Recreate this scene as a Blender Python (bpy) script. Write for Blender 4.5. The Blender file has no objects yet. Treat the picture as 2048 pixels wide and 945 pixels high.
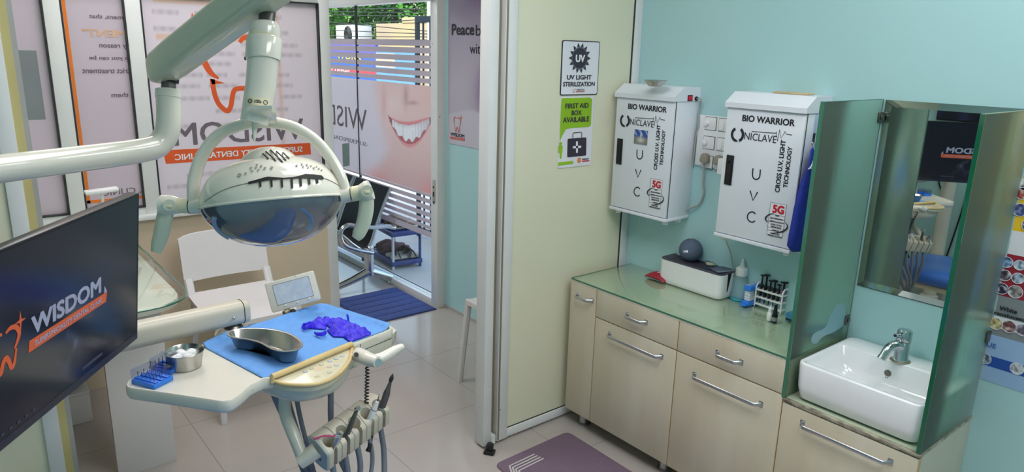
import bpy, bmesh, math, random
from mathutils import Vector, Matrix, noise
random.seed(7)
SC = bpy.context.scene
COL = SC.collection
V = Vector
# ------------------------------------------------------------------ camera
FPX, YAW, PITCH, ROLL, HC = 1417.844, -0.88688283, 0.25514382, 0.02676483, 1.65
cy, sy = math.cos(YAW), math.sin(YAW)
_f0, _r0, _u0 = V((sy, cy, 0)), V((cy, -sy, 0)), V((0, 0, 1))
CF = _f0*math.cos(PITCH) - _u0*math.sin(PITCH)
_u = _u0*math.cos(PITCH) + _f0*math.sin(PITCH)
CR = _r0*math.cos(ROLL) + _u*math.sin(ROLL)
CU = _u*math.cos(ROLL) - _r0*math.sin(ROLL)
CO = V((0, 0, HC))
cam = bpy.data.cameras.new('camera'); cam.sensor_width = 36; cam.lens = FPX/2048*36; cam.clip_start = .02
camo = bpy.data.objects.new('camera', cam); COL.objects.link(camo)
camo.matrix_world = Matrix(((CR.x, CU.x, -CF.x, CO.x), (CR.y, CU.y, -CF.y, CO.y), (CR.z, CU.z, -CF.z, CO.z), (0, 0, 0, 1)))
SC.camera = camo
# ------------------------------------------------------------------ view, sky, sun, lamps
SC.view_settings.view_transform = 'Standard'; SC.view_settings.look = 'None'
SC.view_settings.gamma = 1; SC.view_settings.use_curve_mapping = False
SC.view_settings.exposure = -0.18
w = bpy.data.worlds.new('sky'); SC.world = w; w.use_nodes = True
nt = w.node_tree; sky = nt.nodes.new('ShaderNodeTexSky'); sky.sky_type = 'NISHITA'
sky.sun_elevation = math.radians(52); sky.sun_rotation = math.radians(200); sky.sun_disc = False
sky.air_density = 1.5; sky.dust_density = 3
nt.links.new(sky.outputs[0], nt.nodes['Background'].inputs[0]); nt.nodes['Background'].inputs[1].default_value = .6
sun = bpy.data.lights.new('sun', 'SUN'); sun.energy = 3.4; sun.angle = .05; sun.color = (1, .95, .88)
suno = bpy.data.objects.new('sun', sun); COL.objects.link(suno); suno.rotation_euler = (math.radians(38), 0, math.radians(15))
CEIL = 2.62
LAMPS = [(-1.25, 0.95, 13.5, .9), (0.35, 1.0, 18, .9), (-3.0, .9, 14, .9), (-5.2, 1.0, 28, .9), (-0.4, 1.95, 6, .6)]
for i, (lx, ly, e, s) in enumerate(LAMPS):
    a = bpy.data.lights.new('ceiling_lamp_light', 'AREA'); a.shape = 'SQUARE'; a.size = s; a.energy = e; a.color = (1, .965, .985)
    o = bpy.data.objects.new('ceiling_lamp_light', a); COL.objects.link(o); o.location = (lx, ly, CEIL-.035)
# ------------------------------------------------------------------ pixel helpers (2048 x 945 frame) used to measure the place
def ray(x, y): return CF + CR*((x-1024)/FPX) - CU*((y-472.5)/FPX)
def onP(x, y, p, n):
    d = ray(x, y); return CO + d*((p-CO).dot(n)/d.dot(n))
def onX(x, y, v): return onP(x, y, V((v, 0, 0)), V((1, 0, 0)))
def onY(x, y, v): return onP(x, y, V((0, v, 0)), V((0, 1, 0)))
def onZ(x, y, v): return onP(x, y, V((0, 0, v)), V((0, 0, 1)))
def atD(x, y, d): return CO + ray(x, y)*d
def proj(p):
    c = p-CO; k = c.dot(CF); return 1024+FPX*c.dot(CR)/k, 472.5-FPX*c.dot(CU)/k, k
def hz(p, ypx):                       # height above/below p's foot that shows at image row ypx
    lo, hi = -1.0, 3.0
    for _ in range(50):
        m = (lo+hi)/2
        if proj(V((p.x, p.y, m)))[1] > ypx: lo = m
        else: hi = m
    return lo
# ------------------------------------------------------------------ materials
def lin(c):
    return tuple(((v/255)/12.92 if v/255 <= .04045 else ((v/255+.055)/1.055)**2.4) for v in c[:3])
def base(name):
    m = bpy.data.materials.new(name); m.use_nodes = True; nt = m.node_tree; nt.nodes.clear()
    out = nt.nodes.new('ShaderNodeOutputMaterial'); return m, nt, out
def mat(name, c, rough=.5, metal=0, var=.06, scale=6, bump=0, bscale=60, spec=.5, coat=0, emit=0, trans=0, c2=None, stretch=None, aniso=0):
    m, nt, out = base(name); p = nt.nodes.new('ShaderNodeBsdfPrincipled'); L = nt.links.new
    L(p.outputs[0], out.inputs[0]); c = lin(c)
    tc = nt.nodes.new('ShaderNodeTexCoord'); co = tc.outputs['Object']
    if stretch:
        mp = nt.nodes.new('ShaderNodeMapping'); mp.inputs['Scale'].default_value = stretch; L(co, mp.inputs[0]); co = mp.outputs[0]
    n = nt.nodes.new('ShaderNodeTexNoise'); n.inputs['Scale'].default_value = scale; n.inputs['Detail'].default_value = 4; L(co, n.inputs[0])
    r = nt.nodes.new('ShaderNodeValToRGB'); r.color_ramp.elements[0].position = .3; r.color_ramp.elements[1].position = .7
    d = lin(c2) if c2 else tuple(v*(1-var) for v in c); u = c if c2 else tuple(min(1, v*(1+var)) for v in c)
    r.color_ramp.elements[0].color = (*d, 1); r.color_ramp.elements[1].color = (*u, 1)
    L(n.outputs['Fac'], r.inputs[0]); L(r.outputs[0], p.inputs['Base Color'])
    p.inputs['Roughness'].default_value = rough; p.inputs['Metallic'].default_value = metal
    p.inputs['Specular IOR Level'].default_value = spec; p.inputs['Coat Weight'].default_value = coat; p.inputs['Coat Roughness'].default_value = .06
    if trans: p.inputs['Transmission Weight'].default_value = trans
    if emit:
        L(r.outputs[0], p.inputs['Emission Color']); p.inputs['Emission Strength'].default_value = emit
    if bump:
        n2 = nt.nodes.new('ShaderNodeTexNoise'); n2.inputs['Scale'].default_value = bscale; L(co, n2.inputs[0])
        b = nt.nodes.new('ShaderNodeBump'); b.inputs['Strength'].default_value = bump; b.inputs['Distance'].default_value = .01
        L(n2.outputs['Fac'], b.inputs['Height']); L(b.outputs[0], p.inputs['Normal'])
    return m
def glass(name, tint, ior=1.45, rough=0.0):          # clear sheet: tinted see-through plus surface reflection
    m, nt, out = base(name); L = nt.links.new
    t = nt.nodes.new('ShaderNodeBsdfTransparent'); t.inputs[0].default_value = (*lin(tint), 1)
    g = nt.nodes.new('ShaderNodeBsdfGlossy'); g.inputs['Roughness'].default_value = rough
    f = nt.nodes.new('ShaderNodeFresnel'); f.inputs[0].default_value = ior
    x = nt.nodes.new('ShaderNodeMixShader'); L(front(nt, f), x.inputs[0]); L(t.outputs[0], x.inputs[1]); L(g.outputs[0], x.inputs[2]); L(x.outputs[0], out.inputs[0])
    return m
def front(nt, f):                                    # surface reflection on the outer faces of a sheet only
    q = nt.nodes.new('ShaderNodeNewGeometry'); a = nt.nodes.new('ShaderNodeMath'); a.operation = 'SUBTRACT'; a.inputs[0].default_value = 1; nt.links.new(q.outputs['Backfacing'], a.inputs[1])
    b = nt.nodes.new('ShaderNodeMath'); b.operation = 'MULTIPLY'; nt.links.new(a.outputs[0], b.inputs[0]); nt.links.new(f.outputs[0], b.inputs[1]); return b.outputs[0]
def frosted(name, tint, rough=.25, diff=.15, dcol=(150, 175, 160)):
    m, nt, out = base(name); L = nt.links.new
    r = nt.nodes.new('ShaderNodeBsdfRefraction'); r.inputs[0].default_value = (*lin(tint), 1); r.inputs['Roughness'].default_value = rough; r.inputs['IOR'].default_value = 1.3
    d = nt.nodes.new('ShaderNodeBsdfDiffuse'); d.inputs[0].default_value = (*lin(dcol), 1)
    g = nt.nodes.new('ShaderNodeBsdfGlossy'); g.inputs['Roughness'].default_value = .35
    x1 = nt.nodes.new('ShaderNodeMixShader'); x1.inputs[0].default_value = diff; L(r.outputs[0], x1.inputs[1]); L(d.outputs[0], x1.inputs[2])
    f = nt.nodes.new('ShaderNodeFresnel'); f.inputs[0].default_value = 1.16
    x2 = nt.nodes.new('ShaderNodeMixShader'); L(front(nt, f), x2.inputs[0]); L(x1.outputs[0], x2.inputs[1]); L(g.outputs[0], x2.inputs[2]); L(x2.outputs[0], out.inputs[0])
    return m
def film(name, c=None, tl=.5, attr=False):            # printed translucent film
    m, nt, out = base(name); L = nt.links.new
    d = nt.nodes.new('ShaderNodeBsdfDiffuse'); t = nt.nodes.new('ShaderNodeBsdfTranslucent'); g = nt.nodes.new('ShaderNodeBsdfGlossy'); g.inputs['Roughness'].default_value = .08
    if attr:
        a = nt.nodes.new('ShaderNodeAttribute'); a.attribute_name = 'paint'
        L(a.outputs[0], d.inputs[0]); L(a.outputs[0], t.inputs[0])
    else:
        d.inputs[0].default_value = t.inputs[0].default_value = (*lin(c), 1)
    x = nt.nodes.new('ShaderNodeMixShader'); x.inputs[0].default_value = tl; L(d.outputs[0], x.inputs[1]); L(t.outputs[0], x.inputs[2])
    x2 = nt.nodes.new('ShaderNodeMixShader'); x2.inputs[0].default_value = .05; L(x.outputs[0], x2.inputs[1]); L(g.outputs[0], x2.inputs[2]); L(x2.outputs[0], out.inputs[0])
    return m
def painted(name, rough=.4, emit=0):
    m, nt, out = base(name); p = nt.nodes.new('ShaderNodeBsdfPrincipled'); L = nt.links.new; L(p.outputs[0], out.inputs[0])
    a = nt.nodes.new('ShaderNodeAttribute'); a.attribute_name = 'paint'; L(a.outputs[0], p.inputs['Base Color']); p.inputs['Roughness'].default_value = rough
    if emit: L(a.outputs[0], p.inputs['Emission Color']); p.inputs['Emission Strength'].default_value = emit
    return m
def tilefloor(name):
    m, nt, out = base(name); L = nt.links.new; p = nt.nodes.new('ShaderNodeBsdfPrincipled'); L(p.outputs[0], out.inputs[0])
    tc = nt.nodes.new('ShaderNodeTexCoord'); sx = nt.nodes.new('ShaderNodeSeparateXYZ'); L(tc.outputs['Object'], sx.inputs[0])
    def M(op, a, b=None):
        k = nt.nodes.new('ShaderNodeMath'); k.operation = op
        for i, v in enumerate((a, b)):
            if v is None: continue
            if isinstance(v, float): k.inputs[i].default_value = v
            else: L(v, k.inputs[i])
        return k.outputs[0]
    ds = []
    for ax, o in (('X', -2.497), ('Y', 1.303)):
        q = M('DIVIDE', M('SUBTRACT', sx.outputs[ax], o-.3), .6)
        fr = M('FRACT', q); ds.append(M('ABSOLUTE', M('SUBTRACT', fr, .5)))
    d = M('MINIMUM', ds[0], ds[1]); g = M('LESS_THAN', d, .0024)
    n = nt.nodes.new('ShaderNodeTexNoise'); n.inputs['Scale'].default_value = 3; n.inputs['Detail'].default_value = 6; L(tc.outputs['Object'], n.inputs[0])
    r = nt.nodes.new('ShaderNodeValToRGB'); r.color_ramp.elements[0].color = (*lin((172, 164, 158)), 1); r.color_ramp.elements[1].color = (*lin((186, 178, 172)), 1); L(n.outputs['Fac'], r.inputs[0])
    mx = nt.nodes.new('ShaderNodeMixRGB'); L(g, mx.inputs[0]); L(r.outputs[0], mx.inputs[1]); mx.inputs[2].default_value = (*lin((140, 132, 126)), 1)
    L(mx.outputs[0], p.inputs['Base Color']); p.inputs['Roughness'].default_value = .12; p.inputs['Specular IOR Level'].default_value = .6
    return m
MT = {}
def M_(k, *a, **kw):
    MT[k] = mat(k, *a, **kw)
M_('mint', (174, 214, 216), .32, var=.025, scale=1.2, bump=.02, bscale=30)
M_('ceiling_white', (232, 232, 228), .8)
M_('beige', (216, 198, 172), .6, var=.03, scale=2)
M_('cream_panel', (228, 226, 200), .35, var=.02, scale=1.5)
M_('frame_white', (226, 227, 226), .35, var=.03, scale=8)
M_('frame_grey', (176, 174, 170), .45)
M_('frame_dark', (40, 42, 44), .5)
M_('jamb_yellow', (205, 190, 130), .5)
M_('brass', (150, 140, 118), .35, metal=.3)
M_('laminate', (214, 205, 186), .22, var=.02, scale=3, c2=(200, 187, 162), stretch=(2.2, 1, .35), coat=.25)
M_('laminate_edge', (205, 178, 132), .4)
M_('counter_green', (184, 196, 170), .12, var=.05, scale=3, coat=.6)
M_('glass_edge', (58, 118, 92), .15, var=.1, coat=.5)
M_('glass_edge_dark', (18, 92, 66), .12, var=.1, coat=.5)
M_('chrome', (205, 208, 214), .14, metal=1, var=.03)
M_('chrome_satin', (190, 192, 198), .3, metal=1, var=.04)
M_('steel', (196, 194, 190), .22, metal=1, var=.08, scale=20, bump=.01, bscale=200)
M_('steel_dark', (120, 116, 110), .32, metal=1, var=.1, scale=40)
M_('gunmetal', (110, 106, 104), .35, metal=.8, var=.15, scale=60)
M_('enamel', (226, 222, 208), .16, var=.02, coat=.5)
M_('enamel_green', (198, 203, 184), .2, var=.03, coat=.4)
M_('enamel_old', (224, 214, 178), .3, var=.05)
M_('cream_ring', (226, 218, 186), .35)
M_('tray', (222, 218, 204), .25, var=.03, scale=14, coat=.3)
M_('tray_body', (208, 205, 188), .28, var=.03, coat=.3)
M_('holder', (206, 198, 180), .35, var=.03)
M_('holder_grey', (172, 176, 168), .4)
M_('yellow_cover', (214, 188, 134), .35, var=.08, scale=30)
M_('panel_cream', (212, 205, 176), .25, var=.05, scale=25, coat=.3)
M_('btn_blue', (150, 166, 188), .4); M_('btn_pink', (205, 178, 158), .4); M_('btn_olive', (188, 182, 146), .4); M_('btn_core', (190, 196, 196), .4)
M_('hose', (116, 122, 132), .5); M_('black', (22, 22, 25), .4); M_('black_gloss', (16, 16, 20), .12)
M_('dark_slot', (26, 22, 22), .7)
M_('rubber', (38, 40, 44), .7)
M_('drape', (104, 160, 226), .75, var=.05, scale=40, bump=.15, bscale=120)
M_('glove', (62, 44, 222), .45, var=.12, scale=60, bump=.3, bscale=180)
M_('cotton', (240, 240, 240), .9, bump=.4, bscale=120)
M_('blue_plastic', (48, 132, 236), .3, var=.04)
M_('screen', (20, 21, 34), .2, emit=.4, var=0, scale=2)
M_('bezel', (20, 20, 28), .3); M_('bezel_edge', (44, 46, 60), .35)
M_('scr_white', (150, 154, 176), .5, emit=.30); M_('scr_orange', (196, 86, 44), .5, emit=.35); M_('scr_dim', (52, 54, 70), .5, emit=.35); M_('scr_teal', (36, 44, 58), .5, emit=.2)
M_('white_paint', (236, 236, 240), .25, var=.02); M_('white_metal', (226, 230, 238), .28, var=.02, scale=4, coat=.2)
M_('white_plastic', (238, 238, 238), .35, var=.02); M_('chair_white', (226, 222, 222), .4, var=.02)
M_('ceramic', (240, 241, 244), .07, var=.01, coat=.8)
M_('ink', (34, 32, 40), .5); M_('ink_soft', (112, 102, 108), .6); M_('ink_blur', (152, 142, 150), .7); M_('red', (200, 24, 52), .4); M_('red_dark', (158, 34, 52), .4, var=.15, scale=30)
M_('lime', (148, 196, 28), .4); M_('paper', (232, 232, 238), .4); M_('sign_dark', (52, 46, 62), .4); M_('orange', (238, 128, 40), .45); M_('orange_blur', (222, 176, 140), .6); M_('orange_red', (226, 92, 40), .45)
M_('red_soft', (205, 110, 100), .5); M_('taupe', (150, 142, 128), .5); M_('cable_grey', (165, 166, 160), .5)
M_('navy', (24, 44, 150), .7, var=.2, scale=14, bump=.3, bscale=70)
M_('slate', (86, 100, 120), .85, var=.1, scale=200, bump=.1, bscale=400); M_('lid_grey', (78, 78, 90), .5)
M_('digits', (240, 245, 255), .5, emit=.8); M_('ring_light', (240, 200, 80), .5, emit=.5)
M_('clear_blue', (60, 200, 226), .15); M_('doormat', (62, 80, 140), .9, var=.15, scale=60, bump=.6, bscale=200); M_('mat_purple', (118, 98, 116), .8, var=.05, scale=90, bump=.2, bscale=300); M_('mat_line', (196, 190, 190), .7)
M_('perf_black', (30, 27, 34), .4, metal=.3); M_('rack_blue', (52, 66, 128), .4); M_('rack_white', (214, 212, 220), .4)
M_('sandal_tan', (190, 182, 166), .7); M_('sandal_dark', (58, 54, 62), .7); M_('shoe_brown', (120, 92, 70), .6); M_('shoe_maroon', (98, 52, 62), .6); M_('gate_paint', (34, 42, 60), .5)
M_('blue_vinyl', (62, 112, 196), .35, var=.04, coat=.2); M_('trim_grey', (178, 174, 166), .4)
M_('concrete', (206, 200, 196), .9, var=.08, scale=2); M_('ochre_wall', (196, 174, 132), .9, var=.18, scale=1.2, c2=(176, 158, 138)); M_('hoarding_blue', (40, 84, 176), .6); M_('hoarding_purple', (88, 84, 168), .6); M_('hoarding_yellow', (240, 196, 40), .6); M_('hoarding_red', (220, 50, 70), .6); M_('hoarding_sky', (90, 140, 200), .6)
M_('leaf', (92, 160, 52), .6, var=.3, scale=3); M_('leaf_dark', (44, 84, 34), .7, var=.3, scale=3); M_('leaf_pale', (150, 196, 96), .6, var=.25, scale=3); M_('bark', (92, 76, 60), .9, var=.2)
M_('patch_blue', (122, 164, 174), .3); M_('stain', (150, 128, 92), .6); M_('sticker_green', (122, 140, 134), .5); M_('sticker_grey', (132, 138, 142), .5); M_('pink', (232, 70, 130), .3); M_('pink_dull', (186, 110, 172), .35); M_('teal_box', (60, 130, 168), .4)
def specks(m, col, scale, th):                      # sparse dirt specks over a material's own colour
    nt = m.node_tree; p = next(n for n in nt.nodes if n.type == 'BSDF_PRINCIPLED'); src = p.inputs['Base Color'].links[0].from_socket
    tc = nt.nodes.new('ShaderNodeTexCoord'); n = nt.nodes.new('ShaderNodeTexNoise'); n.inputs['Scale'].default_value = scale; n.inputs['Detail'].default_value = 3; nt.links.new(tc.outputs['Object'], n.inputs[0])
    r = nt.nodes.new('ShaderNodeValToRGB'); r.color_ramp.elements[0].position = th; r.color_ramp.elements[1].position = th+.03; nt.links.new(n.outputs['Fac'], r.inputs[0])
    x = nt.nodes.new('ShaderNodeMixRGB'); nt.links.new(r.outputs[0], x.inputs[0]); nt.links.new(src, x.inputs[1]); x.inputs[2].default_value = (*lin(col), 1); nt.links.new(x.outputs[0], p.inputs['Base Color'])
specks(MT['tray'], (176, 150, 112), 46, .70); specks(MT['frame_white'], (150, 140, 122), 30, .74)
MT['floor'] = tilefloor('floor_tiles'); MT['clear'] = glass('clear_glass', (246, 250, 248)); MT['green_glass'] = glass('green_glass', (251, 254, 252)); MT['acrylic'] = glass('clear_acrylic', (243, 246, 252), 1.25, .02)
MT['frost'] = frosted('frosted_green_glass', (224, 242, 232), .2, .16, (170, 194, 180)); MT['film'] = film('film_frost', (216, 206, 212), .5); MT['film_lilac'] = film('film_lilac', (232, 220, 228), .5)
MT['film_pic'] = film('film_picture', attr=True, tl=.45); MT['print'] = painted('printed_art', .35); MT['tv'] = painted('tv_picture', .3, .3)
MT['bag_clear'] = glass('clear_packet', (226, 232, 234), 1.35, .15); MT['pla_clear'] = frosted('squeeze_bottle_plastic', (240, 248, 250), .12, .22, (200, 220, 226))
_m, _nt, _o = base('mirror_silver'); _g = _nt.nodes.new('ShaderNodeBsdfGlossy'); _g.inputs['Roughness'].default_value = .004; _g.inputs[0].default_value = (.62, .66, .63, 1); _nt.links.new(_g.outputs[0], _o.inputs[0]); MT['mirror'] = _m
_m, _nt, _o = base('lamp_lens'); _g = _nt.nodes.new('ShaderNodeBsdfPrincipled'); _g.inputs['Base Color'].default_value = (*lin((106, 112, 124)), 1); _g.inputs['Roughness'].default_value = .10; _g.inputs['Metallic'].default_value = .35; _g.inputs['Coat Weight'].default_value = 1; _nt.links.new(_g.outputs[0], _o.inputs[0]); MT['lens'] = _m
# ------------------------------------------------------------------ mesh building
WM = {}
class MB:
    def __init__(s): s.bm = bmesh.new()
    def add(s, bm, M=None):
        if M is not None: bm.transform(M)
        me = bpy.data.meshes.new('tmp'); bm.to_mesh(me); bm.free(); s.bm.from_mesh(me); bpy.data.meshes.remove(me); return s
    def box(s, c, d, rot=None, bev=0, seg=2):
        b = bmesh.new(); bmesh.ops.create_cube(b, size=1); b.transform(Matrix.Diagonal((*d, 1)))
        if bev: bmesh.ops.bevel(b, geom=b.edges[:], offset=bev, segments=seg, affect='EDGES', profile=.5)
        M = Matrix.Translation(c) @ (rot.to_4x4() if rot else Matrix.Identity(4)); return s.add(b, M)
    def bx(s, x0, x1, y0, y1, z0, z1, bev=0, seg=2): return s.box(((x0+x1)/2, (y0+y1)/2, (z0+z1)/2), (abs(x1-x0), abs(y1-y0), abs(z1-z0)), None, bev, seg)
    def prism(s, pts, h, M=None, bev=0, seg=2):           # polygon in the xy plane, extruded 0..h
        b = bmesh.new(); vs = [b.verts.new((p[0], p[1], 0)) for p in pts]; f = b.faces.new(vs)
        if f.normal.z == 0: f.normal_update()
        f.normal_update()
        if f.normal.z < 0: bmesh.ops.reverse_faces(b, faces=[f])
        r = bmesh.ops.extrude_face_region(b, geom=[f]); up = [e for e in r['geom'] if isinstance(e, bmesh.types.BMVert)]
        bmesh.ops.translate(b, verts=up, vec=(0, 0, h)); bmesh.ops.reverse_faces(b, faces=[f]) if f.is_valid and f.normal.z > 0 else None
        bmesh.ops.recalc_face_normals(b, faces=b.faces[:])
        if bev:
            es = [e for e in b.edges if abs(e.verts[0].co.z-e.verts[1].co.z) < 1e-7]
            bmesh.ops.bevel(b, geom=es, offset=bev, segments=seg, affect='EDGES', profile=.5)
        return s.add(b, M)
    def poly3(s, pts, n, h):                              # planar 3-D polygon extruded along n
        b = bmesh.new(); lo = [b.verts.new(p) for p in pts]; hi = [b.verts.new(p+n*h) for p in pts]; k = len(pts)
        b.faces.new(lo); b.faces.new(hi)
        for i in range(k): b.faces.new((lo[i], lo[(i+1) % k], hi[(i+1) % k], hi[i]))
        bmesh.ops.recalc_face_normals(b, faces=b.faces[:]); return s.add(b)
    def rings(s, rs, closed=True, cap0=True, cap1=True, loop=False):
        b = bmesh.new(); R = [[b.verts.new(p) for p in r] for r in rs]; n = len(rs[0])
        for i in range(len(R)-(0 if loop else 1)):
            A, B = R[i], R[(i+1) % len(R)]
            for j in range(n if closed else n-1):
                b.faces.new((A[j], A[(j+1) % n], B[(j+1) % n], B[j]))
        if not loop and closed:
            if cap0: b.faces.new(R[0][::-1])
            if cap1: b.faces.new(R[-1])
        bmesh.ops.recalc_face_normals(b, faces=b.faces[:]); return s.add(b)
    def tube(s, pts, r, seg=12, closed=False, flat=1.0, up=None, smooth=0):
        P = [V(p) for p in pts]
        if smooth: P, rr = spline(P, smooth, closed, r if isinstance(r, (list, tuple)) else None); r = rr if rr else r
        n = len(P); rs = []; t0 = None
        R_ = r if isinstance(r, (list, tuple)) else [r]*n
        for i in range(n):
            if closed: t = P[(i+1) % n]-P[i-1]
            else: t = P[min(i+1, n-1)]-P[max(i-1, 0)]
            t = t.normalized()
            if t0 is None:
                a = V(up) if up else (V((0, 0, 1)) if abs(t.z) < .9 else V((1, 0, 0)))
                x = (a - t*a.dot(t)).normalized()
            else:
                q = t0.rotation_difference(t); x = q @ x; x = (x-t*x.dot(t)).normalized()
            y = t.cross(x); t0 = t
            rs.append([P[i]+x*(R_[i]*math.cos(2*math.pi*k/seg)) + y*(R_[i]*flat*math.sin(2*math.pi*k/seg)) for k in range(seg)])
        return s.rings(rs, loop=closed)
    def lathe(s, prof, M=None, seg=32, caps=True):
        rs = [[V((max(r, 1e-5)*math.cos(2*math.pi*k/seg), max(r, 1e-5)*math.sin(2*math.pi*k/seg), z)) for k in range(seg)] for r, z in prof]
        if M is not None: rs = [[M @ p for p in r] for r in rs]
        return s.rings(rs, cap0=caps, cap1=caps)
    def ball(s, c, r, seg=20, sc=(1, 1, 1), M=None):
        b = bmesh.new(); bmesh.ops.create_uvsphere(b, u_segments=seg, v_segments=max(6, seg//2), radius=r); b.transform(Matrix.Diagonal((*sc, 1)))
        return s.add(b, Matrix.Translation(c) @ (M.to_4x4() if M else Matrix.Identity(4)))
    def cyl(s, a, b, r, r2=None, seg=20): return s.tube([a, b], [r, r if r2 is None else r2], seg)
    def build(s, name, m, parent=None, smooth=True, ang=40):
        me = bpy.data.meshes.new(name)
        if parent is not None and parent.name in WM: s.bm.transform(WM[parent.name].inverted())
        s.bm.normal_update()
        s.bm.to_mesh(me); s.bm.free(); o = bpy.data.objects.new(name, me); COL.objects.link(o)
        me.materials.append(MT[m] if isinstance(m, str) else m)
        if smooth:
            me.shade_smooth(); me.set_sharp_from_angle(angle=math.radians(ang))
        if parent is not None:
            o.parent = parent
            if parent.name in WM: WM[o.name] = WM[parent.name]
        return o
def spline(P, k, closed=False, r=None):
    n = len(P); out = []; rr = []
    for i in range(n if closed else n-1):
        p0 = P[i-1] if (closed or i > 0) else P[0]*2-P[1]; p1 = P[i]; p2 = P[(i+1) % n]; p3 = P[(i+2) % n] if (closed or i+2 < n) else P[n-1]*2-P[n-2]
        for j in range(k):
            t = j/k; out.append(.5*((2*p1)+(p2-p0)*t+(2*p0-5*p1+4*p2-p3)*t*t+(3*p1-p0-3*p2+p3)*t**3))
            if r: rr.append(r[i]*(1-t)+r[(i+1) % n]*t)
    if not closed:
        out.append(P[-1])
        if r: rr.append(r[-1])
    return out, rr
def rrect(w, h, r, k=5):
    pts = []
    for cx, cy_, a in ((w/2-r, h/2-r, 0), (-w/2+r, h/2-r, 90), (-w/2+r, -h/2+r, 180), (w/2-r, -h/2+r, 270)):
        for j in range(k+1):
            t = math.radians(a+90*j/k); pts.append((cx+r*math.cos(t), cy_+r*math.sin(t)))
    return pts
def rndpoly(P, r, k=4):                                   # round the corners of a 2-D polygon
    n = len(P); out = []
    for i in range(n):
        a, b, c = V(P[i-1]), V(P[i]), V(P[(i+1) % n]); rr = r[i] if isinstance(r, (list, tuple)) else r
        u = (a-b); v = (c-b); d = min(rr, u.length*.45, v.length*.45)
        if d <= 1e-6: out.append(b); continue
        p, q = b+u.normalized()*d, b+v.normalized()*d
        for j in range(k+1):
            t = j/k; out.append(p*(1-t)**2+b*2*t*(1-t)+q*t*t)
    return out
def empty(name, loc, label, cat, group=None, M=None):
    o = bpy.data.objects.new(name, None); COL.objects.link(o); o.empty_display_size = .05
    m = Matrix.Translation(loc) if M is None else M
    o.matrix_world = m; WM[o.name] = m; o['label'] = label; o['category'] = cat
    if group: o['group'] = group
    return o
def tag(o, label, cat, group=None, kind=None):
    o['label'] = label; o['category'] = cat
    if group: o['group'] = group
    if kind: o['kind'] = kind
    return o
def struct(o): o['kind'] = 'structure'; return o
def sempty(name, loc):
    o = bpy.data.objects.new(name, None); COL.objects.link(o); o.location = loc; WM[o.name] = Matrix.Translation(loc); o['kind'] = 'structure'; return o
# ---- flat art on a plane: frame = (origin, ux, uy, normal)
class Fr:
    def __init__(s, o, ux, uy):
        s.o, s.ux, s.uy = V(o), V(ux).normalized(), V(uy).normalized(); s.n = s.ux.cross(s.uy)
    def uv(s, x, y):
        p = onP(x, y, s.o, s.n)-s.o; return V((p.dot(s.ux), p.dot(s.uy)))
    def w(s, u, v, h=0): return s.o+s.ux*u+s.uy*v+s.n*h
    def mat(s, h=0): return Matrix(((s.ux.x, s.uy.x, s.n.x, s.o.x+s.n.x*h), (s.ux.y, s.uy.y, s.n.y, s.o.y+s.n.y*h), (s.ux.z, s.uy.z, s.n.z, s.o.z+s.n.z*h), (0, 0, 0, 1)))
def flat_shape(F, polys, name, m, parent, h=.0006, th=.0006, px=True):
    b = MB()
    for P in polys: b.prism([F.uv(*p) if px else V(p) for p in P], th, F.mat(h))
    return b.build(name, m, parent, smooth=False)
def ribbon(P, wd):                                        # tapered stroke -> list of quads (one polygon)
    P = [V(p) for p in P]; L, Rr = [], []; n = len(P)
    for i in range(n):
        t = (P[min(i+1, n-1)]-P[max(i-1, 0)]).normalized(); nn = V((-t.y, t.x)); ww = (wd[i] if isinstance(wd, (list, tuple)) else wd)/2
        L.append(P[i]+nn*ww); Rr.append(P[i]-nn*ww)
    return [[L[i], L[i+1], Rr[i+1], Rr[i]] for i in range(n-1)]
def strokes(F, lines, wd, name, m, parent, h=.0006, k=0, th=.0006):
    b = MB()
    for Ln in lines:
        P = [V(p) for p in Ln]
        W_ = wd if not callable(wd) else None
        if k: P = spline(P, k)[0]
        if W_ is None: W_ = [wd(i/(len(P)-1)) for i in range(len(P))]
        for q in ribbon(P, W_): b.prism(q, th, F.mat(h))
    return b.build(name, m, parent, smooth=False)
def textmesh(s, bold=0, shear=0, space=1.0):
    c = bpy.data.curves.new('tmp', 'FONT'); c.body = s; c.shear = shear; c.resolution_u = 3; c.space_character = space
    o = bpy.data.objects.new('tmp', c); me = bpy.data.meshes.new_from_object(o)
    bpy.data.objects.remove(o); bpy.data.curves.remove(c); return me
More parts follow.
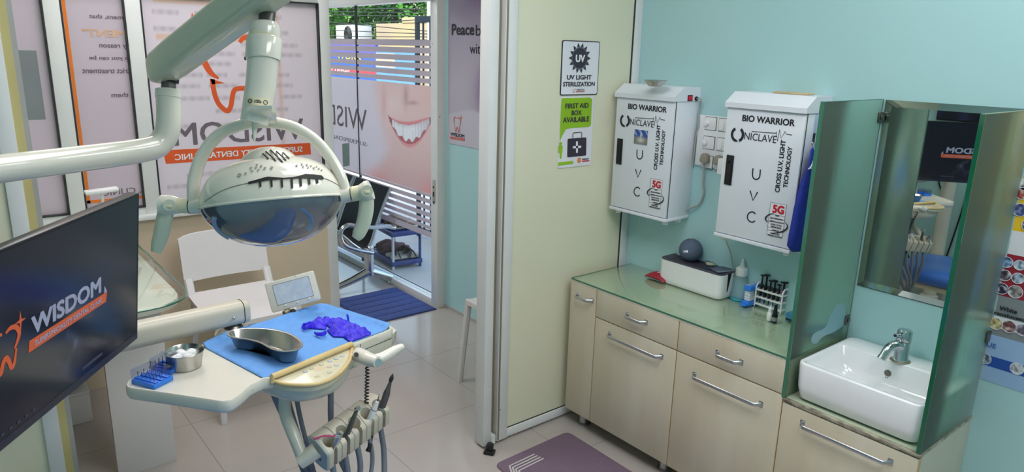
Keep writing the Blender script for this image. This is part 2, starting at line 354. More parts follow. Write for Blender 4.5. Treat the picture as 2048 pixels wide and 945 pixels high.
def text(F, s, u0, v0, wd, ht, m, parent, bold=.012, shear=0, mirror=False, rot=0, h=.0008, name='lettering', th=.0005, desc=False, space=1.0):
    me = textmesh(s, bold, shear, space)
    b = bmesh.new(); b.from_mesh(me)
    if bold > .004:                                  # heavier strokes: the outline repeated around itself
        for k in range(6):
            n0 = len(b.verts); b.from_mesh(me); b.verts.ensure_lookup_table()
            for v in b.verts[n0:]: v.co.x += bold*math.cos(k*math.pi/3); v.co.y += bold*.8*math.sin(k*math.pi/3); v.co.z = (k+1)*.00005
    bpy.data.meshes.remove(me)
    xs = [v.co.x for v in b.verts]; ys = [v.co.y for v in b.verts]
    x0, x1, y1 = min(xs), max(xs), .69 if desc else max(ys); y0 = 0 if desc else min(ys)
    for v in b.verts:
        x, y = (v.co.x-x0)/(x1-x0)*wd, (v.co.y-y0)/(y1-y0)*ht
        if mirror: x = wd-x
        v.co = (x, y, v.co.z)
    r = bmesh.ops.extrude_face_region(b, geom=b.faces[:]); bmesh.ops.translate(b, verts=[e for e in r['geom'] if isinstance(e, bmesh.types.BMVert)], vec=(0, 0, th))
    bmesh.ops.recalc_face_normals(b, faces=b.faces[:])
    M = F.mat(h) @ Matrix.Translation((u0, v0, 0)) @ Matrix.Rotation(rot, 4, 'Z')
    B = MB(); B.add(b, M); return B.build(name, m, parent, smooth=False)
def textpx(F, s, a, b, hpx, m, parent, vertical=False, **kw):  # baseline from pixel a to pixel b (left to right in the image), cap height hpx
    A, B_ = F.uv(*a), F.uv(*b)
    if vertical:
        T = F.uv(a[0]-hpx, a[1]-(hpx*.12)); return text(F, s, (A.x+B_.x)/2, A.y, abs(B_.y-A.y), abs(A.x-T.x), m, parent, rot=math.pi/2, **kw)
    T = F.uv(a[0], a[1]-hpx); T2 = F.uv(b[0], b[1]-hpx); v = (A.y+B_.y)/2
    return text(F, s, min(A.x, B_.x), v, abs(B_.x-A.x), ((T.y-A.y)+(T2.y-B_.y))/2, m, parent, **kw)
def paint(F, u0, u1, v0, v1, nu, nv, fn, name, m, parent, h=.0006, back=None):
    b = bmesh.new(); ly = b.verts.layers.float_color.new('paint'); G = []
    for i in range(nu+1):
        row = []
        for j in range(nv+1):
            u, v = u0+(u1-u0)*i/nu, v0+(v1-v0)*j/nv
            q = b.verts.new(F.w(u, v, h)); q[ly] = (*lin(fn(u, v)), 1); row.append(q)
        G.append(row)
    for i in range(nu):
        for j in range(nv): b.faces.new((G[i][j], G[i+1][j], G[i+1][j+1], G[i][j+1]))
    if parent is not None and parent.name in WM: b.transform(WM[parent.name].inverted())
    me = bpy.data.meshes.new(name); b.to_mesh(me); b.free(); o = bpy.data.objects.new(name, me); COL.objects.link(o); me.materials.append(MT[m])
    if parent is not None:
        o.parent = parent; WM[o.name] = WM.get(parent.name, Matrix.Identity(4))
    return o
def mixc(a, b, t): t = max(0, min(1, t)); return tuple(a[i]*(1-t)+b[i]*t for i in range(3))
def sst(a, b, x):
    t = max(0, min(1, (x-a)/(b-a))); return t*t*(3-2*t)
TOOTH = [[(.4, .94), (.25, 1), (.08, .95), (0, .8), (.03, .62), (.15, .43)], [(.53, .93), (.7, .99), (.9, .93), (1, .75), (.95, .6), (.82, .42)],
         [(.12, .41), (.17, .2), (.25, .03), (.33, .03), (.38, .2), (.5, .32), (.6, .2), (.68, 0), (.77, .03), (.83, .2), (.88, .4)]]
def tooth(F, u0, v0, wd, ht, m, parent, mirror=False, th=.1, name='emblem', h=.0008):
    f = (lambda p: V((u0+wd*((1-p[0]) if mirror else p[0]), v0+ht*p[1])))
    b = MB()
    for Ln in TOOTH:
        P = spline([f(p) for p in Ln], 4)[0]; n = len(P)
        for q in ribbon(P, [wd*th*(.45+.55*math.sin(math.pi*min(1, max(0, i/(n-1))))) for i in range(n)]): b.prism(q, .0005, F.mat(h))
    c = f((1.06, 1.02)); R0 = wd*.2; pts = []
    for i in range(8):
        a = math.pi*i/4; rr = R0*(1.25 if i % 4 == 2 else 1) if i % 2 == 0 else R0*.26
        pts.append(c+V((math.cos(a), math.sin(a)))*rr)
    b.prism(pts, .0005, F.mat(h)); return b.build(name, m, parent, smooth=False)
def circ(c, r, n=20, ry=None): return [(c[0]+r*math.cos(2*math.pi*k/n), c[1]+(ry or r)*math.sin(2*math.pi*k/n)) for k in range(n)]
def copy_tree(o, parent=None):
    c = o.copy(); COL.objects.link(c)
    if parent is not None: c.parent = parent
    for ch in [q for q in bpy.data.objects if q.parent == o]: copy_tree(ch, c)
    return c
# ================================================================== THE SETTING
YW, XP, XW, YG = 2.46, -2.165, -3.75, 2.44
YL, XB, XO = -.75, 1.6, -7.6
struct(MB().bx(XO-.1, XB+.1, YL-.1, YW+.02, -.1, 0).build('floor', 'floor', smooth=False))
struct(MB().bx(XO-.1, XB+.1, YL-.1, YW+.1, CEIL, CEIL+.1).build('ceiling', 'ceiling_white', smooth=False))
struct(MB().bx(-3.70, XB+.1, YW, YW+.12, 0, CEIL).build('wall_right', 'mint', smooth=False))
struct(MB().bx(XO-.1, XB+.1, YL-.1, YL, 0, CEIL).build('wall_left', 'mint', smooth=False))
struct(MB().bx(XB, XB+.1, YL, YW, 0, CEIL).build('wall_back', 'mint', smooth=False))
struct(MB().bx(XO-.1, XO, YL, YW, 0, CEIL).build('wall_outer', 'mint', smooth=False))
struct(MB().bx(XO, -3.70, YG-.03, YW+.12, 2.0, CEIL).build('wall_above_entrance', 'mint', smooth=False))
struct(MB().bx(XW-.06, XW+.04, YL, 1.72, 0, .835).bx(XW-.06, XW+.04, YL, YW, 1.95, CEIL).build('wall_front', 'beige', smooth=False))
struct(MB().bx(XP-.05, XP+.03, YL, YW, 2.12, CEIL).build('wall_divider', 'cream_panel', smooth=False))
# window between treatment room and waiting room
win = sempty('window_1', (XW, .5, .84))
ys = [(-.75, -.71), (-.02, .045), (.421, .485), (.735, .801), (1.661, 1.72)]
b = MB()
for a, c in ys: b.bx(XW-.03, XW+.045, a, c, .835 if c < 1.7 else 0, 1.95, .004)
b.bx(XW-.03, XW+.04, YL, 1.72, .835, .875, .004); b.bx(XW-.03, XW+.04, YL, 1.72, 1.868, 1.95, .004)
b.bx(XW+.03, XW+.075, YL, 1.72, .815, .84, .004); b.build('window_frame', 'frame_white', win)
for i in range(4):
    y0, y1 = ys[i][1], ys[i+1][0]
    g = MB(); e = .006
    g.bx(XW, XW+.046, y0, y0+e, .875, 1.868); g.bx(XW, XW+.046, y1-e, y1, .875, 1.868); g.bx(XW, XW+.046, y0, y1, .875, .875+e); g.bx(XW, XW+.046, y0, y1, 1.868-e, 1.868)
    g.build('gasket', 'frame_dark', win)
FW = Fr((XW+.02, 0, 0), (0, 1, 0), (0, 0, 1))
def pane(i, m): return MB().bx(XW+.012, XW+.0195, ys[i][1], ys[i+1][0], .87, 1.87).build('pane', m, win, smooth=False)
pane(0, 'film_lilac'); p0 = pane(1, 'film_lilac'); p1 = pane(2, 'film_lilac'); 
c = FW.uv(58, 170); k0, k1 = FW.uv(34, 170).x, FW.uv(82, 170).x
MB().bx(XW+.0195, XW+.0205, k0, k1, FW.uv(58, 240).y, FW.uv(58, 101).y).build('sticker', 'sticker_grey', p0, smooth=False)
# centre pane is pane(3); the one before it carries the mirrored notice
p2 = p1
rnd = random.Random(3)
rows = [FW.uv(450, q).y for q in (30, 62, 88, 108, 128, 150, 172, 196, 222, 250, 345, 365, 388)]
segs = [(v, [(rnd.uniform(.82, .95)+k*.17, rnd.uniform(.08, .15)) for k in range(4)]) for v in rows]
def notice(u, v):
    c = (232, 220, 228); a = 0
    for vv, ss in segs:
        d = abs(v-vv)
        if d < .03:
            for s0, l in ss:
                if s0 < u < s0+l: a = max(a, (1-sst(.004, .016, d))*.26*(.75+.25*math.sin(u*160+vv*90)))
    c = mixc(c, (110, 100, 110), a)
    o = max(1-sst(.006, .02, abs(v-FW.uv(380, 75).y)), 1-sst(.006, .02, abs(v-FW.uv(400, 4).y))*1) if .86 < u < 1.3 else 0
    c = mixc(c, (232, 160, 110), o*.4)
    return mixc(c, (222, 170, 150), (1-sst(.0, .02, abs(u-1.44)))*.45)
p3 = paint(FW, ys[3][1], ys[4][0], .87, 1.87, 110, 130, notice, 'pane', 'film_pic', win, h=0)
for s, a, c_, h, m_ in (('tment, that', (179, 39.6), (252, 38), 9.5, 'ink_soft'), ('MENT"', (165, 74.5), (252, 73), 15, 'orange_blur'), ('y reason', (199, 98.7), (253, 98), 9.5, 'ink_soft'), ('o you can be', (179, 122.5), (258, 121), 10, 'ink_soft'), ('strict treatment', (165, 147), (266, 146), 10, 'ink_soft'), ('s them', (223, 194.6), (268, 194), 9.5, 'ink_soft')):
    textpx(FW, s, a, c_, h, m_, p1, mirror=True, bold=.02)
textpx(FW, 'L CLINIC', (205, 392.5), (287, 385), 12, 'ink_soft', p1, mirror=True, bold=.015)
u0 = FW.uv(143, 200).x
ol = MB().bx(XW+.0195, XW+.0205, FW.uv(147, 170).x-.006, FW.uv(147, 170).x+.008, FW.uv(176, 405).y-.006, 1.87).bx(XW+.0195, XW+.0205, FW.uv(147, 170).x-.006, ys[3][0], FW.uv(176, 405).y-.006, FW.uv(176, 405).y+.008)
ol.build('border', 'orange', p1, smooth=False)
# tooth emblem and banner, mirrored
textpx(FW, 'WISDOM', (349, 294), (608, 277), 44, 'ink_soft', p3, mirror=True, bold=.018)
flat_shape(FW, [[(325, 301), (620, 286), (622, 309), (332, 328)]], 'banner', 'orange_red', p3, th=.0008)
textpx(FW, 'SUPERSPECIALITY DENTAL CLINIC', (350, 320), (605, 304.5), 11.5, 'paper', p3, mirror=True, bold=.02, h=.002)
q = lambda L: [tuple(FW.uv(330+x*.3596, y*.3596)) for x, y in L]
taper = lambda t: .008+.022*math.sin(math.pi*min(1, .12+t*.85))
strokes(FW, [q([(205, 290), (222, 350), (255, 405), (298, 437)]), q([(365, 236), (330, 215), (270, 200), (225, 225), (205, 290)]), q([(414, 236), (440, 210), (500, 205), (545, 235), (555, 300), (535, 370), (500, 430)])], taper, 'emblem', 'orange_red', p3, k=5)
strokes(FW, [q([(262, 440), (275, 520), (300, 580), (345, 618), (366, 590), (374, 540), (388, 500), (430, 490)]), q([(430, 490), (470, 500), (480, 560), (500, 610), (530, 570), (545, 440)])], .024, 'emblem', 'orange_red', p3, k=5)
flat_shape(FW, [[tuple(FW.uv(330+x*.3596, y*.3596)) for x, y in ((250, 436), (335, 463), (262, 470))]], 'emblem', 'orange_red', p3, px=False)
flat_shape(FW, [[tuple(FW.uv(330+x*.3596, y*.3596)) for x, y in ((150, 70), (176, 122), (250, 120), (195, 165), (190, 235), (140, 172), (68, 155), (135, 138))]], 'emblem', 'orange_red', p3, px=False)
# ---- entrance: glass doors, printed film
ent = sempty('door_2', (-4.9, YG, 0))
XJ = onY(712, 60, YG).x; HB = onY(760, 8, YG).z
b = MB().bx(-3.775, -3.70, YG-.04, YG+.05, 0, 2.0, .003).bx(XO, -3.70, YG-.04, YG+.05, HB, 2.0, .003).bx(XO, XO+.05, YG-.04, YG+.05, 0, 2.0)
b.bx(XO, -3.775, YG-.035, YG-.005, 0, .045, .003).bx(XO, -3.775, YG+.02, YG+.05, 0, .03, .003).build('door_frame', 'frame_white', ent)
MB().bx(XO, -3.775, YG+.001, YG+.009, .03, HB).build('glass_pane', 'clear', ent, smooth=False)
MB().bx(XJ-.006, XJ+.006, YG-.004, YG+.012, .04, HB).build('glass_joint', 'frame_dark', ent, smooth=False)
FG = Fr((0, YG, 0), (1, 0, 0), (0, 0, 1)); zz = lambda x, y: FG.uv(x, y).y
gaps = [(94.3, 3.2), (110, 4.2), (126, 4.2), (141.5, 4.6), (156.7, 4.6), (171.5, 4.6)]
edges = [zz(873, 80)]
for g, hh in gaps: edges += [zz(873, g-hh/2), zz(873, g+hh/2)]
zt = edges[-1]; zb = zz(873, 393)
lo = [(401, 5), (414.5, 4.6), (428.4, 5), (442.4, 5), (455, 5), (467, 5)]
e2 = [zb-.004]
for g, hh in lo: e2 += [zz(873, g-hh/2), zz(873, g+hh/2)]
e2.append(zz(873, 481))
b = MB()
for i in range(0, len(edges)-1, 2): b.bx(XO+.05, -3.776, YG-.0012, YG, edges[i+1], edges[i])
ef = [zb-.001]+[v for g, hh in lo for v in (zz(873, g-hh/2), zz(873, g+hh/2))]+[zz(873, 481)]
for i in range(0, len(ef)-1, 2): b.bx(XO+.05, -3.776, YG-.0012, YG, ef[i+1], ef[i])
flm = b.build('film_stripe', 'film', ent, smooth=False)
def smile(u, v):
    p = proj(FG.w(u, v)); X, Y = 0, 0
    x, y = p[0], p[1]
    bg = (216, 204, 211)
    # face outline: left edge of the cheek runs down from the nose to the jaw and neck
    skin = mixc((222, 188, 182), (208, 170, 166), sst(260, 400, y))
    xl = 742+(y-165)*.18 if y < 240 else (755+(y-240)*.22 if y < 300 else 768-(y-300)*.55)
    a = sst(xl-10, xl+26, x)
    c = mixc(bg, skin, a)
    c = mixc(c, (232, 204, 200), .6*math.exp(-((x-785)/26)**2-((y-212)/28)**2))       # pale upper cheek
    c = mixc(c, (178, 130, 128), .55*math.exp(-((x-812)/5)**2-((y-192)/22)**2))         # nostril side
    c = mixc(c, (170, 118, 116), .5*math.exp(-((x-826)/11)**2-((y-206)/4.5)**2))        # nose base
    c = mixc(c, (226, 182, 172), .5*math.exp(-((x-850)/16)**2-((y-196)/26)**2))
    c = mixc(c, (206, 158, 152), .5*math.exp(-((x-768)/5)**2-((y-205)/34)**2))          # fold beside the mouth
    c = mixc(c, (226, 140, 136), .75*sst(330, 392, y)*sst(820, 880, x))
    c = mixc(c, (232, 150, 148), .7*math.exp(-((x-748)/26)**2-((y-365)/24)**2))         # neckline
    # lips: a wide smile tilted up to the right
    t = (x-776)/(866-776)
    if 0 <= t <= 1:
        up = 228+22*math.sin(math.pi*min(1, t*.95))*(1-.45*t)-(1 if t < .5 else 1)*8*t; up = 229+20*math.sin(math.pi*t**.8)-2*t+6*t
        dn = 229+4*t+58*math.sin(math.pi*t**.95)**.8
        lipu = up-9*math.sin(math.pi*t)**.6; lipd = dn+9*math.sin(math.pi*t)**.6
        if lipu < y < up: c = mixc(c, (214, 132, 134), .85*sst(lipu, lipu+4, y))
        elif dn < y < lipd: c = mixc(c, (222, 146, 144), .85*(1-sst(lipd-5, lipd, y)))
        elif up <= y <= dn:
            th = (230, 226, 226); k = math.sin((t**.8)*60); edge = max(0, (up+8-y)/8)
            c = mixc(th, (176, 160, 164), .35*(abs(k) < .22)+.25*max(0, edge))
            low = up+(dn-up)*(.80-.10*math.cos(t*40))
            if y > low: c = mixc((196, 128, 128), (150, 70, 80), .4)
            if t < .09 or t > .93: c = mixc(c, (120, 50, 58), .7)
            if t > .6: c = mixc(c, (150, 120, 128), .35*(t-.6)/.4)
    return c
def smile_px(u, v): return smile(u, v)
UL = onY(640, 250, YG).x
pic = paint(FG, UL, -3.776, zb, zt, 150, 150, smile_px, 'film_picture', 'film_pic', ent, h=.001)
MB().bx(XO+.05, UL, YG-.0012, YG, zb, zt).build('film_picture', 'film', ent, smooth=False)
W1, W0 = FG.uv(735, 263), FG.uv(598, 236)
text(FG, 'WISDOM', onY(606, 230, YG).x, W1.y-.004, W1.x-onY(606, 230, YG).x, zz(735, 219)-W1.y, 'ink_soft', pic, bold=0, mirror=True, h=.003)
W2 = FG.uv(737, 294)
text(FG, '-SUPERSPECIALITY', onY(655, 280, YG).x-.02, W2.y, W2.x-onY(655, 280, YG).x+.02, .030, 'ink_soft', pic, bold=0, mirror=True, h=.003)
flat_shape(FG, [[(685, 288), (699, 286), (700, 331), (687, 334)]], 'sticker', 'sticker_green', pic, h=.003)
lk = MB().bx(-3.75, -3.722, YG-.045, YG-.039, onY(890, 411, YG-.04).z, onY(890, 366, YG-.04).z, .001).build('lock_plate', 'trim_grey', ent)
MB().bx(-3.742, -3.730, YG-.047, YG-.044, .745, .775).bx(-3.742, -3.730, YG-.047, YG-.044, .70, .712).bx(-3.742, -3.730, YG-.047, YG-.044, .80, .812).build('lock_slot', 'frame_dark', lk, smooth=False)
# ---- partition with sliding door
tr = sempty('trim_1', (XP, 1.65, 0))
MB().bx(-2.214, -2.151, 1.626, 1.668, 0.012, 2.13, .003).build('post', 'frame_white', tr)
MB().bx(-2.205, -2.18, 1.668, 1.705, 0.012, 2.13).build('track_channel', 'brass', tr, smooth=False)
MB().bx(-2.185, -2.150, 1.668, 1.69, 0.012, .05).build('track_foot', 'frame_white', tr)
dr = sempty('door_1', (XP, 2.1, 0))
b = MB().bx(XP-.03, XP+.012, 1.70, 1.757, 0.012, 2.13, .003).bx(XP-.03, XP+.008, 1.757, YW, 0.012, .052, .003).bx(XP-.03, XP+.008, 2.415, YW, 0.012, 2.13, .003)
b.build('door_frame', 'frame_white', dr)
MB().bx(XP-.025, XP, 1.757, 2.41, .05, 2.13).build('door_panel', 'cream_panel', dr, smooth=False)
MB().bx(XP-.02, XP+.003, 2.408, 2.416, .05, 2.13).bx(XP-.02, XP+.003, 1.757, 2.41, .05, .056).build('seal', 'frame_dark', dr, smooth=False)
MB().bx(XP+.012, XP+.016, 1.703, 1.709, .02, 2.1).build('seal', 'brass', dr, smooth=False)
yl = [onX(q_, 430, XP).y for q_ in (19, 55, 73, 84)]
tl = sempty('trim_2', (XP, .15, 0))
MB().bx(XP-.03, XP+.01, yl[0], yl[1], 0, 2.13, .003).build('jamb', 'frame_white', tl)
MB().bx(XP-.03, XP+.005, yl[1], yl[2], 0, 2.13).build('jamb_strip', 'jamb_yellow', tl, smooth=False)
MB().bx(XP-.03, XP+.002, yl[2], yl[3], 0, 2.13).build('jamb_strip', 'frame_grey', tl, smooth=False)
struct(MB().bx(XP-.03, XP, YL, yl[0], 0, 2.13).build('wall_panel', 'cream_panel', smooth=False))
struct(MB().bx(-3.70, -2.21, YW-.006, YW, 0, .02).build('baseboard_right', 'frame_grey', smooth=False))
# ceiling lamps (the lamps that light the rooms)
MT['diffuser'] = mat('lamp_diffuser', (245, 248, 248), .6, emit=3)
for i, (lx, ly, e, s) in enumerate(LAMPS):
    nm = ['above the dental lamp', 'behind the photographer', 'above the passage by the window', 'in the waiting room', 'above the counter'][i]
    r = empty('ceiling_light', (lx, ly, CEIL), 'square white ceiling light panel '+nm, 'ceiling light')
    h = s/2+.02
    MB().bx(lx-h, lx+h, ly-h, ly-h+.02, CEIL-.03, CEIL).bx(lx-h, lx+h, ly+h-.02, ly+h, CEIL-.03, CEIL).bx(lx-h, lx-h+.02, ly-h+.02, ly+h-.02, CEIL-.03, CEIL).bx(lx+h-.02, lx+h, ly-h+.02, ly+h-.02, CEIL-.03, CEIL).build('frame', 'white_paint', r, smooth=False)
    MB().bx(lx-h+.02, lx+h-.02, ly-h+.02, ly+h-.02, CEIL-.02, CEIL-.012).build('diffuser', 'diffuser', r, smooth=False)
# ================================================================== OUTSIDE THE ENTRANCE
struct(MB().bx(-14, 2, YW+.12, 16, -.14, -.03).bx(-9, -3.0, YG+.051, YW+.13, -.14, -.03).build('ground', 'concrete', smooth=False))
# gate
gx = onY(833, 100, 3.35).x; gz = onY(840, 33, 3.35).z
gt = empty('metal_gate', (gx, 3.35, -.03), 'dark painted metal gate of square bars outside the glass doors', 'gate')
MB().bx(gx, gx+.035, 3.335, 3.365, -.03, gz).bx(gx+1.0, gx+1.035, 3.335, 3.365, -.03, gz).bx(gx+.035, gx+1.0, 3.335, 3.365, gz-.05, gz).bx(gx+.035, gx+1.0, 3.335, 3.365, 0.02, .055).build('gate_frame', 'gate_paint', gt, smooth=False)
for k in range(1, 9): MB().bx(gx+.111*k-.006, gx+.111*k+.008, 3.344, 3.356, .055, gz-.05).build('bar', 'gate_paint', gt, smooth=False)
for z in (.2, .38, .56, .74): MB().bx(gx+.035, gx+1.0, 3.341, 3.359, z-.008, z+.008).build('rail', 'gate_paint', gt, smooth=False)
# shoe rack
N = onZ(786, 541, -.03); Rr = onZ(838, 549, -.03); e1 = V((.10, .995, 0)).normalized(); LR = max(.24, min(.34, onX(838, 540, N.x).y-N.y)); e2 = V((-e1.y, e1.x, 0)); Wd = .50
RM = Matrix(((e1.x, e2.x, 0, N.x), (e1.y, e2.y, 0, N.y), (0, 0, 1, -.03), (0, 0, 0, 1)))
rk = empty('shoe_rack', N, 'blue plastic shoe rack with white posts outside the entrance', 'shoe rack', M=RM)
def rb(nm, m, fn):
    b = MB(); fn(b); b.bm.transform(RM); return b.build(nm, m, rk)
ztop = hz(N, 470)+.03
levels = [.06, ztop*.5+.03 if ztop > .7 else ztop]
levels = [.05, ztop]
for z in levels:
    def f(b, z=z):
        b.bx(-.01, LR+.01, -.01, .012, z-.02, z+.015, .003); b.bx(-.01, LR+.01, Wd-.012, Wd+.01, z-.02, z+.015, .003)
        b.bx(-.01, .012, 0, Wd, z-.02, z+.015, .003); b.bx(LR-.012, LR+.01, 0, Wd, z-.02, z+.015, .003)
        for k in range(1, 12): b.bx(0, LR, Wd*k/12-.011, Wd*k/12+.011, z-.006, z+.006)
    rb('shelf', 'rack_blue', f)
for i, (x, y) in enumerate(((.005, .005), (LR-.005, .005), (.005, Wd-.005), (LR-.005, Wd-.005))):
    rb('post', 'rack_white' if i != 1 else 'rack_blue', lambda b: b.cyl((x, y, 0), (x, y, ztop+.01), .011, seg=12))
def footwear(x, y, z, a, kind, m1, m2, label, grp=None):
    M0 = RM @ Matrix.Translation((x, y, z)) @ Matrix.Rotation(a, 4, 'Z')
    t = empty(kind, M0.translation, label, 'footwear', grp, M=M0)
    out = [(0, -.12), (.03, -.11), (.036, -.05), (.034, .02), (.044, .07), (.035, .115), (.0, .13), (-.03, .11), (-.04, .05), (-.03, -.02), (-.034, -.07), (-.028, -.11)]
    b = MB(); P, _ = spline([V((p[0], p[1], 0)) for p in out], 4, True); b.prism([(p.x, p.y) for p in P], .022, Matrix.Identity(4), .006); b.bm.transform(M0); b.build('sole', m1, t)
    if kind == 'sandal':
        for sgn, y0, y1 in ((1, .02, .08), (-1, .02, .08)):
            b = MB(); P = [(sgn*.042, y0, .01), (sgn*.03, (y0*2+y1)/3, .05), (0, (y0+y1)/2, .06), (-sgn*.03, (y0+2*y1)/3, .05), (-sgn*.042, y1, .01)]
            b.tube(P, .016, 8, flat=.25, smooth=4); b.bm.transform(M0); b.build('strap', m2, t)
        b = MB(); b.tube([(.036, -.05, .01), (.03, -.07, .06), (0, -.085, .075), (-.03, -.07, .06), (-.036, -.05, .01)], .012, 8, flat=.3, smooth=4); b.bm.transform(M0); b.build('strap', m2, t)
    else:
        rs = []
        for k in range(12):
            s_ = k/11; yy = -.118+.24*s_; ww = .034+.012*math.sin(math.pi*min(1, s_*1.1)); hh = .075*(1-sst(.35, .8, s_)*.5)*math.sin(math.pi*(.12+.76*s_))**.5
            rs.append([V((ww*math.cos(q_), yy, .018+hh*math.sin(q_))) for q_ in [math.pi*j/10 for j in range(11)]])
        b = MB(); b.rings(rs, closed=False); b.bm.transform(M0); o = b.build('upper', m2, t); md = o.modifiers.new('thick', 'SOLIDIFY'); md.thickness = .004
g2 = 'footwear on the shoe rack'
NP = -math.pi/2
for yy, zz_, kind, m1, m2, lb in ((.075, .066, 'sandal', 'sandal_tan', 'sandal_dark', 'nearest dark strapped sandal on the lower shelf of the shoe rack'),
        (.168, .066, 'sandal', 'sandal_tan', 'sandal_dark', 'second dark strapped sandal on the lower shelf of the shoe rack'),
        (.262, .066, 'shoe', 'sandal_dark', 'shoe_maroon', 'maroon shoe beside the sandals on the lower shelf of the shoe rack'),
        (.354, .066, 'shoe', 'sandal_dark', 'shoe_maroon', 'maroon shoe at the far end of the lower shelf of the shoe rack'),
        (.11, ztop+.016, 'shoe', 'sandal_tan', 'shoe_brown', 'brown shoe on the top shelf of the shoe rack, nearer the corner post'),
        (.23, ztop+.016, 'shoe', 'sandal_tan', 'shoe_brown', 'brown shoe on the top shelf of the shoe rack, farther along')):
    footwear(.135, yy, zz_, NP, kind, m1, m2, lb, g2)
# street side: wall, air conditioner, hoarding, trees, wires
y8 = 8.5
zt8 = onY(780, 47, y8).z
MB_ = MB().bx(onY(752, 60, y8).x, onY(1000, 60, y8).x, y8, y8+.3, -.03, zt8, .01)
MB_.bx(onY(805, 60, y8).x, onY(1000, 60, y8).x, y8-.02, y8+.25, zt8, onY(860, 45, y8).z+.12, .01)
cw = MB_.build('compound_wall', 'ochre_wall', smooth=False); struct(cw)
x0, x1 = onY(697, 60, y8).x, onY(744, 60, y8).x; z0, z1 = onY(720, 90, y8).z, onY(720, 51, y8).z
ac = empty('air_conditioner', ((x0+x1)/2, y8, z0), 'white outdoor air conditioner unit by the ochre wall across the street', 'air conditioner')
MB().bx(x0, x1, y8-.35, y8-.0, z0, z1, .02).build('casing', 'white_paint', ac)
b = MB(); cx_, cz_ = x0*.45+x1*.55, (z0+z1)/2
for k in range(6): b.tube([V((cx_, y8-.36, cz_))+V((math.cos(a_), 0, math.sin(a_)))*(z1-z0)*.42*(k+1)/6 for a_ in [2*math.pi*j/28 for j in range(28)]], .012, 6, closed=True)
b.build('fan_grille', 'frame_dark', ac)
for xq in (x0+.1, x1-.15): MB().bx(xq, xq+.05, y8-.3, y8-.05, -.03, z0).build('stand', 'frame_grey', ac, smooth=False)
y6 = 6.2; FH = Fr((0, y6, 0), (1, 0, 0), (0, 0, 1)); X = lambda x, y: FH.uv(x, y)
hb = empty('hoarding', (X(730, 120).x, y6, 0), 'blue and red advertisement hoarding seen through the stripes of the entrance film', 'hoarding')
hx0, hx1, hx2 = X(610, 120).x, X(752, 120).x, X(829, 120).x
MB().bx(hx0, hx1, y6, y6+.05, X(700, 172).y, X(700, 86).y).build('board', 'hoarding_blue', hb, smooth=False)
MB().bx(hx1, hx2, y6, y6+.05, X(790, 175).y, X(790, 105).y).build('board', 'hoarding_sky', hb, smooth=False)
MB().bx(hx0, hx1, y6-.004, y6, X(700, 105).y, X(700, 86).y).build('panel', 'hoarding_purple', hb, smooth=False)
MB().bx(hx0, hx1, y6-.004, y6, X(700, 147).y, X(700, 134).y).build('panel', 'hoarding_red', hb, smooth=False)
textpx(FH, 'WORK', (675, 117), (724, 120), 11, 'hoarding_yellow', hb, h=.01)
textpx(FH, 'FITTINGS', (655, 142), (700, 144), 8, 'white_paint', hb, h=.01)
MB().bx(X(752, 110).x, X(790, 110).x, y6-.004, y6, X(770, 135).y, X(770, 107).y).build('panel', 'btn_pink', hb, smooth=False)
for xq in (hx0+.05, hx2-.2): MB().bx(xq, xq+.06, y6+.05, y6+.11, -.03, X(700, 110).y).build('post', 'frame_grey', hb, smooth=False)
def tree(x, y, h, r, m, label, seed, n=1500, zc=.62):
    rn = random.Random(seed); t = empty('tree', (x, y, -.03), label, 'tree', 'trees across the street')
    MB().tube([(x, y, -.03), (x+.06, y, h*.3), (x-.05, y+.05, h*.6), (x, y, h*.85)], [.13, .10, .07, .03], 8, smooth=4).build('trunk', 'bark', t)
    bm = bmesh.new()
    cl = [(V((rn.gauss(0, .5), rn.gauss(0, .4), rn.gauss(0, .42)))*r, rn.uniform(.3, .6)*r) for _ in range(26)]
    for _ in range(n):
        c, rr = rn.choice(cl); d = V((rn.gauss(0, 1), rn.gauss(0, 1), rn.gauss(0, .8))).normalized()*rr*rn.random()**.4
        p = V((x, y, h*zc))+c+d; a = V((rn.gauss(0, 1), rn.gauss(0, 1), rn.gauss(0, .6))).normalized(); bb = a.cross(V((rn.random(), rn.random(), 1))).normalized()
        L, W = rn.uniform(.10, .2), rn.uniform(.03, .06)
        vs = [bm.verts.new(p+q_) for q_ in (a*-L*.5, bb*W, a*L*.5+V((0, 0, -.03)), bb*-W)]; bm.faces.new(vs)
    q_ = MB(); q_.bm.free(); q_.bm = bm; q_.build('foliage', m, t, smooth=False)
tree(onY(700, 30, 10).x, 10, 4.6, 1.2, 'leaf', 'bright green feathery tree behind the air conditioner', 1, 2600)
tree(onY(650, 30, 9.4).x, 9.6, 4.3, 1.0, 'leaf_pale', 'pale green tree at the left of the street view', 2, 1800)
tree(onY(790, 20, 11).x, 11, 5.2, 1.5, 'leaf_dark', 'dark green tree standing behind the ochre wall', 3, 3200)
tree(onY(850, 30, 10).x, 10.6, 4.6, 1.1, 'leaf', 'green tree above the ochre wall behind the gate', 4, 2200)
tree(onY(600, 20, 12).x, 13, 6.5, 2.4, 'leaf_dark', 'dark tree mass at the back of the street view on the left', 5, 3600, .55)
tree(onY(740, 20, 13).x, 13.6, 6.5, 2.4, 'leaf_dark', 'dark tree mass at the back of the street view in the middle', 6, 3600, .55)
tree(onY(900, 20, 13).x, 13.4, 6.5, 2.2, 'leaf_dark', 'dark tree mass at the back of the street view on the right', 7, 3600, .55)
poles = []
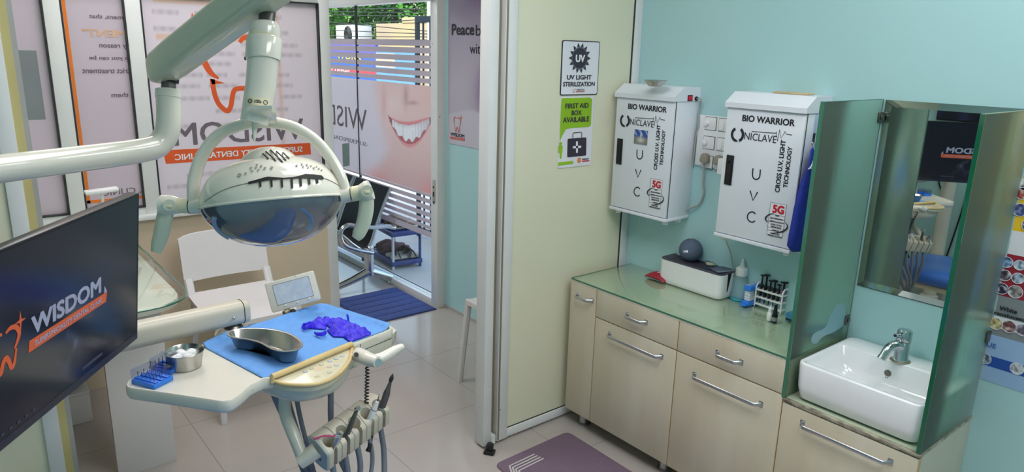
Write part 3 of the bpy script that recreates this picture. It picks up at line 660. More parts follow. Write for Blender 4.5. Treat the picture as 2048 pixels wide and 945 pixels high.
for k, (px_, lb) in enumerate(((560, 'grey utility pole at the left end of the overhead wires'), (864, 'grey utility pole behind the gate carrying the overhead wires'))):
    q_ = onY(px_, 40, 7.8); po = empty('utility_pole', (q_.x, 7.8, -.03), lb, 'pole'); poles.append(q_)
    MB().lathe([(.11, -.03), (.10, 2.5), (.08, 5.2), (.0, 5.22)], Matrix.Translation((q_.x, 7.8, 0)), 16).build('shaft', 'frame_grey', po)
for i, (ya_, yb_, dip) in enumerate(((14, 18, .03), (22, 25, .03), (29, 32, .03), (36, 62, .02), (60, 38, .02), (56, 68, .03), (72, 74, .03), (79, 80, .02))):
    yy = 7.69; A, B_ = V((poles[0].x+.02, yy, onY(560, ya_-4, yy).z)), V((poles[1].x-.02, yy, onY(864, yb_, yy).z))
    o = MB().tube([A, (A*2+B_)/3-V((0, 0, dip*.6)), (A+B_*2)/3-V((0, 0, dip*.6)), B_], .009, 6, smooth=5).build('overhead_wire', 'frame_dark')
    tag(o, 'thin black overhead wire crossing the street in front of the trees', 'wire', 'overhead wires across the street')
struct(MB().bx(-26, 8, 17, 17.3, -.03, 3.2).build('wall_street', 'ochre_wall', smooth=False))
# ================================================================== WAITING ROOM AND PASSAGE
bx_ = -4.32
P = lambda x, y, X_=bx_: onX(x, y, X_)
bench = empty('waiting_bench', (bx_-.6, 2.2, 0), 'chrome waiting bench with black perforated metal seats beside the glass doors', 'bench')
back = [P(785, 378), P(772, 410), P(757, 452), P(745, 488), P(733, 503), P(712, 492), P(693, 476), P(676, 462)]
prof = spline(back, 5)[0]
sw = .50
for k in range(3):
    xa, xb = bx_-.04-k*(sw+.06), bx_-.04-k*(sw+.06)-sw
    b = MB(); rs = []
    nrm = []
    for i, p in enumerate(prof):
        t = (prof[min(i+1, len(prof)-1)]-prof[max(i-1, 0)]).normalized(); nn = V((0, -t.z, t.y)); nrm.append(nn)
        q_ = p-nn*.006; rs.append([V((xa, p.y, p.z)), V((xb, p.y, p.z)), V((xb, q_.y, q_.z)), V((xa, q_.y, q_.z))])
    sh = b.rings(rs).build('seat', 'perf_black', bench)
    for xx in (xa+.012, xb-.012):
        MB().tube([V((xx, p.y, p.z))+n_*.002 for p, n_ in zip(prof, nrm)], .013, 10).build('seat_edge', 'chrome', sh)
bmx = -4.32-1.75
MB().bx(bx_+.0, bmx, 2.20, 2.26, .22, .28, .01).build('beam', 'chrome_satin', bench)
def legset(x):
    b = MB(); q_ = lambda a, c: P(a, c, bx_)+V((x-bx_, 0, 0))
    b.tube([V((x, 2.235, .30)), V((x, 2.235, .10))], .034, 14)
    b.tube([V((x, 2.235, .125)), V((x, 2.1, .08)), V((x, 1.92, .035))], [.034, .026, .018], 12, smooth=4)
    b.tube([V((x, 2.235, .125)), V((x, 2.33, .085)), V((x, 2.41, .05))], [.034, .026, .02], 12, smooth=4)
    b.lathe([(.02, 0), (.026, .004), (.026, .012), (.012, .018), (.012, .06)], Matrix.Translation((x, 2.41, 0)), 16); b.lathe([(.02, 0), (.026, .004), (.026, .012), (.012, .018), (.012, .04)], Matrix.Translation((x, 1.92, 0)), 16)
    return b.build('leg', 'chrome', bench)
legset(bx_+.0); legset(bmx+.2)
arm = [(790, 456), (774, 453), (745, 455), (715, 453), (697, 451), (684, 459), (681, 475), (690, 491), (716, 501), (746, 506)]
MB().tube([P(*a, bx_+.03) for a in arm], .016, 12, smooth=5).build('armrest', 'chrome', bench)
# door mat
dm = empty('doormat', (-3.95, 2.14, 0), 'blue ribbed cloth doormat in front of the glass entrance', 'doormat')
xa, xb, ya, yb = -4.215, -3.685, 1.90, 2.385
b = MB(); b.bx(xa, xb, ya, yb, 0, .008, .003); b.build('base', 'doormat', dm)
for k in range(6):
    x = xa+.044+(xb-xa-.088)*k/5; MB().tube([(x, ya+.01, .009), (x+.004, (ya+yb)/2, .010), (x, yb-.01, .009)], .041, 8, flat=.12, up=(1, 0, 0)).build('rib', 'doormat', dm)
# patterned tile by the mat and white table by the window
def chair(name, M0, label, seat_w=.43, seat_d=.43, seat_z=.45, back_z=(.56, .80)):
    t = empty(name, M0.translation, label, 'chair', 'white chairs in the passage', M=M0)          # local: faces +y, x across
    def pb(nm, fn):
        b = MB(); fn(b); b.bm.transform(M0); return b.build(nm, 'chair_white', t)
    def seat(b):
        rs = []
        for i in range(13):
            s_ = i/12; y = -seat_d/2+seat_d*s_; z = seat_z-.018*math.sin(math.pi*s_)-.03*max(0, s_-.8)/.2; w_ = seat_w/2*(1-.25*max(0, s_-.85)/.15*(s_-.85)/.15)
            rs.append([V((-w_, y, z)), V((w_, y, z)), V((w_, y, z-.022)), V((-w_, y, z-.022))])
        b.rings(rs)
    pb('seat', seat)
    def backr(b):
        rs = []
        for i in range(13):
            a = -1+2*i/12; x = seat_w*.5*a; y = -seat_d/2-.03-.025*(1-a*a)+.0; z0, z1 = back_z
            rs.append([V((x, y, z0)), V((x, y-.04, z1-.02*abs(a)**6)), V((x, y-.058, z1-.02*abs(a)**6)), V((x, y-.018, z0))])
        b.rings(rs)
    pb('backrest', backr)
    for sx in (-1, 1):
        pb('back_post', lambda b: b.tube([(sx*seat_w*.46, -seat_d/2+.02, seat_z-.02), (sx*seat_w*.46, -seat_d/2-.02, back_z[0]+.02)], .02, 8, flat=.6))
        for sy_ in (-1, 1): pb('leg', lambda b: b.tube([(sx*(seat_w/2-.025), sy_*(seat_d/2-.03), seat_z-.02), (sx*(seat_w/2+.0), sy_*(seat_d/2+.01), 0)], .017, 8))
    return t
# chair by the window wall faces +x
A = onX(357, 474, -3.50); B_ = onX(363, 570, -3.46); ex = onX(530, 468, -3.5)
chair('plastic_chair', Matrix.Translation((-3.235, (A.y+ex.y)/2, 0)) @ Matrix.Rotation(-math.pi/2, 4, 'Z'), 'white chair with wide curved backrest against the beige window wall', ex.y-A.y, .42, .49, (B_.z, A.z))
chair('plastic_chair', Matrix.Translation((-2.535, 2.125, 0)) @ Matrix.Rotation(math.pi/2, 4, 'Z'), 'white chair half hidden behind the partition post', .42, .40, .47, (.6, .82))
# desk
dk = empty('desk', (-3.1, .1, 0), 'white desk with a rounded green glass top behind the monitor', 'desk')
poly = rndpoly([(-3.66, -.62), (-2.585, -.62), (-2.585, .645), (-3.66, .645)], [.01, .05, .17, .03], 8)
b = MB(); b.prism(poly, .008, Matrix.Translation((0, 0, .742)), .002); gt_ = b.build('glass_top', 'green_glass', dk)
b = MB(); rim = [V((p.x, p.y, .746)) for p in [V(q_) for q_ in poly]]; b.tube(rim, .0042, 6, closed=True); b.build('glass_edge', 'glass_edge', gt_)
ply = rndpoly([(-3.64, -.60), (-2.61, -.60), (-2.61, .62), (-3.64, .62)], [.01, .05, .16, .03], 8)
MB().prism(ply, .026, Matrix.Translation((0, 0, .715)), .004).build('worktop', 'enamel', dk)
for (xx, y0, y1) in ((-2.84, .365, .575),):
    MB().bx(xx-.012, xx+.012, y0, y1, 0, .715, .002).build('leg_panel', 'chair_white', dk)
MB().bx(-3.39, -2.86, .372, .39, .50, .714, .002).build('brace', 'chair_white', dk)
MB().bx(-3.5, -2.7, -.55, -.53, 0, .715, .002).build('leg_panel', 'chair_white', dk)
lbx = empty('storage_box', (-3.47, .27, 0), 'low white box on the floor under the desk behind the monitor', 'box')
MB().bx(-3.56, -3.378, .19, .365, 0, .135, .004).build('carton', 'chair_white', lbx); MB().bx(-3.562, -3.376, .188, .367, .135, .148, .003).build('lid', 'chair_white', lbx)
bg = empty('shoulder_bag', (-3.47, .28, .148), 'black bag lying on the low white box behind the monitor', 'bag')
pb0 = onX(176, 757, -3.43); MB().ball((-3.465, pb0.y-.075, .148+.088), .11, 22, (.75, .85, .8)).build('body', 'rubber', bg)
MB().tube([(-3.42, .25, .26), (-3.40, .27, .32), (-3.40, .32, .32), (-3.42, .34, .26)], .008, 8, smooth=4).build('strap', 'black', bg)
# desk lamp on the desk (only its head shows over the monitor)
hd = onX(203, 382, -3.3); la = onX(170, 386, -3.3); lb = onX(237, 377, -3.3)
dl = empty('desk_lamp', (-3.3, hd.y, .75), 'slim white desk lamp head rising above the monitor', 'lamp')
MB().lathe([(.07, 0), (.07, .012), (.02, .018), (.02, .02)], Matrix.Translation((-3.3, hd.y, .75)), 28).build('base', 'white_plastic', dl)
MB().tube([(-3.3, hd.y, .765), (-3.3, hd.y, hd.z-.02), (-3.3, hd.y+.005, hd.z)], .006, 10).build('stem', 'white_plastic', dl)
MB().box(hd, (.05, (lb-la).length, .016), Matrix.Rotation(.05, 3, 'X'), .005).build('head', 'white_plastic', dl)
# poster banner on the mint wall beyond the partition
FP = Fr((0, YW-.004, 0), (1, 0, 0), (0, 0, 1))
bn = empty('wall_banner', (-3.5, YW, 1.08), 'lilac printed banner with rounded white base on the mint wall beside the entrance', 'banner')
bu0, bu1, bv0 = FP.uv(896, 200).x, -2.9, FP.uv(897, 287).y
MB().bx(bu0, bu1, YW-.003, YW, bv0, 2.05).build('sheet', 'paper', bn, smooth=False)
def bfn(u, v):
    x, y, _ = proj(FP.w(u, v)); c = mixc((158, 148, 170), (186, 178, 192), sst(0, 180, y))
    c = mixc(c, (108, 78, 122), sst(905, 965, x)*(1-sst(-40, 45, y))); c = mixc(c, (84, 50, 96), math.exp(-((x-985)/26)**2-((y-185)/52)**2))
    yc = 229-9*math.exp(-((x-938)/30)**2)+max(0, x-945)*.12
    return mixc(c, (198, 192, 204), sst(yc-2, yc+3, y))
paint(FP, bu0+.002, bu1-.002, bv0+.002, 2.048, 60, 80, bfn, 'print', 'print', bn, h=.0005)
textpx(FP, 'Peace', (904, 70), (949, 71), 23, 'ink', bn, bold=.03, h=.002); textpx(FP, 'be', (952, 71), (975, 72), 22, 'ink', bn, bold=0, h=.002); textpx(FP, 'with', (940, 107), (968, 109), 21, 'ink', bn, bold=0, h=.002)
a, b_ = FP.uv(908, 263), FP.uv(922, 236); tooth(FP, a.x, a.y, b_.x-a.x, b_.y-a.y, 'red_soft', bn, h=.002)
textpx(FP, 'WISDOM', (901.5, 272), (929, 275.5), 7, 'sign_dark', bn, h=.002, bold=.02); flat_shape(FP, [[(901, 273), (930, 277), (930, 282), (901, 277.5)]], 'bar', 'red_soft', bn, h=.002)
# floor mat and roller by the cabinets
fm = empty('floor_mat', (-1.7, 1.8, 0), 'purple grey floor mat with nested pale chevrons in front of the cabinets', 'floor mat')
p1_, p2_, p3_ = onZ(1135, 863, .008), onZ(988, 929, .008), onZ(1262, 944, .008)
MB().prism(rndpoly([(p1_.x, p1_.y), (-1.28, p1_.y-.01), (-1.28, p2_.y), (p2_.x, p2_.y)], .035, 5), .008, Matrix.Identity(4), .003).build('sheet', 'mat_purple', fm)
FM = Fr((0, 0, .0085), (1, 0, 0), (0, 1, 0)); c0 = FM.uv(1019, 933); c1 = FM.uv(1069, 909.5); st = (FM.uv(1087, 918)-c1)/3
L = [[tuple(c1+st*k), tuple(c0+st*k*1.05), tuple(c0+st*k*1.05+V((.16-.04*k*0, -.085)))] for k in range(4)]
strokes(FM, L, .0075, 'chevron', 'mat_line', fm, h=.0003)
ds = onZ(979, 908, 0)
rs_ = empty('door_stop', ds, 'small black floor stop at the foot of the partition post', 'door stop')
MB().box(ds+V((0, 0, .008)), (.045, .035, .016), Matrix.Rotation(.6, 3, 'Z'), .004).build('base', 'black', rs_)
MB().box(ds+V((-.004, .004, .028)), (.028, .03, .03), Matrix.Rotation(.6, 3, 'Z'), .006).build('block', 'black', rs_); MB().lathe([(.011, 0), (.011, .004), (.006, .005)], Matrix.Translation(ds+V((-.004, .004, .042))), 14).build('cap', 'rubber', rs_)
# ================================================================== CABINETS, COUNTER AND SINK
YC = 2.07                                      # cabinet fronts
zC, zP, zD, zB, zS = .694, .690, .566, .073, .556
xs0, xs1, xs2, xs3, xs4 = -2.124, -1.965, -1.533, -1.0905, -.658
def handle(x0, x1, z, parent, y=YC):
    b = MB(); d = .026; t = .006
    b.bx(x0, x0+.016, y-.002, y, z-.011, z+.011, .0008); b.bx(x1-.016, x1, y-.002, y, z-.011, z+.011, .0008)
    b.tube([(x0+.006, y-.001, z), (x0+.020, y-d, z), (x0+.024, y-d-.001, z), (x1-.024, y-d-.001, z), (x1-.020, y-d, z), (x1-.006, y-.001, z)], .0066, 8, flat=.5, up=(0, 0, 1))
    return b.build('handle', 'chrome_satin', parent)
def hpos(a, b): A, B_ = onY(*a, YC-.015), onY(*b, YC-.015); return A.x-.004, B_.x+.004, (A.z+B_.z)/2
def front(nm, x0, x1, z0, z1, parent):
    b = MB().bx(x0+.002, x1-.002, YC, YC+.018, z0+.0025, z1-.0025, .003); o = b.build(nm, 'laminate', parent)
    MB().bx(x0+.0012, x0+.003, YC+.002, YC+.018, z0+.002, z1-.002).bx(x1-.003, x1-.0012, YC+.002, YC+.018, z0+.002, z1-.002).bx(x0+.0012, x1-.0012, YC+.002, YC+.018, z0+.001, z0+.003).build('edge_band', 'laminate_edge', o, smooth=False)
    return o
def carcass(x0, x1, z1, root, name='carcass'):
    MB().bx(x0+.001, x1-.001, YC+.019, YW-.002, zB, z1).build(name, 'laminate', root, smooth=False)
def foot(x, y, root): MB().lathe([(.030, 0), (.030, .006), (.021, .010), (.021, zB)], Matrix.Translation((x, y, 0)), 20).build('leg', 'chrome_satin', root)
c1 = empty('base_cabinet', (xs0, YC, 0), 'narrow cream cabinet with one door at the left end of the counter', 'cabinet', 'cream base cabinets')
carcass(xs0, xs1, zC-.006, c1); foot(-2.06, 2.135, c1); foot(-2.05, 2.40, c1)
d_ = front('door', xs0, xs1, zB, zP, c1); h_ = hpos((1149, 591), (1181, 604)); handle(*h_, d_)
for x0, x1, lab, ha, hb_ in ((xs1, xs2, 'cream cabinet with a drawer over one door, below the white cable box', ((1248, 633), (1289, 646)), ((1213, 669), (1320, 717))), (xs2, xs3, 'cream cabinet with a drawer over one door, left of the sink cabinet', ((1428, 710), (1480, 726)), ((1382, 751), (1519, 813)))):
    c = empty('base_cabinet', (x0, YC, 0), lab, 'cabinet', 'cream base cabinets')
    carcass(x0, x1, zC-.006, c); foot(x0+.06, 2.40, c); foot(x1-.06, 2.14, c); foot(x1-.06, 2.40, c)
    dw = front('drawer', x0, x1, zD, zP, c); handle(*hpos(*ha), dw); d_ = front('door', x0, x1, zB, zD, c); handle(*hpos(*hb_), d_)
c = empty('base_cabinet', (xs3, YC, 0), 'cream sink cabinet with a worn top edge below the white basin', 'cabinet', 'cream base cabinets')
carcass(xs3, xs4, zS-.002, c); foot(xs3+.06, 2.40, c); foot(xs4-.06, 2.14, c); foot(xs4-.06, 2.40, c)
d_ = front('door', xs3, xs4, zB, zS-.012, c); handle(*hpos((1598, 849), (1779, 929)), d_)
MB().bx(xs3+.002, xs4, YC-.001, YC+.012, zS-.011, zS+.001, .001).bx(xs4-.0, xs4+.0015, YC, YW-.002, zS-.006, zS+.001).build('edge_trim', mat('worn_trim', (196, 188, 168), .4, c2=(70, 62, 54), scale=26, stretch=(1, 1, 3)), c)
MB().bx(xs3+.002, xs4-.001, YC+.012, YW-.003, zS-.002, zS+.002).build('worktop', 'counter_green', c, smooth=False)
ct = empty('countertop', (-1.6, 2.25, zC), 'green tinted glass counter top over the cream cabinets', 'countertop')
MB().bx(xs0+.002, xs3-.010, YC+.004, YW-.003, zC-.006, zC-.001).build('worktop', 'counter_green', ct, smooth=False)
gl = MB().bx(xs0+.001, xs3-.009, YC+.002, YW-.002, zC-.001, zC+.006, .0015).build('glass_sheet', 'green_glass', ct)
MB().bx(xs0+.002, xs3-.010, YC+.0005, YC+.002, zC, zC+.005).bx(xs0-.0005, xs0+.001, YC+.003, YW-.003, zC, zC+.005).build('glass_edge', 'glass_edge', ct, smooth=False)
MB().bx(xs0+.01, xs3-.012, YC-.0012, YC, zP-.001, zP+.0005).build('edge_trim', 'frame_white', ct, smooth=False)
ZT = zC+.006
# glass splash screens either side of the basin
def screen(x, lab, ytop, front_px, clips):
    t_ = .012; z1 = hz(V((x, YC, 0)), ytop)
    g = empty('glass_screen', (x, YC, zS), lab, 'glass screen', 'green frosted glass screens')
    MB().bx(x, x+t_, YC+.0025, YW-.003, zS+.002, z1, .001).build('pane', 'frost', g)
    MB().bx(x, x+t_, YC, YC+.0024, zS+.002, z1).build('polished_edge', front_px, g, smooth=False)
    MB().bx(x+.001, x+t_-.001, YC, YW-.003, z1+.0002, z1+.0015).build('polished_edge', 'glass_edge', g, smooth=False)
    for (cx_, cy_) in clips:
        p = onX(cx_, cy_, x+t_)
        MB().box((x+t_+.004, min(p.y, YW-.018), p.z), (.008, .03, .036), None, .003).box((x+t_+.010, min(p.y, YW-.018), p.z), (.006, .016, .016), None, .003).build('clip', 'steel_dark', g)
    return g, z1
gL, zL = screen(xs3-.006, 'green frosted glass screen on the left of the basin, beside the test tube rack', 204, 'glass_edge', ((1760, 235), (1692, 640)))
gR, zR = screen(xs4-.013, 'green frosted glass screen on the right of the basin, beside the waste chart', 229, 'glass_edge_dark', ())
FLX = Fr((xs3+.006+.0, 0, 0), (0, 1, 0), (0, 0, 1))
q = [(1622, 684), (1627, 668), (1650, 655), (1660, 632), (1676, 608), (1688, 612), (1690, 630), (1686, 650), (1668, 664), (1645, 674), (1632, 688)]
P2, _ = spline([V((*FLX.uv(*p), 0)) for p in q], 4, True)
flat_shape(FLX, [[(p.x, p.y) for p in P2]], 'flat_shape', 'patch_blue', gL, h=.0006, px=False)  # flat pale blue patch laid on the left glass screen
for p in ((1950, 690), (1990, 262)):
    w_ = onX(*p, xs4+.003); MB().box((xs4+.003, YW-.02, w_.z), (.008, .03, .036), None, .003).build('clip', 'steel_dark', gR)
# mirror
FY = Fr((0, YW-.007, 0), (1, 0, 0), (0, 0, 1))
tl_, bl_ = FY.uv(1776, 200), FY.uv(1713, 570)
mr = empty('mirror', (-.85, YW, tl_.y), 'frameless wall mirror with slanted glass edges between the two glass screens', 'mirror')
mx0, mx1, mz0, mz1 = min(tl_.x, bl_.x), xs4-.02, bl_.y, tl_.y
b = bmesh.new(); e = .022
o4 = [b.verts.new((x, YW-.003, z)) for x, z in ((mx0, mz0), (mx1, mz0), (mx1, mz1), (mx0, mz1))]; i4 = [b.verts.new((x, YW-.0062, z)) for x, z in ((mx0+e, mz0+e), (mx1-e, mz0+e), (mx1-e, mz1-e), (mx0+e, mz1-e))]
b.faces.new(i4)
for k in range(4): b.faces.new((o4[k], o4[(k+1) % 4], i4[(k+1) % 4], i4[k]))
bmesh.ops.recalc_face_normals(b, faces=b.faces[:]); q = MB(); q.add(b)
if True:
    q.build('mirror_glass', 'mirror', mr, smooth=False)
MB().bx(mx0, mx1, YW-.003, YW-.0005, mz0-.002, mz1).build('backing', 'frame_dark', mr, smooth=False)
# basin
bs = empty('wash_basin', (-.87, 2.2, zS), 'white rectangular ceramic wash basin on the sink cabinet', 'basin')
bx0, bx1, by0, by1, bz0, bz1 = xs3+.022, xs4-.017, YC+.014, YW-.006, zS+.0025, hz(V((xs3+.03, YC+.02, 0)), 723)
def rr(x0, x1, y0, y1, r, z): return [V((p[0]+(x0+x1)/2, p[1]+(y0+y1)/2, z)) for p in rrect(x1-x0, y1-y0, r, 6)]
ix0, ix1, iy0, iy1 = bx0+.016, bx1-.016, by0+.016, by1-.105
R_ = [rr(bx0+.02, bx1-.02, by0+.03, by1-.02, .03, bz0), rr(bx0+.008, bx1-.008, by0+.010, by1-.004, .032, bz0+.012), rr(bx0+.002, bx1-.002, by0+.003, by1, .03, bz0+.05), rr(bx0, bx1, by0, by1, .03, bz1-.006), rr(bx0+.002, bx1-.002, by0+.002, by1-.002, .029, bz1-.0015), rr(bx0+.006, bx1-.006, by0+.006, by1-.006, .026, bz1),
      rr(ix0-.004, ix1+.004, iy0-.004, iy1+.004, .026, bz1), rr(ix0, ix1, iy0, iy1, .024, bz1-.004), rr(ix0+.012, ix1-.012, iy0+.012, iy1-.006, .03, bz1-.06), rr(ix0+.03, ix1-.03, iy0+.03, iy1-.02, .04, bz1-.09), rr(ix0+.06, ix1-.06, iy0+.06, iy1-.05, .04, bz1-.096)]
MB().rings(R_).build('bowl', 'ceramic', bs, ang=60)
p = onY(1776, 747, iy1-.003); MB().lathe([(.0, .003), (.008, .003), (.0115, .002), (.0115, 0)], Matrix.Translation((p.x, iy1-.0035, p.z)) @ Matrix.Rotation(math.pi/2, 4, 'X'), 20).build('overflow_ring', 'steel_dark', bs)
FB = Fr((p.x, iy1-.0035, p.z), (1, 0, 0), (0, .10, 1))
MB().lathe([(.02, 0), (.02, .003), (.013, .004)], Matrix.Translation(((ix0+ix1)/2, (iy0+iy1)/2, bz1-.096)), 24).build('drain', 'chrome', bs)
flat_shape(FB, [[(-.004, -.012), (-.001, -.014), (-.004, -.045), (-.007, -.045)], [(.002, -.012), (.004, -.012), (.001, -.036), (-.001, -.036)]], 'stain', 'stain', bs, h=-.0005, px=False, th=.003)
# tap
tp = onZ(1800, 722, bz1); fz = lambda y: hz(tp, y)
tpo = empty('tap', tp, 'chrome single lever mixer tap on the back of the basin', 'tap')
Tm = Matrix.Translation((tp.x, tp.y, 0)); H0 = bz1; Ht = fz(660)
MB().lathe([(.030, H0), (.031, H0+.002), (.029, H0+.004), (.0, H0+.0041)], Tm, 28).build('base_plate', 'brass', tpo)
MB().lathe([(.0235, H0+.004), (.0235, H0+.008), (.0215, H0+.012), (.0215, Ht-.040), (.0225, Ht-.039), (.0, Ht-.0385)], Tm, 28).build('body', 'chrome', tpo)
MB().lathe([(.0225, Ht-.037), (.023, Ht-.034), (.023, Ht-.006), (.020, Ht-.001), (.0, Ht)], Tm, 28).build('cap', 'chrome', tpo)
sd = V((-.25, -.97, 0)).normalized()
s0 = V((tp.x, tp.y, H0+.050))
MB().tube([s0, s0+sd*.035+V((0, 0, .012)), s0+sd*.065+V((0, 0, .006)), s0+sd*.088-V((0, 0, .022))], [.017, .0155, .014, .0125], 16, smooth=6).build('spout', 'chrome', tpo)
MB().cyl(s0+sd*.087-V((0, 0, .020)), s0+sd*.094-V((0, 0, .030)), .0135, seg=20).build('aerator', 'chrome', tpo)
lv = V((tp.x, tp.y, Ht-.018)); MB().tube([lv+sd*.02, lv+sd*.032-V((.004, 0, 0)), lv+sd*.046+V((0, 0, .004))], [.006, .0055, .005], 10).build('lever', 'chrome', tpo)
# ================================================================== ON THE COUNTER
A, B_ = onZ(1319, 560, ZT), onZ(1432, 604, ZT)
print('cable box', A, B_, onZ(1461, 592, ZT), hz(A, 513), 'ZT', ZT)
cbL = B_.x-A.x; cy0 = (A.y+B_.y)/2; cbW = .135; cH = hz(V((A.x, cy0, 0)), 514)-ZT
cb = empty('cable_box', ((A.x+B_.x)/2, cy0+cbW/2, ZT), 'white cable box with a dark grey slotted lid on the counter', 'cable box')
cx_, cyy = (A.x+B_.x)/2, cy0+cbW/2
rq = lambda L_, W_, r, z: [V((cx_+p[0], cyy+p[1], z)) for p in rrect(L_, W_, r, 6)]
MB().rings([rq(cbL-.012, cbW-.012, .022, ZT), rq(cbL-.002, cbW-.002, .026, ZT+.006), rq(cbL, cbW, .028, ZT+.02), rq(cbL, cbW, .028, ZT+cH-.006), rq(cbL-.004, cbW-.004, .026, ZT+cH-.006)]).build('body', 'white_plastic', cb)
zl = ZT+cH
lid = MB().rings([rq(cbL-.004, cbW-.004, .026, zl-.006), rq(cbL-.002, cbW-.002, .027, zl-.001), rq(cbL-.006, cbW-.006, .025, zl), rq(cbL-.018, cbW-.018, .02, zl-.001), rq(cbL-.022, cbW-.022, .02, zl-.004)]).build('lid', 'lid_grey', cb)
for k in range(5): MB().tube([(cx_-cbL*.40, cyy-.042+.021*k, zl-.004), (cx_+cbL*.40, cyy-.042+.021*k, zl-.004)], .0055, 8, flat=.5, up=(0, 1, 0)).build('slat', 'sign_dark', lid)
xr = cx_+cbL/2
MB().poly3([V((xr+.0002, cyy-.020, zl-.004)), V((xr+.0002, cyy+.004, zl-.004)), V((xr+.0002, cyy+.000, zl-.02)), V((xr+.0002, cyy-.013, ZT+.03)), V((xr+.0002, cyy-.018, ZT+.026)), V((xr+.0002, cyy-.019, ZT+.03))], V((1, 0, 0)), .0006).build('cable_slot', 'dark_slot', cb, smooth=False)
# red packet
A = onZ(1288, 556, ZT); rp = empty('snack_packet', (A.x+.06, A.y+.02, ZT), 'dark red foil packet lying at the left of the white cable box', 'packet')
b = MB(); rs = []
for i in range(15):
    s_ = i/14; x = A.x+.0+.105*s_; hw = .034*(.9+.1*math.sin(s_*3)); th = .034*math.sin(math.pi*(.08+.86*s_))**.7
    rs.append([V((x, A.y+.035+hw*math.cos(q_)*(1 if abs(math.cos(q_)) < .9 else 1.05), ZT+.0015+th*.5*(1+math.sin(q_))*(.9+.12*math.sin(7*s_+3*q_)))) for q_ in [2*math.pi*j/20 for j in range(20)]])
b.rings(rs); b.build('wrapper', 'red_dark', rp)
tw = rs[7]; FR_ = Fr((A.x+.05, A.y+.025, ZT+.0325), (1, .1, 0), (-.1, 1, .25)); strokes(FR_, [[(0, 0), (.035, .004)], [(.004, .009), (.03, .012)]], .004, 'print', 'paper', rp, h=.0015)
# speaker ball
Bc = atD(1381, 506, 1); dist = (Bc-CO); k_ = 0
rS = .046
for _ in range(30):
    ctr = CO+dist*((cyy+.005-CO.y)/dist.y); 
ctr = V((onY(1381, 506, cyy).x, cyy, 0)); rS = 23.2*proj(V((ctr.x, ctr.y, zl+.04)))[2]/FPX; ctr.z = zl+rS*.93
sp = empty('smart_speaker', (ctr.x, ctr.y, zl), 'slate blue ball shaped speaker with a glowing clock on the cable box', 'speaker')
b = MB(); b.lathe([(rS*math.sin(t), -rS*math.cos(t)) for t in [math.pi*(.14+.86*j/24) for j in range(25)]], Matrix.Translation(ctr), 36); b.build('body', 'slate', sp, ang=80)
MB().lathe([(rS*.46, 0), (rS*.46, .004)], Matrix.Translation((ctr.x, ctr.y, zl-.001)), 32).build('foot', 'black', sp)
b = MB(); b.tube([V((ctr.x+rS*.50*math.cos(a), ctr.y+rS*.50*math.sin(a), zl+.0052)) for a in [2*math.pi*j/36 for j in range(36)]], .0014, 6, closed=True); b.build('light_ring', 'ring_light', sp)
vd = (CO-ctr); vd.z -= .0; vd = (vd.normalized()*1+CR*-.50-CU*.12).normalized(); ux = CU.cross(vd).normalized(); uy = vd.cross(ux)
FS = Fr(ctr+vd*(rS*.985), ux, uy); text(FS, '1:42', -.010, -.005, .019, .0085, 'digits', sp, bold=.005, h=.0008, name='clock_digits')
b = MB()
for a in (0, 2.1, 4.2): b.ball(ctr+V((.014*math.cos(a), .014*math.sin(a), rS*.945)), .004, 10, (1, 1, .3))
b.build('button', 'rubber', sp)
# clear packet with cotton on the lid
p = V((onY(1418, 530, cyy+.0).x, cyy-.01, zl)); pk = empty('plastic_packet', p, 'clear plastic packet with beige contents on the cable box lid', 'packet')
b = bmesh.new(); G = []
rn = random.Random(5)
for i in range(13):
    row = []
    for j in range(13):
        u, v = i/12-.5, j/12-.5
        row.append(b.verts.new((p.x+u*.085+v*.02, p.y+v*.075-u*.02, zl+.002+.018*max(0, math.cos(u*3)*math.cos(v*3))+rn.uniform(0, .005))))
    G.append(row)
for i in range(12):
    for j in range(12): b.faces.new((G[i][j], G[i+1][j], G[i+1][j+1], G[i][j+1]))
q = MB(); q.add(b); q.build('wrapper', 'bag_clear', pk, smooth=False)
b = MB()
for _ in range(6): b.ball((p.x+rn.uniform(-.018, .02), p.y+rn.uniform(-.015, .015), zl+.009), rn.uniform(.006, .009), 10, (1.3, 1, .7))
b.build('contents', mat('cream_cotton', (226, 206, 176), .9), pk)
sl = empty('paper_sleeve', (cx_+cbL*.33, cyy, zl), 'flat grey sleeve lying on the right end of the cable box lid', 'sleeve')
MB().box((cx_+cbL*.36, cyy+.003, zl+.0016), (.075, .095, .0022), Matrix.Rotation(-.35, 3, 'Z'), .0006).build('sheet', 'slate', sl); MB().box((cx_+cbL*.36+.0285, cyy+.003-.010, zl+.003), (.012, .09, .001), Matrix.Rotation(-.35, 3, 'Z')).build('seam', 'sticker_grey', sl)
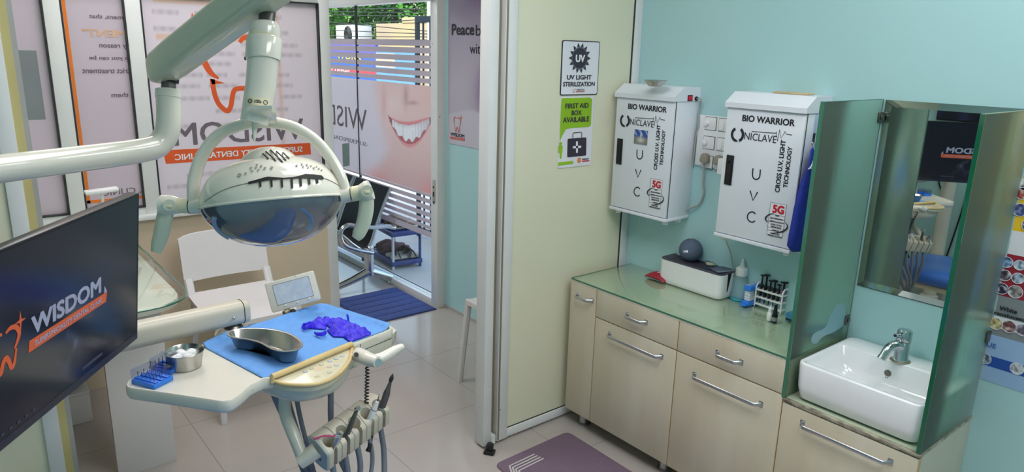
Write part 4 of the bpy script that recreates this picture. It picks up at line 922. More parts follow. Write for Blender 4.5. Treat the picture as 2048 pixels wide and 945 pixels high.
# squeeze bottle
bp = onZ(1478, 597, ZT); kpx = proj(V((bp.x, bp.y, ZT)))[2]/FPX; bh = lambda y: hz(bp, y)
sb = empty('squeeze_bottle', (bp.x, bp.y, ZT), 'clear squeeze bottle with white nozzle cap and a little blue liquid', 'bottle')
Tm = Matrix.Translation((bp.x, bp.y, 0)); r0 = 18.5*kpx
zs_ = [ZT, ZT+.006, bh(590), bh(575), bh(562), bh(552), bh(549)]
MB().lathe([(r0*.9, zs_[0]), (r0, zs_[1]), (r0, zs_[2]), (r0*.86, zs_[3]), (r0*.82, zs_[4]), (r0*.66, zs_[5]), (r0*.5, zs_[6])], Tm, 28).build('body', 'pla_clear', sb)
MB().lathe([(r0*.88, ZT+.002), (r0*.965, ZT+.008), (r0*.965, bh(597))], Tm, 28).build('liquid', 'clear_blue', sb)
MB().lathe([(r0*.62, bh(551)), (r0*.66, bh(550)), (r0*.66, bh(538)), (r0*.5, bh(535)), (r0*.3, bh(533)), (r0*.16, bh(525)), (r0*.09, bh(518)), (0, bh(517.6))], Tm, 24).build('nozzle_cap', 'white_plastic', sb)
# cotton roll dispenser
a = onZ(1483, 609, ZT); h1 = hz(a, 571)-ZT
kx = .034; ky = .072
cd = empty('cotton_dispenser', (a.x+kx/2, a.y+ky/2, ZT), 'blue and clear dispenser box of cotton rolls beside the squeeze bottle', 'dispenser')
MB().bx(a.x, a.x+kx, a.y-.006, a.y+ky, ZT, ZT+h1*.22, .003).bx(a.x+.004, a.x+kx-.004, a.y-.022, a.y-.004, ZT+.002, ZT+h1*.12, .002).build('tray', 'blue_plastic', cd)
MB().bx(a.x, a.x+kx, a.y, a.y+ky, ZT+h1*.76, ZT+h1, .004).build('lid', 'blue_plastic', cd)
MB().bx(a.x+.006, a.x+.010, a.y+.008, a.y+ky-.008, ZT+h1, ZT+h1+.0006).bx(a.x+.016, a.x+.018, a.y+.008, a.y+ky-.008, ZT+h1, ZT+h1+.0006).build('stripe', 'paper', cd, smooth=False)
MB().bx(a.x+.0005, a.x+kx-.0005, a.y+.0005, a.y+ky-.0005, ZT+h1*.22, ZT+h1*.76).build('window', 'acrylic', cd, smooth=False)
for k in range(4): 
    b = MB(); z_ = ZT+h1*(.29+.13*k); b.tube([(a.x+.004, a.y+.013, z_), (a.x+kx-.004, a.y+.013, z_)], .0062, 10).tube([(a.x+.004, a.y+.045, z_), (a.x+kx-.004, a.y+.045, z_)], .0062, 10) if False else b.bx(a.x+.004, a.x+kx-.004, a.y+.005, a.y+ky-.005, z_-.005, z_+.005, .003)
    b.build('cotton_layer', 'cotton', cd)
# test tube rack
a, c_ = onZ(1509, 611, ZT), onZ(1560, 628, ZT); rl = c_.x-a.x; ry = (a.y+c_.y)/2; rd = .075
zt_ = [hz(V((a.x, ry, 0)), 592)-ZT, hz(V((a.x, ry, 0)), 606)-ZT]
rh = hz(V((c_.x, ry, 0)), 582)-ZT
rkk = empty('test_tube_rack', (a.x+rl/2, ry+rd/2, ZT), 'white plastic test tube rack full of syringes beside the left glass screen', 'rack')
for x in (a.x, c_.x):
    b = MB(); b.tube([(x, ry, ZT), (x, ry, ZT+rh-.012), (x, ry+.012, ZT+rh), (x, ry+rd-.012, ZT+rh), (x, ry+rd, ZT+rh-.012), (x, ry+rd, ZT)], .0032, 8); b.build('end_frame', 'white_plastic', rkk)
slots = [(a.x+rl*(k+.5)/6, ry+rd*(.27 if r_ == 0 else .73)) for r_ in range(2) for k in range(6)]
for hh in (.010, rh*.42, rh*.74):
    b = MB(); b.bx(a.x, c_.x, ry-.002, ry+.004, ZT+hh-.003, ZT+hh+.003); b.bx(a.x, c_.x, ry+rd-.004, ry+rd+.002, ZT+hh-.003, ZT+hh+.003); b.bx(a.x-.002, a.x+.003, ry, ry+rd, ZT+hh-.003, ZT+hh+.003); b.bx(c_.x-.003, c_.x+.002, ry, ry+rd, ZT+hh-.003, ZT+hh+.003)
    b.bx(a.x, c_.x, ry+rd/2-.003, ry+rd/2+.003, ZT+hh-.002, ZT+hh+.002)
    for k in range(1, 6): b.bx(a.x+rl*k/6-.002, a.x+rl*k/6+.002, ry, ry+rd, ZT+hh-.002, ZT+hh+.002)
    b.build('shelf', 'white_plastic', rkk, smooth=False)
syr = [(0, .062, 'black', 0), (6, .080, 'black', 0), (1, .068, 'black', 1), (7, .056, 'black', 1), (2, .045, 'black', 0), (8, .078, 'black', 0), (3, .05, 'black', 1), (9, .066, 'black', 1), (5, .055, 'pink_dull', 2), (4, .036, 'black', 0)]
names = ['short black syringe in the front left corner of the test tube rack', 'tallest black syringe in the back left corner of the test tube rack', 'black syringe second from the left in the front row of the rack', 'black syringe second from the left in the back row of the rack', 'low black syringe third from the left in the front row of the rack', 'tall black syringe third from the left in the back row of the rack', 'black syringe fourth from the left in the front row of the rack', 'tilted looking black syringe fourth from the left in the back row of the rack', 'pinkish syringe with a wide black plunger bar at the right of the rack', 'shortest black syringe fifth from the left in the front row of the rack']
for (si, up, m_, kind), lb in zip(syr, names):
    x, y = slots[si]; r_ = .0068 if kind else .0058; T_ = Matrix.Translation((x, y, ZT)); zt2 = rh*.74+.012; top = rh*.80+up*.75
    s_ = empty('syringe', (x, y, ZT+.013), lb, 'syringe', 'syringes in the test tube rack')
    MB().lathe([(.0, .013), (.002, .0135), (.0022, .028), (r_*.9, .034), (r_*.9, zt2), (r_*1.7, zt2+.001), (r_*1.7, zt2+.0035), (r_*.6, zt2+.004)], T_, 14).build('barrel', m_ if m_ == 'pink_dull' else ('black_gloss' if si % 2 else 'rubber'), s_)
    MB().lathe([(r_*.55, zt2+.003), (r_*.55, top), (r_*1.5, top+.001), (r_*1.5, top+.004), (0, top+.0045)], T_, 14).build('plunger', 'black', s_)
    if kind: MB().box((x, y, ZT+top+.004), (.030 if kind == 2 else .022, .009, .006), Matrix.Rotation(.5*(si % 3)-.3, 3, 'Z'), .002).build('thumb_bar', 'black', s_)
# little bottles and box in front of the rack
p = onZ(1538.5, 641, ZT); T_ = Matrix.Translation((p.x, p.y, 0)); k_ = proj(V((p.x, p.y, ZT)))[2]/FPX; ph = lambda y: hz(p, y)
db = empty('dropper_bottle', (p.x, p.y, ZT), 'small white dropper bottle standing in front of the test tube rack', 'bottle')
MB().lathe([(5.2*k_, ZT), (5.8*k_, ZT+.002), (5.8*k_, ph(627)), (3.6*k_, ph(624))], T_, 20).build('body', 'white_plastic', db); MB().lathe([(4.0*k_, ph(624.5)), (4.2*k_, ph(623)), (3.8*k_, ph(617)), (1.6*k_, ph(615)), (1.1*k_, ph(610)), (0, ph(609.8))], T_, 18).build('cap', 'white_paint', db)
p = onZ(1548, 645, ZT); T_ = Matrix.Translation((p.x, p.y, 0)); k_ = proj(V((p.x, p.y, ZT)))[2]/FPX; ph = lambda y: hz(p, y)
kb = empty('bottle', (p.x, p.y, ZT), 'small black capped bottle beside the white dropper bottle', 'bottle')
MB().lathe([(5.2*k_, ZT), (5.8*k_, ZT+.002), (5.8*k_, ph(631)), (4.4*k_, ph(628))], T_, 20).build('body', 'black_gloss', kb); MB().lathe([(4.6*k_, ph(628.5)), (4.2*k_, ph(625)), (2.9*k_, ph(611)), (0, ph(610))], T_, 18).build('cap', 'black', kb); MB().lathe([(5.95*k_, ph(642)), (5.95*k_, ph(634))], T_, 20, caps=False).build('label', 'sticker_grey', kb)
p = onZ(1570, 641, ZT); bb = empty('small_box', (p.x+.02, p.y+.02, ZT), 'small teal box half hidden behind the left glass screen', 'box')
h_ = hz(p, 626)-ZT; MB().bx(p.x, xs3-.012, p.y, p.y+.05, ZT, ZT+h_, .001).build('carton', 'teal_box', bb); MB().bx(p.x+.002, xs3-.014, p.y-.0006, p.y, ZT+h_*.1, ZT+h_*.35).build('label', 'ink', bb, smooth=False)
# ================================================================== ON THE MINT WALL
DU = .155; YU = YW-DU
FU = Fr((0, YU, 0), (1, 0, 0), (0, 0, 1))
def uvc(x0, x1, z0, z1, label, photo):
    W_, H_ = x1-x0, z1-z0
    r = empty('sterilizer_cabinet', ((x0+x1)/2, YW, z0), label, 'sterilizer cabinet', 'white wall cabinets')
    MB().bx(x0, x1, YU+.012, YW-.001, z0, z1-.0125, .002).build('body', 'white_metal', r)
    # hood: sloped front edge above the door
    pr = [V((0, YW-.001, z1-.012)), V((0, YW-.001, z1+.044)), V((0, YU+.045, z1+.044)), V((0, YU-.010, z1+.006)), V((0, YU-.010, z1-.012))]
    MB().poly3([V((x0-.004, p.y, p.z)) for p in pr], V((1, 0, 0)), W_+.008).build('hood', 'white_metal', r, smooth=False)
    dr_ = MB().bx(x0+.002, x1-.002, YU, YU+.012, z0+.012, z1-.013, .0015).build('door', 'white_metal', r)
    MB().bx(x0-.002, x1+.002, YU-.004, YW-.002, z0-.004, z0+.009, .002).build('base_lip', 'white_metal', r)
    MB().bx(x0+.0045, x1-.0045, YU+.0105, YU+.0125, z1-.013, z1-.010).bx(x1-.0022, x1-.0006, YU+.009, YU+.0125, z0+.01, z1-.01).build('door_gap', 'frame_dark', r, smooth=False)
    for xx, yy in ((x0+.025, YU+.03), (x1-.025, YU+.03), (x1-.025, YW-.04), (x0+.025, YW-.04)):
        MB().lathe([(.010, z0-.022), (.012, z0-.020), (.012, z0-.003)], Matrix.Translation((xx, yy, 0)), 14).build('foot', 'white_plastic', r)
    hb_ = MB().bx(x0+.020, x0+.052, YU-.004, YU, z0+H_*.40, z0+H_*.625, .002).build('door_handle', 'black', r)
    MB().bx(x0+.026, x0+.046, YU-.0055, YU-.0038, z0+H_*.42, z0+H_*.605, .002).build('recess', 'dark_slot', hb_)
    MB().cyl((x0+.036, YU-.006, z0+H_*.575), (x0+.036, YU-.003, z0+H_*.575), .006).build('lock', 'black_gloss', hb_)
    sw_ = MB().bx(x1+.001, x1+.004, YW-.085, YW-.05, z1-.012, z1+.014, .001).build('switch', 'black', r); MB().bx(x1+.004, x1+.007, YW-.080, YW-.055, z1-.008, z1+.010, .001).build('rocker', 'red', sw_)
    MB().cyl((x1, YW-.03, z1-.002), (x1+.010, YW-.03, z1-.002), .009).build('cable_gland', 'black', r)
    F = Fr((x0, YU, z0), (1, 0, 0), (0, 0, 1))
    # measured on the right cabinet in the photograph, in door units
    q = lambda x, y: (lambda p: V(((p.x-uX0)/(uX1-uX0)*W_, (p.y-uZ0)/(uZ1-uZ0)*H_)))(FU.uv(1400+x*.4021, 160+y*.4022))
    def T(s, a, b, top, m='ink', **kw):
        A, B_, C_ = q(*a), q(*b), q(*top); text(F, s, A.x, (A.y+B_.y)/2, B_.x-A.x, C_.y-A.y, m, dr_, **kw)
    def TV_(s, a, b, left, m='ink', **kw):
        A, B_, C_ = q(*a), q(*b), q(*left); text(F, s, (A.x+B_.x)/2, A.y, B_.y-A.y, abs(A.x-C_.x), m, dr_, rot=math.pi/2, **kw)
    T('BIO WARRIOR', (210, 206), (471, 230), (213, 174), bold=.03)
    T('NICLAVE', (220, 298), (379, 313), (220, 262), bold=-.004)
    cc = q(187, 272); rx = abs(q(214, 280).x-q(160, 272).x)/2
    arc = [[tuple(cc+V((rx*math.cos(a), rx*1.02*math.sin(a)))) for a in [math.radians(120+(262-120)*k/10) for k in range(11)]], [tuple(cc+V((rx*math.cos(a), rx*1.02*math.sin(a)))) for a in [math.radians(-66+126*k/10) for k in range(11)]]]
    strokes(F, arc, rx*.44, 'emblem', 'ink', dr_); 
    strokes(F, [[tuple(cc+V((-rx*.15, -rx*.95))), tuple(cc+V((rx*.12, -rx*1.12)))]], rx*.22, 'emblem', 'ink', dr_)
    ecg = [(258, 256), (330, 262), (376, 265), (380, 258), (386, 306), (397, 247), (404, 290), (425, 256), (431, 270), (458, 274)]
    strokes(F, [[tuple(q(*p)) for p in ecg]], .0022, 'pulse_line', 'ink', dr_)
    TV_('CROSS U.V. LIGHT', (396, 562), (428, 300), (372, 560), bold=.03); TV_('TECHNOLOGY', (434, 538), (462, 334), (412, 536), bold=.03)
    lw = .0046
    strokes(F, [[tuple(q(*p)) for p in ((264, 440), (262, 475), (268, 490), (280, 495), (292, 490), (298, 478), (301, 446))]], lw, 'lettering', 'ink', dr_, k=4)
    strokes(F, [[tuple(q(*p)) for p in ((250, 551), (264, 600), (287, 558))]], lw, 'lettering', 'ink', dr_)
    strokes(F, [[tuple(q(*p)) for p in ((276, 668), (266, 658), (250, 659), (238, 672), (237, 690), (248, 704), (262, 708), (274, 702))]], lw, 'lettering', 'ink', dr_, k=4)
    st = flat_shape(F, [[tuple(q(*p)) for p in ((353, 608), (432, 622), (410, 786), (333, 770))]], 'sticker', 'white_paint', dr_, h=.0004, px=False)
    T('5G', (360, 662), (418, 668), (360, 620), 'red', bold=.05, h=.002)
    bo = [[(353, 608), (432, 622), (410, 786), (333, 770), (353, 608)], [(346, 666), (424, 680)], [(344, 688), (423, 700)], [(342, 703), (420, 716)], [(338, 731), (416, 744)], [(336, 746), (414, 760)]]
    strokes(F, [[tuple(q(*p)) for p in L] for L in bo], .0008, 'rule', 'ink', dr_, h=.0014)
    for s, x0_, x1_, y_ in (('NEW', 376, 396, 677), ('MULTI FREQUENCY', 351, 416, 692), ('GERMAN QUALITY', 347, 418, 708), ('SUPER ULTRA', 352, 408, 722), ('REFLECTION', 354, 404, 734), ('CABINET', 358, 394, 750), ('MIRROR COATING', 338, 408, 778), ('MERCURY', 352, 398, 767)):
        T(s, (x0_, y_), (x1_, y_+7), (x0_, y_-8), h=.002, bold=.01)
    e1_ = [(370, 664), (350, 668), (332, 680), (328, 692), (336, 704), (343, 707)]; e2_ = [(424, 708), (436, 722), (434, 738), (416, 752), (384, 760), (350, 761)]
    for e_ in (e1_, e2_): strokes(F, [[tuple(q(*p)) for p in e_]], lambda t: .0008+.0042*math.sin(math.pi*t), 'swoosh', 'ink', dr_, h=.003, k=5)
    if photo:
        P0, P1 = FU.uv(1268, 287), FU.uv(1297, 262)
        def sky_(u, v):
            t = (v-P0.y)/(P1.y-P0.y); s = (u-P0.x)/(P1.x-P0.x)
            c = mixc((120, 122, 118), (44, 78, 160), sst(.45, .6, t)); c = mixc(c, (210, 214, 220), .7*sst(.5, .7, t)*(math.sin(s*14+t*9) > .5)); c = mixc(c, (214, 212, 204), math.exp(-((s-.5)/.28)**2-((t-.3)/.2)**2)); return mixc(c, (224, 220, 214), math.exp(-((s-.5)/.06)**2-((t-.62)/.2)**2))
        MB().bx(P0.x-.001, P1.x+.001, YU-.0018, YU, P0.y-.001, P1.y+.001).build('photo_sticker', 'paper', dr_, smooth=False); paint(FU, P0.x, P1.x, P0.y, P1.y, 30, 26, sky_, 'photo_sticker', 'print', dr_, h=.0022)
    return r
uX0, uX1, uZ0, uZ1 = onY(1431, 450, YU).x, onY(1575, 490, YU).x, onY(1430, 469, YU).z, onY(1455, 207, YU).z
aX0, aX1, aZ0, aZ1 = onY(1221, 400, YU).x, onY(1326, 430, YU).x, onY(1221, 416, YU).z, onY(1236, 188, YU).z
aX1 = max(aX1, onY(1351, 200, YU).x)
uX1 = max(uX1, onY(1615, 220, YU).x)
print('uvc', uX0, uX1, uZ0, uZ1, aX0, aX1, aZ0, aZ1)
uvc(aX0, aX1, aZ0, aZ1, 'white sterilizer wall cabinet with a steel bowl on top, nearer the sliding door', True)
uvc(uX0, uX1, uZ0, uZ1, 'white sterilizer wall cabinet with a blue apron on its side, nearer the mirror', False)
# bowl on top of the first
p = onZ(1310, 173, aZ1+.044); p.y = min(p.y, YW-.056); p.x = onY(1310, 170, p.y).x; k_ = proj(p)[2]/FPX; bw = empty('steel_bowl', p, 'small shallow steel bowl on top of the left sterilizer cabinet', 'bowl')
zr = hz(p, 161); o = MB().lathe([(0, p.z+.0015), (13*k_, p.z+.0015), (19*k_, p.z+.012), (23.5*k_, zr-.001), (24.5*k_, zr), (24.5*k_, zr+.001), (23*k_, zr), (18*k_, p.z+.014), (12*k_, p.z+.004), (0, p.z+.004)], Matrix.Translation((p.x, p.y, 0)), 32).build('shell', 'steel', bw)
MB().lathe([(11*k_, p.z), (13*k_, p.z+.0018), (11*k_, p.z+.0018)], Matrix.Translation((p.x, p.y, 0)), 24).build('foot', 'steel', bw)
o = MB().bx(uX0+.12, uX1-.06, YW-.06, YW-.012, uZ1+.0445, uZ1+.05, .001).build('wooden_strip', 'laminate_edge'); tag(o, 'thin brown strip lying on top of the right sterilizer cabinet', 'strip')
# switchboard
FWL = Fr((0, YW, 0), (1, 0, 0), (0, 0, 1))
s0, s1 = FWL.uv(1402, 229), FWL.uv(1391, 329); sx0 = (s0.x+s1.x)/2; sz0, sz1 = s1.y, s0.y
sbd = empty('switchboard', (sx0+.12, YW, sz0), 'white switchboard with sockets and switches between the sterilizer cabinets', 'switchboard')
MB().bx(sx0, sx0+.26, YW-.010, YW-.0005, sz0, sz1, .002).build('plate', 'white_plastic', sbd)
mw, mh = .052, .050
for r_ in range(3):
    for c_ in range(3):
        xx = sx0+.036+c_*.0655; zz_ = sz1-.032-r_*(sz1-sz0-.064-.0)/2-.012+(.012 if r_ == 0 else (.006 if r_ == 1 else -.0))
        MB().bx(xx-.002, xx+mw+.002, YW-.0108, YW-.0098, zz_-mh/2-.002, zz_+mh/2+.002).build('module_gap', 'frame_dark', sbd, smooth=False)
        md_ = MB().bx(xx, xx+mw, YW-.0135, YW-.010, zz_-mh/2, zz_+mh/2, .001).build('module', 'white_plastic', sbd)
        if r_ < 2 and c_ == 0: MB().lathe([(.011, 0), (.011, .008), (.008, .010), (0, .0102)], Matrix.Translation((xx+.009, YW-.0135, zz_)) @ Matrix.Rotation(math.pi/2, 4, 'X'), 18).build('knob', 'white_paint', md_)
        elif r_ < 2:
            for k in range(2): MB().box((xx+mw*(.27+.46*k), YW-.0145, zz_), (mw*.42, .004, mh*.86), Matrix.Rotation(.09*(1 if k else -1), 3, 'X'), .001).build('rocker', 'white_plastic', md_)
zpl = sz0+.038
plugs = []
for k in range(2):
    px_ = sx0+.036+k*.0655+mw*.48
    pg = empty('power_plug', (px_, YW-.0135, zpl), ['taupe round power plug with its cable hanging from the lower left socket', 'taupe round power plug in the second socket behind the adapter'][k], 'plug')
    P_ = [(0, .019), (.014, .013), (.019, -.004), (.017, -.019), (0, -.021), (-.017, -.019), (-.019, -.004), (-.014, .013)]; P2, _ = spline([V((a_, b_, 0)) for a_, b_ in P_], 4, True)
    MB().prism([(p.x, p.y) for p in P2], .026, Matrix.Translation((px_, YW-.0137, zpl)) @ Matrix.Rotation(math.pi/2, 4, 'X'), .006).build('body', 'taupe', pg)
    plugs.append(pg)
    if k == 0:
        MB().lathe([(.006, 0), (.004, -.016)], Matrix.Translation((px_, YW-.028, zpl-.018)), 12).build('strain_relief', 'taupe', pg)
        e = onY(1379, 417, YW-.02)
        MB().tube([(px_, YW-.028, zpl-.03), (px_, YW-.02, zpl-.12), onY(1408, 385, YW-.012), onY(1398, 409, YW-.012), e, (aX1-.02, YW-.02, aZ0+.005)], .0042, 10, smooth=6).build('cable', 'cable_grey', pg)
px_ = sx0+.036+.0655+mw*.48
ad = empty('power_adapter', (px_+.04, YW-.04, zpl-.03), 'white power adapter plugged in at the lower edge of the switchboard', 'adapter')
MB().bx(px_+.0205, px_+.075, YW-.062, YW-.0145, zpl-.052, zpl+.012, .004).build('body', 'white_plastic', ad)
e = onY(1449, 480, YW-.02); f_ = onY(1466, 542, YW-.012)
MB().tube([(px_+.045, YW-.035, zpl-.05), (px_+.048, YW-.02, zpl-.12), (px_+.05, YW-.012, e.z+.06), V((e.x, YW-.012, e.z)), (f_.x-.02, YW-.012, (e.z+f_.z)/2+.01), f_, (f_.x+.01, YW-.02, ZT+.10), (f_.x, YW-.03, ZT+.004)], .0026, 8, smooth=6).build('cable', 'cable_grey', ad)
g_ = [V((aX1+.010, YW-.03, aZ1-.002)), V((aX1+.03, YW-.03, aZ1-.004)), onY(1399, 222, YW-.012), onY(1398, 250, YW-.012), onY(1392, 272, YW-.012), V((aX1+.004, YW-.012, aZ1-.28))]
o = MB().tube(g_, .0035, 10, smooth=6).build('power_cable', 'cable_grey'); tag(o, 'grey power cable looping from the side of the left sterilizer cabinet', 'cable')
# apron on hook
hk = onX(1637, 243, uX1)
hkk = empty('adhesive_hook', (uX1, hk.y, hk.z), 'clear adhesive hook on the side of the right sterilizer cabinet', 'hook')
MB().bx(uX1+.0005, uX1+.0025, hk.y-.028, hk.y+.028, hk.z-.055, hk.z+.028, .0005).build('pad', 'sticker_grey' if False else 'acrylic', hkk)
MB().tube([(uX1+.002, hk.y, hk.z), (uX1+.016, hk.y, hk.z-.004), (uX1+.020, hk.y, hk.z+.006)], .003, 8, smooth=4).build('hook', 'acrylic', hkk)
ap = empty('apron', (uX1+.03, hk.y, hk.z), 'dark blue cloth apron hanging on the side of the right sterilizer cabinet', 'apron')
xa_ = uX1+.036
oL = [(1628, 290), (1621, 300), (1617, 330), (1605, 362), (1592, 420), (1581, 475), (1578, 494), (1584, 504)]
rs = []
for i, (x, y) in enumerate(oL):
    p = onX(x, y, xa_); s_ = i/(len(oL)-1)
    yR = hk.y+.012+.085*sst(0, .55, s_)
    if i == len(oL)-1: yR -= .02
    z_ = p.z; n_ = 26; ring = []
    for k in range(n_):
        a = 2*math.pi*k/n_; t = .5+.5*math.cos(a); yy = p.y+(yR-p.y)*(1-t); th = (.005+.014*sst(0, .6, s_))*(1+.25*math.sin(yy*120+s_*2))*(abs(math.sin(a))**.7)*(1 if math.sin(a) > 0 else -1)
        ring.append(V((xa_+th+.003*math.sin(yy*90+1+s_*3), yy, z_)))
    rs.append(ring)
MB().rings(rs).build('cloth', 'navy', ap, ang=70)
p0, p1 = onX(1630, 288, xa_), onX(1633, 285, xa_)
MB().tube([V((xa_-.004, (p0.y+hk.y)/2-.012, p0.z)), V((uX1+.024, hk.y-.002, (p0.z+hk.z)/2)), V((uX1+.018, hk.y, hk.z+.004)), V((uX1+.026, hk.y+.004, (p0.z+hk.z)/2)), V((xa_, hk.y+.014, p0.z))], .006, 8, flat=.4, smooth=5).build('neck_strap', 'navy', ap)
MB().tube([onX(x, y, xa_+.020) for x, y in ((1625, 285), (1629, 297), (1630, 310), (1624, 330), (1619, 337))], .0022, 6, smooth=4).build('piping', 'paper', ap)
MB().tube([onX(x, y, xa_+.021) for x, y in ((1617, 338), (1626, 336), (1633, 334))], .0022, 6).build('piping', 'paper', ap)
b_ = onX(1627, 278, uX1); MB().bx(uX1+.0005, uX1+.003, b_.y-.008, b_.y+.004, b_.z-.02, b_.z+.02).build('hook_tail', 'frame_dark', hkk, smooth=False)
# ---- signs on the sliding door
FD = Fr((XP+.0005, 0, 0), (0, 1, 0), (0, 0, 1))
z2 = lambda x, y: (1110+x*.2907, 70+y*.2910)
def board(nm, corners, label, cat, rim):
    C_ = [FD.uv(*z2(*p)) for p in corners]; u0, u1 = (C_[0].x+C_[3].x)/2, (C_[1].x+C_[2].x)/2; v1, v0 = (C_[0].y+C_[1].y)/2, (C_[2].y+C_[3].y)/2
    r = empty(nm, (XP, (u0+u1)/2, v0), label, cat)
    MB().prism([(p[0]+(u0+u1)/2, p[1]+(v0+v1)/2) for p in rrect(u1-u0, v1-v0, .008, 4)], .003, FD.mat()).build('board', rim, r, smooth=False)
    MB().prism([(p[0]+(u0+u1)/2, p[1]+(v0+v1)/2) for p in rrect(u1-u0-.008, v1-v0-.008, .006, 4)], .0008, FD.mat(.0028)).build('face', 'paper', r, smooth=False)
    return r, Fr((XP+.0041, 0, 0), (0, 1, 0), (0, 0, 1))
sg, F = board('wall_sign', [(50, 38), (306, 42), (288, 412), (30, 415)], 'white sign with a black sun emblem on the cream sliding door', 'sign', 'sign_dark')
q = lambda x, y: F.uv(*z2(x, y))
cc = q(170, 160); ru = (q(220, 160).x-q(120, 160).x)/2
flat_shape(F, [[tuple(v) for v in circ(cc, ru, 32)]], 'sun_disc', 'sign_dark', sg, px=False)
strokes(F, [circ(cc, ru*1.06, 32)+circ(cc, ru*1.06, 32)[:1]], ru*.05, 'sun_ring', 'sign_dark', sg)
flat_shape(F, [[tuple(cc+V((math.cos(a+d_), math.sin(a+d_)))*ru*k) for d_, k in ((-.17, 1.12), (0, 1.5), (.17, 1.12))] for a in [math.pi*2*j/14+.0 for j in range(14)]], 'sun_ray', 'sign_dark', sg, px=False)
def T2(F, s, a, b, hh, m, parent, **kw): textpx(F, s, z2(*a), z2(*b), hh*.291, m, parent, **kw)
T2(F, 'UV', (138, 188), (203, 187), 52, 'paper', sg, bold=.05, h=.002)
T2(F, 'UV LIGHT', (80, 311), (250, 303), 32, 'sign_dark', sg, bold=.035); T2(F, 'STERILIZATION', (54, 357), (272, 350), 31, 'sign_dark', sg, bold=.03)
T2(F, 'WISDOM', (146, 384), (200, 382), 12, 'sign_dark', sg, bold=.0); flat_shape(F, [[z2(144, 387), z2(203, 385), z2(203, 392), z2(144, 394)]], 'bar', 'red_soft', sg)
a, b_ = q(120, 397), q(138, 372); tooth(F, a.x, a.y, b_.x-a.x, b_.y-a.y, 'red_soft', sg)
sg2, F = board('wall_sign', [(38, 425), (265, 420), (243, 898), (18, 912)], 'green and white first aid sign below the sun sign on the cream sliding door', 'sign', 'paper')
q = lambda x, y: F.uv(*z2(x, y))
bub = [(44, 440), (52, 434), (236, 430), (254, 440), (246, 620), (234, 632), (112, 640), (74, 648), (50, 690), (33, 730), (35, 640), (41, 500)]
flat_shape(F, [[tuple(q(*p)) for p in bub]], 'speech_bubble', 'lime', sg2, px=False)
for s, a, b_, hh in (('FIRST AID', (68, 508), (228, 500), 35), ('BOX', (111, 553), (180, 550), 34), ('AVAILABLE', (52, 605), (232, 594), 37)): T2(F, s, a, b_, hh, 'sign_dark', sg2, bold=.03, h=.002)
cs = [tuple(q(*p)) for p in ((86, 714), (215, 704), (213, 829), (83, 842))]; flat_shape(F, [rndpoly(cs, .006)], 'first_aid_case', 'sign_dark', sg2, px=False)
strokes(F, [[tuple(q(*p)) for p in ((122, 710), (122, 680), (127, 674), (176, 669), (183, 674), (183, 706))]], .0035, 'case_handle', 'sign_dark', sg2)
flat_shape(F, [[tuple(q(*p)) for p in ((142, 732), (155, 731), (155, 810), (142, 811))], [tuple(q(*p)) for p in ((120, 765), (177, 761), (177, 776), (120, 780))]], 'cross', 'paper', sg2, h=.0018, px=False)
flat_shape(F, [[tuple(v) for v in circ(q(38, 748), .0075, 16)], [tuple(q(*p)) for p in ((24, 762), (52, 761), (50, 810), (45, 812), (44, 850), (32, 851), (31, 812), (23, 812))]], 'pictogram', 'lime', sg2, px=False)
flat_shape(F, [[tuple(q(*p)) for p in ((21, 876), (124, 866), (123, 887), (20, 899))]], 'strip', 'lime', sg2, px=False)
flat_shape(F, [[tuple(v) for v in circ(q(166, 862), .0115, 20)]], 'roundel', 'orange', sg2, px=False); a, b_ = q(161, 868), q(171, 855); tooth(F, a.x, a.y, b_.x-a.x, b_.y-a.y, 'paper', sg2, h=.002)
T2(F, 'WISDOM', (184, 861), (230, 857), 11, 'sign_dark', sg2, bold=.02); flat_shape(F, [[tuple(q(*p)) for p in ((186, 865), (235, 861), (235, 868), (186, 873))]], 'bar', 'red', sg2, px=False)
# ---- waste chart
FC = Fr((0, YW-.0015, 0), (1, 0, 0), (0, 0, 1)); q = lambda x, y: FC.uv(1950+x*.4558, 360+y*.4550)
pc = empty('wall_chart', (-.5, YW, .66), 'colour coded waste sorting wall chart at the right behind the glass screen', 'chart')
cx0, cx1, cb0 = -.656, -.18, q(120, 905).y
cb0 = (FC.uv(1955, 758).y+FC.uv(2045, 783).y)/2
bands = [(q(180, 225).y, 1.55, 'hoarding_yellow'), (q(170, 330).y, q(180, 225).y, 'paper'), (q(160, 520).y, q(170, 330).y, 'red_dark'), (q(140, 610).y, q(160, 520).y, 'sticker_grey'), (q(130, 660).y, q(140, 610).y, 'paper'), (q(110, 690).y, q(130, 660).y, 'sticker_grey'), (cb0, q(110, 690).y, 'chart_blue')]
MT['chart_blue'] = mat('chart_blue', (156, 186, 226), .4); MT['chart_deep'] = mat('chart_deep', (36, 80, 168), .4)
MB().bx(cx0, cx1, YW-.0012, YW-.0002, cb0, 1.56).build('sheet', 'paper', pc, smooth=False)
for z0_, z1_, m_ in bands: MB().bx(cx0+.001, cx1-.001, YW-.0018, YW-.0010, z0_, z1_).build('band', m_, pc, smooth=False)
zz0, zz1 = q(150, 880).y, q(150, 815).y
zz0, zz1 = (FC.uv(1957, 728).y+FC.uv(2046, 752).y)/2, (FC.uv(1962, 708).y+FC.uv(2046, 730).y)/2
MB().bx(cx0+.001, cx1-.001, YW-.0024, YW-.0016, zz0, zz1).build('band', 'chart_deep', pc, smooth=False)
textpx(FC, 'White', (1999, 620), (2034, 629), 9, 'ink', pc, bold=.03, h=.002); textpx(FC, '(Translucent)', (1974, 627), (2056, 648), 10, 'ink', pc, bold=.03, h=.002); textpx(FC, 'BLUE', (1957, 690), (1992, 696), 9, 'chart_deep', pc, bold=.0, h=.002)
rn = random.Random(9)
